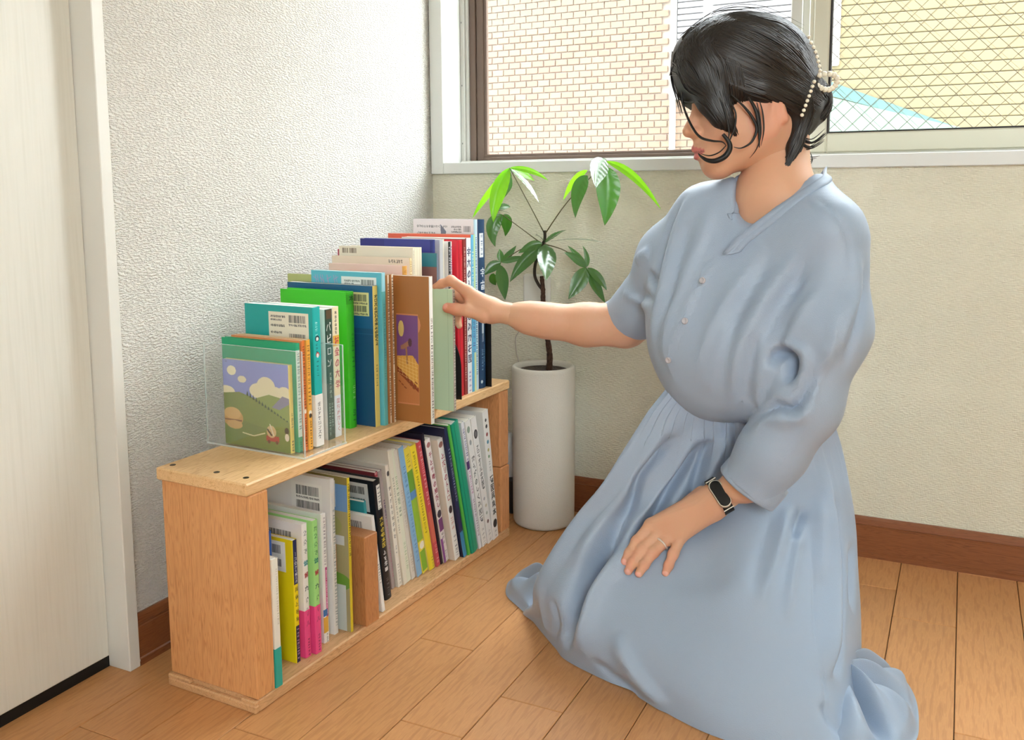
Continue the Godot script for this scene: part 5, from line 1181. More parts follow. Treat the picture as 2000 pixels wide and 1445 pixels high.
func body_field() -> Field:
	var f := Field.new()
	f.group()
	f.cap(Vector3(0.8938, 0.8361, 0.4889), Vector3(0.8975, 0.7336, 0.5241), 0.0450, 0.0520, 0.030)
	f.cap(Vector3(0.8975, 0.7336, 0.5241), Vector3(0.8691, 0.6301, 0.5045), 0.0520, 0.0550, 0.030)
	f.cap(Vector3(0.8691, 0.6301, 0.5045), Vector3(0.8703, 0.5422, 0.5107), 0.0550, 0.0580, 0.030)
	f.cap(Vector3(0.8703, 0.5422, 0.5107), Vector3(0.8741, 0.4627, 0.5199), 0.0580, 0.0420, 0.030)
	f.cap(Vector3(0.9077, 0.7426, 0.5063), Vector3(0.9756, 0.6809, 0.5595), 0.0300, 0.0300, 0.030)
	f.cap(Vector3(0.8804, 0.7373, 0.5097), Vector3(0.8030, 0.6948, 0.5066), 0.0300, 0.0330, 0.030)
	f.cap(Vector3(0.8066, 0.6073, 0.5001), Vector3(0.9172, 0.5979, 0.5241), 0.0700, 0.0600, 0.030)
	f.cap(Vector3(0.9804, 0.6752, 0.5624), Vector3(0.9769, 0.5641, 0.5719), 0.0340, 0.0330, 0.030)
	f.cap(Vector3(0.9769, 0.5641, 0.5719), Vector3(0.9636, 0.4513, 0.5833), 0.0330, 0.0310, 0.030)
	f.cap(Vector3(0.9636, 0.4513, 0.5833), Vector3(0.9276, 0.3764, 0.5931), 0.0310, 0.0300, 0.030)
	f.cap(Vector3(0.9276, 0.3764, 0.5931), Vector3(0.8831, 0.3128, 0.5976), 0.0300, 0.0250, 0.030)
	f.cap(Vector3(0.8831, 0.3128, 0.5976), Vector3(0.8380, 0.2882, 0.6061), 0.0250, 0.0165, 0.030)
	f.cap(Vector3(0.7988, 0.6962, 0.5029), Vector3(0.7320, 0.6306, 0.4784), 0.0360, 0.0340, 0.030)
	f.cap(Vector3(0.7320, 0.6306, 0.4784), Vector3(0.6696, 0.5483, 0.4427), 0.0340, 0.0330, 0.030)
	f.cap(Vector3(0.6699, 0.5439, 0.4432), Vector3(0.6309, 0.5132, 0.4244), 0.0330, 0.0350, 0.030)
	f.cap(Vector3(0.6309, 0.5132, 0.4244), Vector3(0.5665, 0.5129, 0.4495), 0.0350, 0.0335, 0.030)
	f.cap(Vector3(0.5665, 0.5129, 0.4495), Vector3(0.5045, 0.5188, 0.4724), 0.0335, 0.0262, 0.030)
	f.cap(Vector3(0.5045, 0.5188, 0.4724), Vector3(0.4681, 0.5248, 0.4846), 0.0262, 0.0222, 0.030)
	f.cap(Vector3(0.4681, 0.5248, 0.4846), Vector3(0.4298, 0.5330, 0.4996), 0.0222, 0.0162, 0.030)
	f.cap(Vector3(0.895, 0.370, 0.475), Vector3(0.885, 0.200, 0.430), 0.042, 0.070, 0.03)
	f.cap(Vector3(0.840, 0.180, 0.420), Vector3(0.920, 0.180, 0.445), 0.065, 0.062, 0.03)
	f.cap(Vector3(0.920, 0.150, 0.460), Vector3(0.750, 0.080, 0.585), 0.055, 0.042, 0.03)
	f.cap(Vector3(0.750, 0.055, 0.590), Vector3(0.930, 0.045, 0.440), 0.042, 0.030, 0.03)
	f.cap(Vector3(0.930, 0.045, 0.440), Vector3(0.950, 0.030, 0.410), 0.028, 0.020, 0.03)
	f.cap(Vector3(0.850, 0.160, 0.420), Vector3(0.650, 0.082, 0.535), 0.060, 0.038, 0.03)
	f.cap(Vector3(0.650, 0.055, 0.535), Vector3(0.860, 0.045, 0.390), 0.040, 0.030, 0.03)
	f.cap(Vector3(0.860, 0.045, 0.390), Vector3(0.900, 0.030, 0.355), 0.030, 0.022, 0.03)
	f.close(0.0)
	return f

func left_hand_field() -> Field:
	var f := Field.new()
	f.group()
	f.cap(Vector3(0.8779, 0.3138, 0.5979), Vector3(0.8407, 0.2881, 0.6046), 0.0205, 0.0175, 0.012)
	f.cap(Vector3(0.8407, 0.2881, 0.6046), Vector3(0.8252, 0.2725, 0.6035), 0.0175, 0.0150, 0.012)
	f.cap(Vector3(0.8558, 0.2871, 0.5993), Vector3(0.8341, 0.2615, 0.6005), 0.0165, 0.0135, 0.012)
	f.cap(Vector3(0.8274, 0.2834, 0.6008), Vector3(0.7383, 0.2270, 0.6136), 0.0160, 0.0108, 0.012)
	f.cap(Vector3(0.8277, 0.2772, 0.6015), Vector3(0.7536, 0.2198, 0.6147), 0.0160, 0.0112, 0.012)
	f.cap(Vector3(0.8330, 0.2701, 0.5998), Vector3(0.7714, 0.2158, 0.6141), 0.0150, 0.0108, 0.012)
	f.cap(Vector3(0.8382, 0.2646, 0.5980), Vector3(0.7865, 0.2171, 0.6130), 0.0130, 0.0098, 0.012)
	f.close(0.0)
	f.group()
	f.cap(Vector3(0.7383, 0.2270, 0.6136), Vector3(0.7206, 0.2031, 0.6305), 0.0100, 0.0084, 0.003)
	f.cap(Vector3(0.7206, 0.2031, 0.6305), Vector3(0.7126, 0.1872, 0.6437), 0.0084, 0.0074, 0.003)
	f.cap(Vector3(0.7126, 0.1872, 0.6437), Vector3(0.7080, 0.1762, 0.6521), 0.0074, 0.0064, 0.003)
	f.ball(Vector3(0.7206, 0.2031, 0.6305), Vector3.ONE * 0.0088, 0.004)
	f.ball(Vector3(0.7126, 0.1872, 0.6437), Vector3.ONE * 0.0078, 0.004)
	f.ball(Vector3(0.7387, 0.2275, 0.6150), Vector3.ONE * 0.0100, 0.006)
	f.close(0.0022)
	f.group()
	f.cap(Vector3(0.7536, 0.2198, 0.6147), Vector3(0.7325, 0.1957, 0.6391), 0.0102, 0.0087, 0.003)
	f.cap(Vector3(0.7325, 0.1957, 0.6391), Vector3(0.7218, 0.1776, 0.6539), 0.0087, 0.0076, 0.003)
	f.cap(Vector3(0.7218, 0.1776, 0.6539), Vector3(0.7173, 0.1660, 0.6624), 0.0076, 0.0066, 0.003)
	f.ball(Vector3(0.7325, 0.1957, 0.6391), Vector3.ONE * 0.0091, 0.004)
	f.ball(Vector3(0.7218, 0.1776, 0.6539), Vector3.ONE * 0.0080, 0.004)
	f.ball(Vector3(0.7540, 0.2203, 0.6161), Vector3.ONE * 0.0102, 0.006)
	f.close(0.0022)
	f.group()
	f.cap(Vector3(0.7714, 0.2158, 0.6141), Vector3(0.7499, 0.1939, 0.6395), 0.0100, 0.0085, 0.003)
	f.cap(Vector3(0.7499, 0.1939, 0.6395), Vector3(0.7398, 0.1767, 0.6539), 0.0085, 0.0074, 0.003)
	f.cap(Vector3(0.7398, 0.1767, 0.6539), Vector3(0.7346, 0.1651, 0.6627), 0.0074, 0.0064, 0.003)
	f.ball(Vector3(0.7499, 0.1939, 0.6395), Vector3.ONE * 0.0089, 0.004)
	f.ball(Vector3(0.7398, 0.1767, 0.6539), Vector3.ONE * 0.0078, 0.004)
	f.ball(Vector3(0.7718, 0.2164, 0.6155), Vector3.ONE * 0.0100, 0.006)
	f.close(0.0022)
	f.group()
	f.cap(Vector3(0.7865, 0.2171, 0.6130), Vector3(0.7796, 0.1935, 0.6334), 0.0092, 0.0076, 0.003)
	f.cap(Vector3(0.7796, 0.1935, 0.6334), Vector3(0.7757, 0.1788, 0.6443), 0.0076, 0.0068, 0.003)
	f.cap(Vector3(0.7757, 0.1788, 0.6443), Vector3(0.7731, 0.1688, 0.6515), 0.0068, 0.0060, 0.003)
	f.ball(Vector3(0.7796, 0.1935, 0.6334), Vector3.ONE * 0.0080, 0.004)
	f.ball(Vector3(0.7757, 0.1788, 0.6443), Vector3.ONE * 0.0071, 0.004)
	f.ball(Vector3(0.7868, 0.2177, 0.6144), Vector3.ONE * 0.0092, 0.006)
	f.close(0.0022)
	f.group()
	f.cap(Vector3(0.8129, 0.2805, 0.5928), Vector3(0.7738, 0.2461, 0.5860), 0.0140, 0.0112, 0.003)
	f.cap(Vector3(0.7738, 0.2461, 0.5860), Vector3(0.7528, 0.2306, 0.5898), 0.0112, 0.0092, 0.003)
	f.ball(Vector3(0.7738, 0.2461, 0.5860), Vector3.ONE * 0.0118, 0.004)
	f.ball(Vector3(0.7528, 0.2306, 0.5898), Vector3.ONE * 0.0097, 0.004)
	f.close(0.0022)
	return f

func right_hand_field() -> Field:
	var f := Field.new()
	f.group()
	f.cap(Vector3(0.4697, 0.5248, 0.4837), Vector3(0.4133, 0.5365, 0.5053), 0.0207, 0.0192, 0.012)
	f.cap(Vector3(0.4065, 0.5411, 0.5081), Vector3(0.3632, 0.5682, 0.5117), 0.0175, 0.0118, 0.012)
	f.cap(Vector3(0.4078, 0.5341, 0.5107), Vector3(0.3731, 0.5426, 0.5193), 0.0170, 0.0135, 0.012)
	f.cap(Vector3(0.4021, 0.5419, 0.5012), Vector3(0.3477, 0.5577, 0.4985), 0.0160, 0.0115, 0.012)
	f.cap(Vector3(0.4023, 0.5364, 0.5018), Vector3(0.3396, 0.5447, 0.4875), 0.0160, 0.0105, 0.012)
	f.cap(Vector3(0.4026, 0.5310, 0.5025), Vector3(0.3389, 0.5303, 0.4786), 0.0150, 0.0098, 0.012)
	f.close(0.0)
	f.group()
	f.cap(Vector3(0.3632, 0.5691, 0.5116), Vector3(0.3269, 0.5879, 0.5083), 0.0112, 0.0092, 0.003)
	f.cap(Vector3(0.3269, 0.5879, 0.5083), Vector3(0.3069, 0.5814, 0.5070), 0.0092, 0.0078, 0.003)
	f.cap(Vector3(0.3069, 0.5814, 0.5070), Vector3(0.2936, 0.5751, 0.5067), 0.0078, 0.0068, 0.003)
	f.ball(Vector3(0.3269, 0.5879, 0.5083), Vector3.ONE * 0.0097, 0.004)
	f.ball(Vector3(0.3069, 0.5814, 0.5070), Vector3.ONE * 0.0082, 0.004)
	f.ball(Vector3(0.3639, 0.5693, 0.5129), Vector3.ONE * 0.0112, 0.006)
	f.close(0.0022)
	f.group()
	f.cap(Vector3(0.4000, 0.5293, 0.5199), Vector3(0.3725, 0.5381, 0.5282), 0.0130, 0.0116, 0.003)
	f.cap(Vector3(0.3725, 0.5381, 0.5282), Vector3(0.3491, 0.5391, 0.5310), 0.0116, 0.0104, 0.003)
	f.cap(Vector3(0.3491, 0.5391, 0.5310), Vector3(0.3322, 0.5412, 0.5325), 0.0104, 0.0094, 0.003)
	f.ball(Vector3(0.3725, 0.5381, 0.5282), Vector3.ONE * 0.0122, 0.004)
	f.ball(Vector3(0.3491, 0.5391, 0.5310), Vector3.ONE * 0.0109, 0.004)
	f.ball(Vector3(0.4007, 0.5295, 0.5212), Vector3.ONE * 0.0130, 0.006)
	f.close(0.0022)
	f.group()
	f.cap(Vector3(0.3477, 0.5577, 0.4985), Vector3(0.3218, 0.5634, 0.4917), 0.0105, 0.0090, 0.003)
	f.cap(Vector3(0.3218, 0.5634, 0.4917), Vector3(0.3154, 0.5456, 0.4884), 0.0090, 0.0083, 0.003)
	f.cap(Vector3(0.3154, 0.5456, 0.4884), Vector3(0.3209, 0.5340, 0.4850), 0.0083, 0.0074, 0.003)
	f.ball(Vector3(0.3218, 0.5634, 0.4917), Vector3.ONE * 0.0095, 0.004)
	f.ball(Vector3(0.3154, 0.5456, 0.4884), Vector3.ONE * 0.0087, 0.004)
	f.ball(Vector3(0.3484, 0.5579, 0.4998), Vector3.ONE * 0.0105, 0.006)
	f.close(0.0022)
	f.group()
	f.cap(Vector3(0.3396, 0.5447, 0.4875), Vector3(0.3163, 0.5428, 0.4804), 0.0100, 0.0087, 0.003)
	f.cap(Vector3(0.3163, 0.5428, 0.4804), Vector3(0.3130, 0.5249, 0.4767), 0.0087, 0.0078, 0.003)
	f.cap(Vector3(0.3130, 0.5249, 0.4767), Vector3(0.3204, 0.5137, 0.4768), 0.0078, 0.0070, 0.003)
	f.ball(Vector3(0.3163, 0.5428, 0.4804), Vector3.ONE * 0.0091, 0.004)
	f.ball(Vector3(0.3130, 0.5249, 0.4767), Vector3.ONE * 0.0082, 0.004)
	f.ball(Vector3(0.3403, 0.5449, 0.4888), Vector3.ONE * 0.0100, 0.006)
	f.close(0.0022)
	f.group()
	f.cap(Vector3(0.3389, 0.5303, 0.4786), Vector3(0.3207, 0.5239, 0.4729), 0.0092, 0.0076, 0.003)
	f.cap(Vector3(0.3207, 0.5239, 0.4729), Vector3(0.3186, 0.5091, 0.4715), 0.0076, 0.0068, 0.003)
	f.cap(Vector3(0.3186, 0.5091, 0.4715), Vector3(0.3234, 0.4999, 0.4726), 0.0068, 0.0060, 0.003)
	f.ball(Vector3(0.3207, 0.5239, 0.4729), Vector3.ONE * 0.0080, 0.004)
	f.ball(Vector3(0.3186, 0.5091, 0.4715), Vector3.ONE * 0.0071, 0.004)
	f.ball(Vector3(0.3396, 0.5305, 0.4799), Vector3.ONE * 0.0092, 0.006)
	f.close(0.0022)
	return f

func nail_spots() -> Array:
	return [Vector3(0.7079, 0.1754, 0.6568), Vector3(0.7175, 0.1649, 0.6681), Vector3(0.7341, 0.1637, 0.6677), Vector3(0.7732, 0.1681, 0.6561), Vector3(0.3303, 0.5447, 0.5386)]

func loose_strands() -> Array:
	return [
		[0.0022, 1, 0.0, [Vector3(0.7631, 0.8978, 0.5720), Vector3(0.7706, 0.8697, 0.5778), Vector3(0.7861, 0.8427, 0.5906), Vector3(0.8015, 0.8268, 0.6020), Vector3(0.8197, 0.8208, 0.6082), Vector3(0.8345, 0.8189, 0.6077), Vector3(0.8400, 0.8137, 0.6056)]],
		[0.0048, 1, 0.0, [Vector3(0.8353, 0.8300, 0.6058), Vector3(0.8442, 0.8180, 0.6051), Vector3(0.8452, 0.8077, 0.6050), Vector3(0.8384, 0.7975, 0.6065), Vector3(0.8264, 0.7918, 0.6089), Vector3(0.8142, 0.7928, 0.6082), Vector3(0.8042, 0.7983, 0.6046), Vector3(0.7987, 0.8030, 0.6011)]],
		[0.0012, 1, 0.0, [Vector3(0.8405, 0.8136, 0.6077), Vector3(0.8319, 0.8041, 0.6111), Vector3(0.8176, 0.7993, 0.6101), Vector3(0.8026, 0.8028, 0.6048)]],
		[0.0017, 1, 0.0, [Vector3(0.8455, 0.8750, 0.6033), Vector3(0.8522, 0.8588, 0.6021), Vector3(0.8518, 0.8397, 0.6050), Vector3(0.8466, 0.8237, 0.6065), Vector3(0.8425, 0.8128, 0.6067)]],
		[0.0024, 1, 0.0, [Vector3(0.8463, 0.8855, 0.6082), Vector3(0.8624, 0.8693, 0.5999), Vector3(0.8746, 0.8525, 0.5938), Vector3(0.8811, 0.8362, 0.5950), Vector3(0.8746, 0.8181, 0.5964), Vector3(0.8610, 0.8096, 0.6000), Vector3(0.8505, 0.8113, 0.6029)]],
		[0.0012, 1, 0.0, [Vector3(0.8793, 0.8743, 0.5906), Vector3(0.8838, 0.8539, 0.5889), Vector3(0.8859, 0.8290, 0.5890), Vector3(0.8809, 0.8086, 0.5900), Vector3(0.8710, 0.7949, 0.5901)]],
		[0.0030, 1, 0.0, [Vector3(0.8692, 0.8814, 0.5993), Vector3(0.8787, 0.8632, 0.5936), Vector3(0.8835, 0.8413, 0.5931), Vector3(0.8845, 0.8100, 0.5902)]],
		[0.0012, 1, 0.0, [Vector3(0.8831, 0.8757, 0.5884), Vector3(0.8877, 0.8582, 0.5874), Vector3(0.8900, 0.8340, 0.5885), Vector3(0.8864, 0.8122, 0.5889)]],
		[0.0016, 1, 0.0, [Vector3(0.8290, 0.8829, 0.6060), Vector3(0.8393, 0.8568, 0.6067), Vector3(0.8439, 0.8348, 0.6052), Vector3(0.8428, 0.8202, 0.6055)]],
		[0.0007, 7, 0.0039, [Vector3(0.7435, 0.9606, 0.5505), Vector3(0.7447, 0.9217, 0.5554), Vector3(0.7559, 0.8900, 0.5598), Vector3(0.7648, 0.8647, 0.5645)]],
		[0.0010, 8, 0.0047, [Vector3(0.9187, 0.8467, 0.5336), Vector3(0.9288, 0.8303, 0.5250), Vector3(0.9455, 0.8198, 0.5123), Vector3(0.9618, 0.8353, 0.4905)]],
		[0.0010, 6, 0.0047, [Vector3(0.9211, 0.8392, 0.5334), Vector3(0.9307, 0.8182, 0.5257), Vector3(0.9440, 0.8092, 0.5146), Vector3(0.9584, 0.8201, 0.4943)]],
		[0.0007, 2, 0.0031, [Vector3(0.9237, 0.8129, 0.5358), Vector3(0.9388, 0.7976, 0.4962), Vector3(0.9526, 0.7983, 0.4891)]],
		[0.0007, 2, 0.0023, [Vector3(0.9412, 0.8068, 0.4937), Vector3(0.9460, 0.7930, 0.4932), Vector3(0.9429, 0.7846, 0.4960)]],
		[0.0034, 9, 0.0047, [Vector3(0.9248, 0.8583, 0.5232), Vector3(0.9177, 0.8183, 0.5358), Vector3(0.9048, 0.7853, 0.5493), Vector3(0.8957, 0.7696, 0.5619)]],
		[0.0005, 5, 0.0094, [Vector3(0.7563, 0.9823, 0.5522), Vector3(0.8031, 1.0189, 0.5231), Vector3(0.8586, 1.0199, 0.4946), Vector3(0.9156, 0.9883, 0.4699)]],
		[0.0005, 4, 0.0062, [Vector3(0.9156, 0.9883, 0.4699), Vector3(0.9380, 0.9571, 0.4628), Vector3(0.9464, 0.9261, 0.4629)]],
	]

# ---------------------------------------------------------------- smooth solids for the figure
class Op:
	var kind := 0        # 0 capsule, 1 ellipsoid, 2 take away capsule, 3 take away ellipsoid, 4 open group, 5 cut by plane, 6 close group
	var a := Vector3.ZERO
	var b := Vector3.ZERO
	var ra := 0.0
	var rb := 0.0
	var k := 0.0
	var inv := 0.0
	func dist(p: Vector3) -> float:
		if kind == 1 or kind == 3:
			var q := (p - a) / b
			var q2 := q / b
			var n := q.length()
			return n * (n - 1.0) / maxf(q2.length(), 1e-6)
		var t := clampf((p - a).dot(b) * inv, 0.0, 1.0)
		return (p - a - b * t).length() - ra - (rb - ra) * t

class Field:
	var ops: Array[Op] = []
	func add(kind: int, a: Vector3, b: Vector3, ra: float, rb: float, k: float) -> void:
		var o := Op.new()
		o.kind = kind
		o.a = a
		o.b = b
		o.ra = ra
		o.rb = rb
		o.k = k
		ops.append(o)
	func cap(a: Vector3, b: Vector3, ra: float, rb: float, k: float) -> void:
		add(0, a, b - a, ra, rb, k)
		ops[-1].inv = 1.0 / maxf((b - a).length_squared(), 1e-9)
	func ball(a: Vector3, r: Vector3, k: float) -> void: add(1, a, r, 0, 0, k)
	func sub(a: Vector3, b: Vector3, ra: float, rb: float, k: float) -> void:
		add(2, a, b - a, ra, rb, k)
		ops[-1].inv = 1.0 / maxf((b - a).length_squared(), 1e-9)
	func dent(a: Vector3, r: Vector3, k: float) -> void: add(3, a, r, 0, 0, k)
	func group() -> void: add(4, Vector3.ZERO, Vector3.ZERO, 0, 0, 0)
	func cut(p: Vector3, n: Vector3) -> void: add(5, p, n, 0, 0, 0)
	func close(k: float) -> void: add(6, Vector3.ZERO, Vector3.ZERO, 0, 0, k)
	func near(p: Vector3, reach: float) -> Array[Op]:
		var out: Array[Op] = []
		for o in ops:
			if o.kind >= 4 or o.dist(p) < reach + o.k + 0.004: out.append(o)
		return out

static func measure(ops: Array[Op], p: Vector3) -> float:
	var d := 10.0
	var held := 10.0
	for o in ops:
		match o.kind:
			0, 1:
				var e := o.dist(p)
				if o.k <= 0.0 or absf(d - e) > o.k: d = minf(d, e)
				else:
					var h := 0.5 + 0.5 * (d - e) / o.k
					d = lerpf(d, e, h) - o.k * h * (1.0 - h)
			2, 3:
				var e := -o.dist(p)
				if o.k <= 0.0 or absf(d - e) > o.k: d = maxf(d, e)
				else:
					var h := 0.5 - 0.5 * (d - e) / o.k
					d = lerpf(d, e, h) + o.k * h * (1.0 - h)
			4:
				held = d
				d = 10.0
			5: d = maxf(d, (p - o.a).dot(o.b))
			6:
				if o.k <= 0.0 or absf(d - held) > o.k: d = minf(d, held)
				else:
					var h := 0.5 + 0.5 * (d - held) / o.k
					d = lerpf(d, held, h) - o.k * h * (1.0 - h)
	return d

class NetSkin:
	var v := PackedVector3Array()
	var n := PackedVector3Array()
	var c := PackedColorArray()
	var i := PackedInt32Array()
	func renormal() -> void:
		n = PackedVector3Array()
		n.resize(v.size())
		for t in range(0, i.size(), 3):
			var f := (v[i[t + 2]] - v[i[t]]).cross(v[i[t + 1]] - v[i[t]])
			n[i[t]] += f
			n[i[t + 1]] += f
			n[i[t + 2]] += f
		for k in n.size(): n[k] = n[k].normalized()
	func join(o: NetSkin) -> void:
		var base := v.size()
		v.append_array(o.v)
		n.append_array(o.n)
		c.append_array(o.c)
		for k in o.i: i.append(k + base)
	func mesh() -> ArrayMesh:
		var a := []
		a.resize(Mesh.ARRAY_MAX)
		a[Mesh.ARRAY_VERTEX] = v
		a[Mesh.ARRAY_NORMAL] = n
		if c.size() == v.size(): a[Mesh.ARRAY_COLOR] = c
		a[Mesh.ARRAY_INDEX] = i
		var m := ArrayMesh.new()
		m.add_surface_from_arrays(Mesh.PRIMITIVE_TRIANGLES, a)
		return m

# surface nets over the blocks that the surface can cross
func nets(f: Field, lo: Vector3, hi: Vector3, cell: float) -> NetSkin:
	var big := 16
	var small := 4
	var nx := int(ceil((hi.x - lo.x) / cell / big)) * big
	var ny := int(ceil((hi.y - lo.y) / cell / big)) * big
	var nz := int(ceil((hi.z - lo.z) / cell / big)) * big
	var sx := nx + 1
	var sxy := sx * (ny + 1)
	var vals := PackedFloat32Array()
	vals.resize(sxy * (nz + 1))
	vals.fill(1e3)
	var blocks := PackedVector3Array()
	var rb := cell * big * 0.5 * 1.74
	var rs := cell * small * 0.5 * 1.74
	for bz in range(0, nz, big):
		for by in range(0, ny, big):
			for bx in range(0, nx, big):
				var c := lo + Vector3(bx + big * 0.5, by + big * 0.5, bz + big * 0.5) * cell
				if absf(measure(f.ops, c)) > rb * 1.35 + 0.012: continue
				var ops := f.near(c, rb * 1.3)
				for z in range(bz, bz + big, small):
					for y in range(by, by + big, small):
						for x in range(bx, bx + big, small):
							var q := lo + Vector3(x + small * 0.5, y + small * 0.5, z + small * 0.5) * cell
							if absf(measure(ops, q)) > rs * 1.35 + 0.002: continue
							blocks.append(Vector3(x, y, z))
							for k in small + 1:
								for j in small + 1:
									var at := x + (y + j) * sx + (z + k) * sxy
									for i in small + 1:
										if vals[at + i] > 900.0: vals[at + i] = measure(ops, lo + Vector3(x + i, y + j, z + k) * cell)
	var s := NetSkin.new()
	var where := {}
	var off := PackedInt32Array([0, 1, sx, sx + 1, sxy, sxy + 1, sxy + sx, sxy + sx + 1])
	var edges := [[0, 1], [2, 3], [4, 5], [6, 7], [0, 2], [1, 3], [4, 6], [5, 7], [0, 4], [1, 5], [2, 6], [3, 7]]
	for b in blocks:
		for k in small:
			for j in small:
				for i in small:
					var at := int(b.x) + i + (int(b.y) + j) * sx + (int(b.z) + k) * sxy
					var inside := 0
					for e in 8:
						if vals[at + off[e]] < 0.0: inside += 1
					if inside == 0 or inside == 8: continue
					var sum := Vector3.ZERO
					var cnt := 0
					for e in edges:
						var va := vals[at + off[e[0]]]
						var vb := vals[at + off[e[1]]]
						if (va < 0.0) == (vb < 0.0): continue
						var t := va / (va - vb)
						var pa := Vector3(e[0] & 1, (e[0] >> 1) & 1, e[0] >> 2)
						var pb := Vector3(e[1] & 1, (e[1] >> 1) & 1, e[1] >> 2)
						sum += pa.lerp(pb, t)
						cnt += 1
					where[at] = s.v.size()
					s.v.append(lo + (Vector3(b.x + i, b.y + j, b.z + k) + sum / cnt) * cell)
	var steps := [1, sx, sxy]
	for at in where.keys():
		var v0 := vals[at]
		for ax in 3:
			if (v0 < 0.0) == (vals[at + steps[ax]] < 0.0): continue
			var u: int = steps[(ax + 1) % 3]
			var w: int = steps[(ax + 2) % 3]
			if not (where.has(at - u) and where.has(at - w) and where.has(at - u - w)): continue
			var q := [where[at - u - w], where[at - w], where[at], where[at - u]]
			if v0 < 0.0: q.reverse()
			for t in [0, 1, 2, 0, 2, 3]: s.i.append(q[t])
	s.renormal()
	return s

# raise or sink a cloth surface along fold lines: [height, width on one side, width on the other, points]
func press_folds(s: NetSkin, list: Array, gain: float) -> void:
	for fd in list:
		var pts := []
		for k in fd[3].size(): pts.append(fd[3][k])
		pts = spline(pts, 3)
		var amp: float = fd[0] * gain
		var w1: float = fd[1]
		var w2: float = fd[2]
		var reach := maxf(w1, w2) * 2.4
		var box3 := AABB(pts[0], Vector3.ZERO)
		for p in pts: box3 = box3.expand(p)
		box3 = box3.grow(reach)
		var n := pts.size()
		for k in s.v.size():
			var p := s.v[k]
			if not box3.has_point(p): continue
			var best := 1e9
			var along := 0.0
			var side := 1.0
			for e in n - 1:
				var a: Vector3 = pts[e]
				var d: Vector3 = pts[e + 1] - a
				var t := clampf((p - a).dot(d) / maxf(d.length_squared(), 1e-9), 0.0, 1.0)
				var r := p - a - d * t
				var l := r.length_squared()
				if l < best:
					best = l
					along = (e + t) / (n - 1)
					side = s.n[k].dot(d.cross(r))
			best = sqrt(best)
			if best > reach: continue
			var w := w1 if side > 0.0 else w2
			var fade := smoothstep(0.0, 0.3, along) * smoothstep(1.0, 0.7, along)
			s.v[k] = p + s.n[k] * amp * fade * exp(-best * best / (w * w))
	s.renormal()

func build_skirt() -> NetSkin:
	var rings := skirt_rings()
	var ys := [0.0, 0.045, 0.10, 0.16, 0.22, 0.28, 0.34, 0.40, 0.455]
	var nu := 420
	var nv := 150
	var n: int = rings[0].size()
	var s := NetSkin.new()
	for j in nv + 1:
		var v := float(j) / nv * 8.0
		var i := mini(int(v), 7)
		var t := v - i
		var ring := []
		for k in n:
			var p: Vector2 = rings[i][k].cubic_interpolate(rings[i + 1][k], rings[maxi(i - 1, 0)][k], rings[mini(i + 2, 8)][k], t)
			ring.append(p)
		var y := lerpf(ys[i], ys[i + 1], t)
		for u in nu:
			var a := float(u) / nu * n
			var k := int(a)
			var p: Vector2 = ring[k].cubic_interpolate(ring[(k + 1) % n], ring[(k + n - 1) % n], ring[(k + 2) % n], a - k)
			var g := smoothstep(0.27, 0.45, y)
			var wob := sin(u * TAU / nu * 31.0) * 0.0035 * g + sin(u * TAU / nu * 47.0 + 1.0) * 0.0022 * g
			var c := Vector2(0.85, 0.53)
			p += (p - c).normalized() * wob
			s.v.append(Vector3(p.x, maxf(y, 0.001), p.y))
	for j in nv:
		for u in nu:
			var a := j * nu + u
			var b := j * nu + (u + 1) % nu
			for q in [a, b, a + nu, b, b + nu, a + nu]: s.i.append(q)
	s.renormal()
	var c := Vector3(0.85, 0.2, 0.5)
	if s.n[nu * 60].dot(s.v[nu * 60] - c) < 0.0:
		for q in range(0, s.i.size(), 3):
			var h := s.i[q + 1]
			s.i[q + 1] = s.i[q + 2]
			s.i[q + 2] = h
		s.renormal()
	press_folds(s, skirt_folds(), 1.7)
	for k in s.v.size():
		if s.v[k].y < 0.0012: s.v[k].y = 0.0012
	return s

# cloth that lies on the floor in a fan of folds round a centre
func puddle(centre: Vector3, rim: Array, high: float, waves: float, phase: float, amp: float) -> NetSkin:
	var s := NetSkin.new()
	var pts := spline(rim, 10)
	var m := pts.size()
	var nr := 26
	for j in nr + 1:
		var r := float(j) / nr
		for k in m:
			var a := float(k) / (m - 1)
			var p := centre.lerp(pts[k], r)
			var h := high * pow(1.0 - r, 0.8) * 0.75 + 0.012
			var w := sin(a * waves * TAU + phase + r * 1.6) + 0.45 * sin(a * waves * TAU * 1.9 + 2.0 * phase - r * 2.2)
			h += amp * w * sin(PI * clampf(0.12 + r * 0.85, 0.0, 1.0))
			h *= smoothstep(1.0, 0.86, r) * 0.999 + 0.001
			p.y = maxf(0.0015, h)
			s.v.append(p)
	for j in nr:
		for k in m - 1:
			var a := j * m + k
			for q in [a, a + 1, a + m, a + 1, a + m + 1, a + m]: s.i.append(q)
	s.renormal()
	if s.n[m * 10 + m / 2].y < 0.0:
		for q in range(0, s.i.size(), 3):
			var h := s.i[q + 1]
			s.i[q + 1] = s.i[q + 2]
			s.i[q + 2] = h
		s.renormal()
	return s

const HEAD_AT := Vector3(0.8615, 0.8730, 0.5138)

func head_frame() -> Transform3D:
	var l := Vector3(-0.8908, 0.0098, 0.4543)
	var u := Vector3(-0.0479, 0.9922, -0.1154)
	var t := Vector3(0.4519, 0.1245, 0.8833)
	var a := deg_to_rad(4.0)
	return Transform3D(Basis(t, u * cos(a) + l * sin(a), l * cos(a) - u * sin(a)), HEAD_AT)

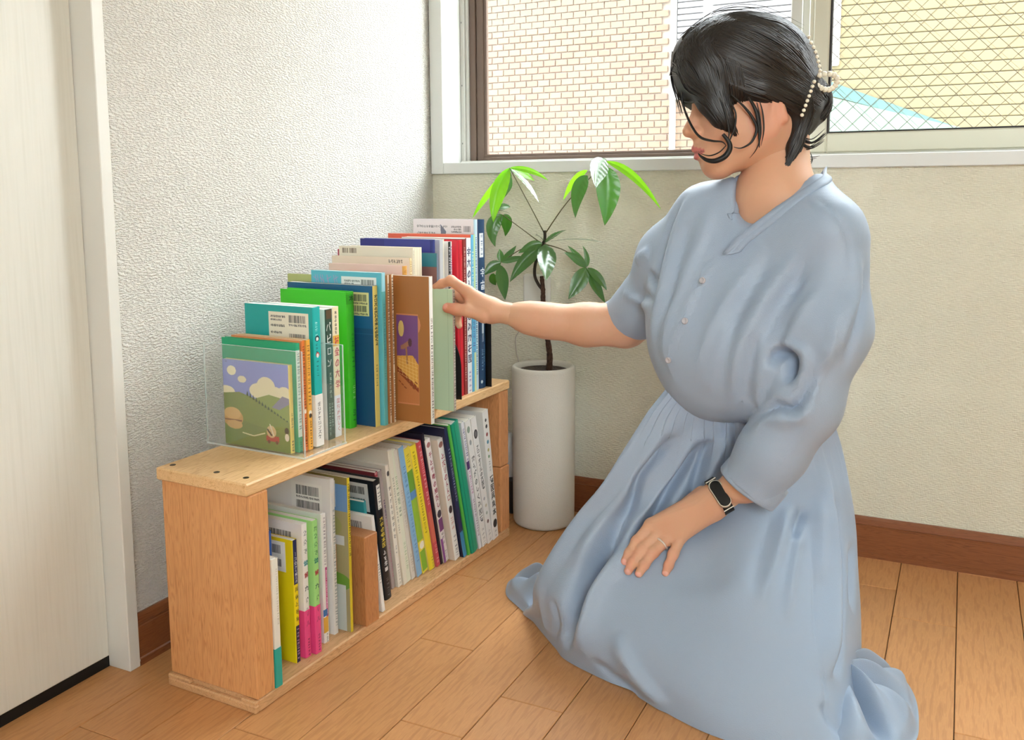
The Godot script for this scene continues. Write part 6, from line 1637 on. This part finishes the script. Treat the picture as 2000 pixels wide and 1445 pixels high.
# the head in its own frame: x to her left, y up, z forward
func head_field() -> Field:
	var f := Field.new()
	f.group()
	f.ball(Vector3(0, 0.045, -0.004), Vector3(0.072, 0.078, 0.084), 0.0)
	f.ball(Vector3(0, -0.012, 0.022), Vector3(0.061, 0.082, 0.067), 0.03)
	for s in [-1.0, 1.0]:
		f.cap(Vector3(0.050 * s, -0.045, 0.004), Vector3(0.014 * s, -0.084, 0.062), 0.019, 0.0155, 0.028)
		f.ball(Vector3(0.037 * s, -0.030, 0.052), Vector3(0.023, 0.024, 0.022), 0.022)
		f.cap(Vector3(0.036 * s, 0.018, 0.070), Vector3(0.004 * s, 0.014, 0.080), 0.009, 0.008, 0.016)
	f.ball(Vector3(0, -0.083, 0.066), Vector3(0.020, 0.016, 0.0165), 0.016)
	f.ball(Vector3(0, -0.058, 0.074), Vector3(0.026, 0.022, 0.019), 0.016)
	for s in [-1.0, 1.0]: f.dent(Vector3(0.031 * s, -0.001, 0.094), Vector3(0.019, 0.011, 0.017), 0.014)
	for s in [-1.0, 1.0]: f.ball(Vector3(0.031 * s, -0.002, 0.0705), Vector3(0.0135, 0.0115, 0.0125), 0.004)
	f.cap(Vector3(0, 0.010, 0.0815), Vector3(0, -0.029, 0.1025), 0.0068, 0.0098, 0.010)
	for s in [-1.0, 1.0]: f.ball(Vector3(0.0105 * s, -0.0335, 0.0925), Vector3(0.0068, 0.0066, 0.0085), 0.006)
	f.cap(Vector3(0, -0.040, 0.090), Vector3(0, -0.053, 0.0905), 0.0060, 0.0055, 0.008)
	for s in [-1.0, 1.0]:
		f.cap(Vector3(0.0200 * s, -0.0615, 0.0835), Vector3(0.004 * s, -0.0565, 0.0945), 0.0034, 0.0056, 0.004)
		f.cap(Vector3(0.0185 * s, -0.0640, 0.0830), Vector3(0.003 * s, -0.0695, 0.0915), 0.0034, 0.0060, 0.004)
	for s in [-1.0, 1.0]: f.sub(Vector3(0.023 * s, -0.0630, 0.0880), Vector3(0, -0.0630, 0.1010), 0.0011, 0.0012, 0.003)
	f.dent(Vector3(0, -0.0790, 0.0945), Vector3(0.016, 0.0045, 0.008), 0.006)
	for s in [-1.0, 1.0]:
		f.cap(Vector3(0.0655 * s, -0.006, -0.010), Vector3(0.063 * s, -0.044, -0.006), 0.0070, 0.0055, 0.008)
		f.cap(Vector3(0.070 * s, 0.000, -0.015), Vector3(0.067 * s, -0.032, -0.021), 0.0050, 0.0048, 0.006)
		f.dent(Vector3(0.0755 * s, -0.020, -0.011), Vector3(0.006, 0.013, 0.0070), 0.004)
	f.cap(Vector3(0, -0.030, -0.028), Vector3(0, -0.078, -0.036), 0.052, 0.039, 0.03)
	f.close(0.0)
	return f

func paint(s: NetSkin, head: bool, t: Transform3D, nails: Array) -> void:
	var base := Color(0.855, 0.66, 0.54).srgb_to_linear()
	var lip := Color(0.80, 0.47, 0.45).srgb_to_linear()
	var warm := Color(0.88, 0.60, 0.51).srgb_to_linear()
	var nail := Color(0.93, 0.70, 0.64).srgb_to_linear()
	var brow := Color(0.25, 0.18, 0.15).srgb_to_linear()
	for k in s.v.size():
		var c := base
		var p := s.v[k]
		if head:
			var q := p
			var m := absf(q.y + 0.0630)
			if q.z > 0.080 and absf(q.x) < 0.023 and m < 0.0125 * (1.0 - absf(q.x) / 0.027):
				c = lip if m > 0.0012 else lip.darkened(0.45)
			elif q.z > 0.06 and absf(absf(q.x) - 0.03) < 0.018 and absf(q.y - 0.0185 - 0.06 * (0.03 - absf(absf(q.x) - 0.03))) < 0.0026: c = brow
			elif q.z > 0.055 and absf(absf(q.x) - 0.031) < 0.0145 and absf(q.y + 0.0065 - 6.0 * pow(absf(q.x) - 0.031, 2.0)) < 0.0013: c = brow
			elif absf(q.x) > 0.064: c = base.lerp(warm, 0.5)
			else: c = base.lerp(warm, 0.35 * exp(-((absf(q.x) - 0.04) * (absf(q.x) - 0.04) + (q.y + 0.03) * (q.y + 0.03)) / 0.0006))
		else:
			for w in nails:
				var d: float = p.distance_to(w)
				if d < 0.05: c = base.lerp(warm, clampf(0.75 - d * 16.0, 0.0, 0.6))
				if d < 0.0058:
					c = nail
					break
		s.c.append(c)
	if head:
		for k in s.v.size():
			s.v[k] = t * s.v[k]
			s.n[k] = t.basis * s.n[k]

func cloth(key: String) -> StandardMaterial3D:
	var m := mat(key, Color(0.625, 0.69, 0.775), 0.5)
	m.rim_enabled = true
	m.rim = 0.25
	m.rim_tint = 0.6
	m.heightmap_enabled = true
	m.heightmap_scale = 0.02
	m.heightmap_texture = noise_tex(256, 0.16, 2, 91, [[0.0, Color.BLACK], [1.0, Color.WHITE]])
	return tri(m, Vector3(14, 14, 14))

func build_person() -> void:
	var at := Vector3(0.86, 0.0, 0.5)
	var who := thing("person", "kneeling woman in a pale blue dress reaching towards the books on the shelf", "person", at)
	# ---- body: one surface
	var skin := mat("skin", Color.WHITE, 0.5)
	skin.vertex_color_use_as_albedo = true
	skin.subsurf_scatter_enabled = true
	skin.subsurf_scatter_strength = 0.12
	skin.metallic_specular = 0.4
	var nails := nail_spots()
	var body := nets(body_field(), Vector3(0.33, 0.0, 0.30), Vector3(1.10, 0.86, 0.80), 0.008)
	paint(body, false, Transform3D(), [])
	var hd := nets(head_field(), Vector3(-0.092, -0.185, -0.115), Vector3(0.092, 0.13, 0.125), 0.0026)
	paint(hd, true, head_frame(), [])
	body.join(hd)
	var lh := nets(left_hand_field(), Vector3(0.68, 0.13, 0.52), Vector3(0.90, 0.34, 0.72), 0.0026)
	paint(lh, false, Transform3D(), nails)
	body.join(lh)
	var rh := nets(right_hand_field(), Vector3(0.24, 0.48, 0.42), Vector3(0.50, 0.62, 0.60), 0.0026)
	paint(rh, false, Transform3D(), nails)
	body.join(rh)
	for k in body.v.size(): body.v[k] -= at
	put("body", body.mesh(), skin, who)
	# ---- dress
	var cl := cloth("dress_cloth")
	var bod := nets(bodice_field(), Vector3(0.50, 0.235, 0.36), Vector3(1.12, 0.82, 0.82), 0.005)
	press_folds(bod, bodice_folds(), 1.5)
	for k in bod.v.size(): bod.v[k] -= at
	var dress := put("dress", bod.mesh(), cl, who)
	dress.set_meta("label", "pale blue blouson dress with three quarter sleeves and a gathered skirt")
	var sk := build_skirt()
	sk.join(puddle(Vector3(1.03, 0, 0.62), [Vector3(1.02, 0, 0.47), Vector3(1.042, 0, 0.478), Vector3(1.062, 0, 0.472), Vector3(1.085, 0, 0.478), Vector3(1.105, 0, 0.498), Vector3(1.119, 0, 0.532), Vector3(1.127, 0, 0.570), Vector3(1.131, 0, 0.618), Vector3(1.130, 0, 0.663), Vector3(1.115, 0, 0.72), Vector3(1.08, 0, 0.76), Vector3(1.03, 0, 0.775)], 0.062, 4.2, 0.6, 0.020))
	sk.join(puddle(Vector3(0.515, 0, 0.50), [Vector3(0.50, 0, 0.38), Vector3(0.475, 0, 0.372), Vector3(0.445, 0, 0.378), Vector3(0.418, 0, 0.398), Vector3(0.405, 0, 0.428), Vector3(0.412, 0, 0.462), Vector3(0.43, 0, 0.497), Vector3(0.465, 0, 0.527), Vector3(0.497, 0, 0.553)], 0.06, 2.2, 2.4, 0.014))
	for k in sk.v.size(): sk.v[k] -= at
	put("skirt", sk.mesh(), cl, dress)
	build_dress_trim(dress, at, cl)
	build_hair(who, at)
	build_accessories()

func build_dress_trim(dress: Node3D, at: Vector3, cl: Material) -> void:
	var f := bodice_field()
	var st := begin()
	collar_band(st, f, spline([Vector3(0.9655, 0.7810, 0.507), Vector3(0.968, 0.776, 0.522), Vector3(0.9655, 0.7672, 0.5463), Vector3(0.9530, 0.7548, 0.5660), Vector3(0.9313, 0.7375, 0.5815), Vector3(0.9050, 0.7180, 0.5930), Vector3(0.8800, 0.6985, 0.5985), Vector3(0.8615, 0.6830, 0.6000), Vector3(0.8500, 0.6700, 0.6030), Vector3(0.8400, 0.6560, 0.6080)], 6), at, 0.015)
	put("collar", st.commit(), cl, dress)
	st = begin()
	collar_band(st, f, spline([Vector3(0.8455, 0.7050, 0.5800), Vector3(0.8450, 0.7192, 0.5690), Vector3(0.8430, 0.7418, 0.5470), Vector3(0.8415, 0.7634, 0.5329), Vector3(0.845, 0.775, 0.515)], 6), at, 0.009)
	put("collar", st.commit(), cl, dress)
	# turned up cuffs
	for q in [[Vector3(0.8805, 0.3017, 0.6017), Vector3(-0.5838, -0.7863, 0.2022), 0.0475], [Vector3(0.6102, 0.5113, 0.4194), Vector3(-0.8175, -0.4924, -0.2987), 0.0410]]:
		var n: Vector3 = q[1]
		var u := n.cross(Vector3.UP).normalized()
		var v := n.cross(u)
		var prof := [[-0.0385, -0.0040], [-0.0375, 0.0], [-0.030, 0.0010], [-0.012, 0.0014], [-0.001, 0.0012], [0.0014, -0.0006], [0.0006, -0.0032], [-0.012, -0.0042], [-0.03, -0.0050]]
		st = begin()
		for k in prof.size():
			for i in 49:
				var a := TAU * i / 48
				var rr: float = q[2] + prof[k][1] + 0.0007 * sin(3 * a + 1.0)
				st.add_vertex(q[0] - at + n * (prof[k][0] + 0.002 * sin(2 * a)) + (u * cos(a) + v * sin(a)) * rr)
		for k in prof.size() - 1:
			for i in 48:
				var a := k * 49 + i
				for j in [a, a + 1, a + 49, a + 1, a + 50, a + 49]: st.add_index(j)
		st.generate_normals()
		put("cuff", st.commit(), cl, dress)
	var bm := mat("button_shell", Color(0.78, 0.77, 0.80), 0.2)
	for q in [[Vector3(0.8151, 0.6156, 0.6188), Vector3(-0.3071, 0.3136, 0.8985)], [Vector3(0.7919, 0.5555, 0.6258), Vector3(-0.3088, 0.1766, 0.9346)], [Vector3(0.7664, 0.4944, 0.6202), Vector3(-0.4274, -0.1175, 0.8964)]]:
		st = begin()
		lathe(st, [Vector2(0.0048, -0.001), Vector2(0.0050, 0.0012), Vector2(0.0044, 0.0022), Vector2(0.0034, 0.0024), Vector2(0.0026, 0.0014), Vector2(0.0, 0.0013)], 18)
		var b := put("button", st.commit(), bm, dress)
		var y: Vector3 = q[1]
		var x := y.cross(Vector3.UP).normalized()
		b.transform = Transform3D(Basis(x, y, x.cross(y)), q[0] - at + y * 0.0042)

func hair_field() -> Field:
	var f := Field.new()
	f.group()
	f.ball(Vector3(0, 0.053, 0.012), Vector3(0.084, 0.089, 0.105), 0.0)
	f.ball(Vector3(0.012, 0.082, 0.055), Vector3(0.060, 0.046, 0.062), 0.03)
	f.cut(Vector3(0, -0.006, 0.03), Vector3(0, -0.96, 0.27))
	f.close(0.0)
	f.group()   # hair above and behind the ears, drawn back to the knot
	f.ball(Vector3(0, 0.000, -0.052), Vector3(0.070, 0.058, 0.050), 0.0)
	f.close(0.022)
	f.group()
	f.cap(Vector3(0.064, 0.014, 0.000), Vector3(0.060, -0.004, -0.036), 0.0135, 0.0135, 0.0)
	f.close(0.02)
	f.group()   # fringe over the near temple and cheek
	f.cap(Vector3(0.030, 0.060, 0.092), Vector3(0.043, 0.006, 0.074), 0.028, 0.0195, 0.02)
	f.cap(Vector3(0.043, 0.006, 0.074), Vector3(0.049, -0.022, 0.062), 0.0195, 0.0130, 0.02)
	f.cap(Vector3(0.049, -0.022, 0.062), Vector3(0.057, -0.047, 0.048), 0.0130, 0.0045, 0.02)
	f.close(0.012)
	f.group()
	f.cap(Vector3(0.046, -0.035, -0.052), Vector3(0.046, -0.070, -0.040), 0.014, 0.010, 0.02)
	f.cap(Vector3(0.046, -0.070, -0.040), Vector3(0.050, -0.098, -0.026), 0.010, 0.004, 0.01)
	f.close(0.012)
	f.group()   # the knot
	f.ball(Vector3(0.012, 0.000, -0.088), Vector3(0.034, 0.035, 0.022), 0.0)
	f.close(0.004)
	return f

# flat band of cloth along the neckline, lying on the bodice
func collar_band(st: SurfaceTool, f: Field, pts: Array, at: Vector3, wide: float) -> void:
	var rows := []
	for k in pts.size():
		var p: Vector3 = pts[k]
		var e := 0.003
		var m := measure(f.ops, p)
		var g := Vector3(measure(f.ops, p + Vector3(e, 0, 0)) - m, measure(f.ops, p + Vector3(0, e, 0)) - m, measure(f.ops, p + Vector3(0, 0, e)) - m).normalized()
		var t: Vector3 = (pts[mini(k + 1, pts.size() - 1)] - pts[maxi(k - 1, 0)]).normalized()
		var away := p - Vector3(0.900, 0.775, 0.520)
		g = (g + away.normalized() * 0.35).normalized()
		var w := g.cross(t).normalized()
		if w.dot(away) < 0.0 and w.y > -0.2: w = -w
		if w.y > 0.3: w = -w
		var row := [p - g * 0.006]
		for j in 5:
			var q := p + w * wide * minf(1.0, 0.12 + 0.2 * minf(k, pts.size() - 1 - k)) * (j / 4.0)
			if j > 0: q -= g * clampf(measure(f.ops, q), -0.02, 0.02)
			row.append(q + g * (0.0030 if j < 4 else 0.0012))
		row.append(row[5] - g * 0.004)
		rows.append(row)
	var n: int = rows[0].size()
	for r in rows:
		for q in r: st.add_vertex(q - at)
	for k in rows.size() - 1:
		for j in n - 1:
			var a := k * n + j
			for q in [a, a + 1, a + n, a + 1, a + n + 1, a + n]: st.add_index(q)
	st.generate_normals()

func build_hair(who: Node3D, at: Vector3) -> void:
	var f := hair_field()
	var t := head_frame()
	var h := nets(f, Vector3(-0.098, -0.115, -0.125), Vector3(0.105, 0.155, 0.13), 0.0034)
	for k in h.v.size():
		h.v[k] = t * h.v[k] - at
		h.n[k] = t.basis * h.n[k]
	var hm := mat("hair_black", Color(0.075, 0.064, 0.062), 0.5)
	var hair := put("hair", h.mesh(), hm, who)
	var st := begin()
	var first := 0
	var hm2 := mat("hair_strand", Color(0.115, 0.092, 0.082), 0.34)
	var r := RandomNumberGenerator.new()
	r.seed = 11
	# flow lines in the head's frame: [height, depth] control points seen from her left, laid onto the hair
	var flows := [
		[90, [[0.134, 0.020], [0.118, -0.040], [0.070, -0.078], [0.020, -0.086]], 0.010],
		[90, [[0.128, 0.055], [0.105, 0.000], [0.060, -0.058], [0.012, -0.090]], 0.012],
		[100, [[0.112, 0.085], [0.085, 0.035], [0.045, -0.025], [0.005, -0.078]], 0.013],
		[80, [[0.085, 0.095], [0.060, 0.050], [0.026, -0.010], [-0.008, -0.070]], 0.010],
		[60, [[0.040, 0.068], [0.020, 0.033], [0.004, -0.006], [-0.026, -0.060]], 0.010],
		[80, [[0.130, 0.050], [0.095, 0.102], [0.050, 0.088], [0.000, 0.072], [-0.045, 0.049]], 0.010],
		[70, [[0.120, 0.040], [0.085, 0.085], [0.045, 0.072], [0.000, 0.064], [-0.044, 0.049]], 0.010],
		[50, [[0.120, 0.075], [0.080, 0.116], [0.040, 0.108], [0.005, 0.082], [-0.030, 0.062]], 0.008],
		[30, [[0.085, 0.060], [0.045, 0.050], [0.012, 0.044], [-0.010, 0.043]], 0.009],
		[30, [[0.010, -0.055], [-0.025, -0.058], [-0.065, -0.043], [-0.100, -0.025]], 0.008],
		[24, [[0.026, -0.084], [0.016, -0.104], [-0.008, -0.104], [-0.028, -0.090]], 0.006],
	]
	for fl in flows:
		for n in fl[0]:
			var j := Vector2(r.randf_range(-1, 1), r.randf_range(-1, 1)) * float(fl[2])
			var ctl := []
			for c in fl[1]: ctl.append(Vector2(c[0], c[1]) + j + Vector2(r.randf_range(-1, 1), r.randf_range(-1, 1)) * 0.0025)
			var pts := []
			for c in spline(ctl, 4):
				# walk in from her left until the hair is met
				var x := 0.105
				var d := 1.0
				for it in 26:
					d = measure(f.ops, Vector3(x, c.x, c.y))
					if d < 0.0007 or x < -0.03: break
					x -= maxf(d * 0.85, 0.0006)
				if d > 0.004: continue
				pts.append(t * Vector3(x + 0.0002, c.x, c.y) - at)
			if pts.size() < 4: continue
			var rr := []
			var w := r.randf_range(0.0007, 0.0015)
			for i in pts.size(): rr.append(w * (0.35 + 0.65 * sin(PI * (i + 0.6) / pts.size())))
			first = tube(st, pts, rr, 5, first)
	put("strands", st.commit(), hm2, hair)
	st = begin()
	first = 0
	for q in loose_strands():
		for n in q[1]:
			var pts := []
			var j := Vector3(r.randf_range(-1, 1), r.randf_range(-1, 1), r.randf_range(-1, 1)) * float(q[2])
			for i in q[3].size(): pts.append(q[3][i] - at + j * (0.35 + 0.65 * i / (q[3].size() - 1.0)))
			pts = spline(pts, 6)
			var rr := []
			for i in pts.size(): rr.append(float(q[0]) * (0.55 + 0.45 * sin(PI * i / pts.size())) * (1.0 - 0.75 * pow(float(i) / pts.size(), 3.0)))
			first = tube(st, pts, rr, 6, first)
	put("loose_lock", st.commit(), hm, hair)

func build_accessories() -> void:
	# pearl claw clip in the hair
	var clip := thing("hair_clip", "cream pearl claw clip holding the dark hair in a knot", "hair clip", Vector3(0.9445, 0.9010, 0.4890))
	var pm := mat("pearl", Color(0.95, 0.925, 0.85), 0.25)
	var sp := SphereMesh.new()
	sp.radius = 0.0044
	sp.height = 0.0088
	sp.radial_segments = 14
	sp.rings = 8
	var right := Vector3(0.8908, -0.0098, -0.4543)
	var up := Vector3(-0.0479, 0.9922, -0.1154)
	var to := Vector3(0.4519, 0.1245, 0.8833)
	var pts := []
	for k in 15:
		var a := TAU * k / 15.0
		pts.append(right * (0.004 + cos(a) * 0.0165) + up * sin(a) * 0.0115 + to * (0.012 + 0.004 * sin(2 * a)))
	for k in 9:
		pts.append(right * (-0.004 + 0.011 * cos(PI * k / 8.0)) + up * (0.0145 + 0.003 * sin(PI * k / 8.0)) - to * 0.010)
	for p in [Vector3(0.9290, 0.9660, 0.5113), Vector3(0.9325, 0.9578, 0.5105), Vector3(0.9357, 0.9510, 0.5100), Vector3(0.9386, 0.9442, 0.5095), Vector3(0.9408, 0.9375, 0.5092), Vector3(0.9426, 0.9307, 0.5090), Vector3(0.9444, 0.9240, 0.5085), Vector3(0.9456, 0.9171, 0.5080), Vector3(0.9452, 0.9095, 0.5150)]: pts.append(p + to * 0.010 - clip.position)
	for k in 8: pts.append(Vector3(0.9434, 0.9010, 0.5327).lerp(Vector3(0.9300, 0.8535, 0.5455), k / 7.0) + to * 0.004 - clip.position)
	for k in pts.size():
		var o := put("pearl", sp, pm, clip)
		o.position = pts[k] + to * (0.022 if k < 15 else 0.014)
		if k >= 15: o.scale = Vector3.ONE * 0.62
	# fitness band on the left wrist
	var wp := Vector3(0.8413, 0.2862, 0.6035)
	var arm := (right * 0.86 + up * 0.51).normalized()
	var outw := to * 0.9 + up * 0.34 - right * 0.16
	outw = (outw - arm * outw.dot(arm)).normalized()
	var wide := arm.cross(outw).normalized()
	var wt := thing("smart_band", "black fitness band with a pill shaped screen on the left wrist", "watch", wp)
	wt.basis = Basis(wide, arm, outw)
	var st := begin()
	var n := 48
	for k in n:
		for e in [k, k + 1]:
			pass
		var a0 := TAU * k / n
		var a1 := TAU * (k + 1) / n
		var i0 := Vector3(cos(a0) * 0.0268, 0, sin(a0) * 0.0205)
		var i1 := Vector3(cos(a1) * 0.0268, 0, sin(a1) * 0.0205)
		var o0 := i0 * 1.09
		var o1 := i1 * 1.09
		var w := Vector3(0, 0.0075, 0)
		quad(st, o0 + w, o1 + w, o1 - w, o0 - w)
		quad(st, i0 - w, i1 - w, i1 + w, i0 + w)
		quad(st, i0 + w, i1 + w, o1 + w, o0 + w)
		quad(st, o0 - w, o1 - w, i1 - w, i0 - w)
	put("strap", st.commit(), mat("strap_black", Color(0.025, 0.025, 0.028), 0.6), wt)
	for q in [["case", 0.0225, 0.0102, 0.0165, 0.0250, "band_silver", Color(0.72, 0.68, 0.62), 0.3, 0.85], ["screen", 0.0208, 0.0086, 0.0200, 0.0268, "screen_black", Color(0.012, 0.012, 0.016), 0.12, 0.0]]:
		st = begin()
		var loop := []
		for k in 40:
			var a := TAU * k / 40
			loop.append(Vector2(cos(a) * q[2] + (q[1] - q[2]) * (1.0 if cos(a) >= 0 else -1.0), sin(a) * q[2]))
		for k in 40:
			var a: Vector2 = loop[k]
			var b: Vector2 = loop[(k + 1) % 40]
			quad(st, Vector3(a.x, a.y, q[3]), Vector3(b.x, b.y, q[3]), Vector3(b.x, b.y, q[4] - 0.001), Vector3(a.x, a.y, q[4] - 0.001))
			quad(st, Vector3(a.x, a.y, q[4] - 0.001), Vector3(b.x, b.y, q[4] - 0.001), Vector3(b.x * 0.95, b.y * 0.9, q[4]), Vector3(a.x * 0.95, a.y * 0.9, q[4]))
			tria(st, Vector3(0, 0, q[4]), Vector3(a.x * 0.95, a.y * 0.9, q[4]), Vector3(b.x * 0.95, b.y * 0.9, q[4]))
		put(q[0], st.commit(), mat(q[5], q[6], q[7], q[8]), wt)
	for s in [-1.0, 1.0]:
		st = begin()
		tube(st, [Vector3(0.0245 * s, -0.0085, 0.0135), Vector3(0.0245 * s, 0.0085, 0.0135)], [0.0011], 8)
		put("lug_bar", st.commit(), mat("band_silver", Color.WHITE), wt)
	# ring
	var rg := begin()
	var ax := Vector3(-0.0216, -0.0220, 0.0255).normalized()
	var u := ax.cross(Vector3.UP).normalized()
	var v := ax.cross(u)
	var rp := []
	for k in 33: rp.append((u * cos(TAU * k / 32.0) + v * sin(TAU * k / 32.0)) * 0.0102)
	tube(rg, rp, [0.0016], 8)
	var ring := put("ring", rg.commit(), mat("ring_silver", Color(0.93, 0.91, 0.88), 0.3, 0.7))
	ring.position = Vector3(0.7599, 0.2044, 0.6272)
	tag(ring, "plain silver ring on the ring finger of the left hand", "ring")
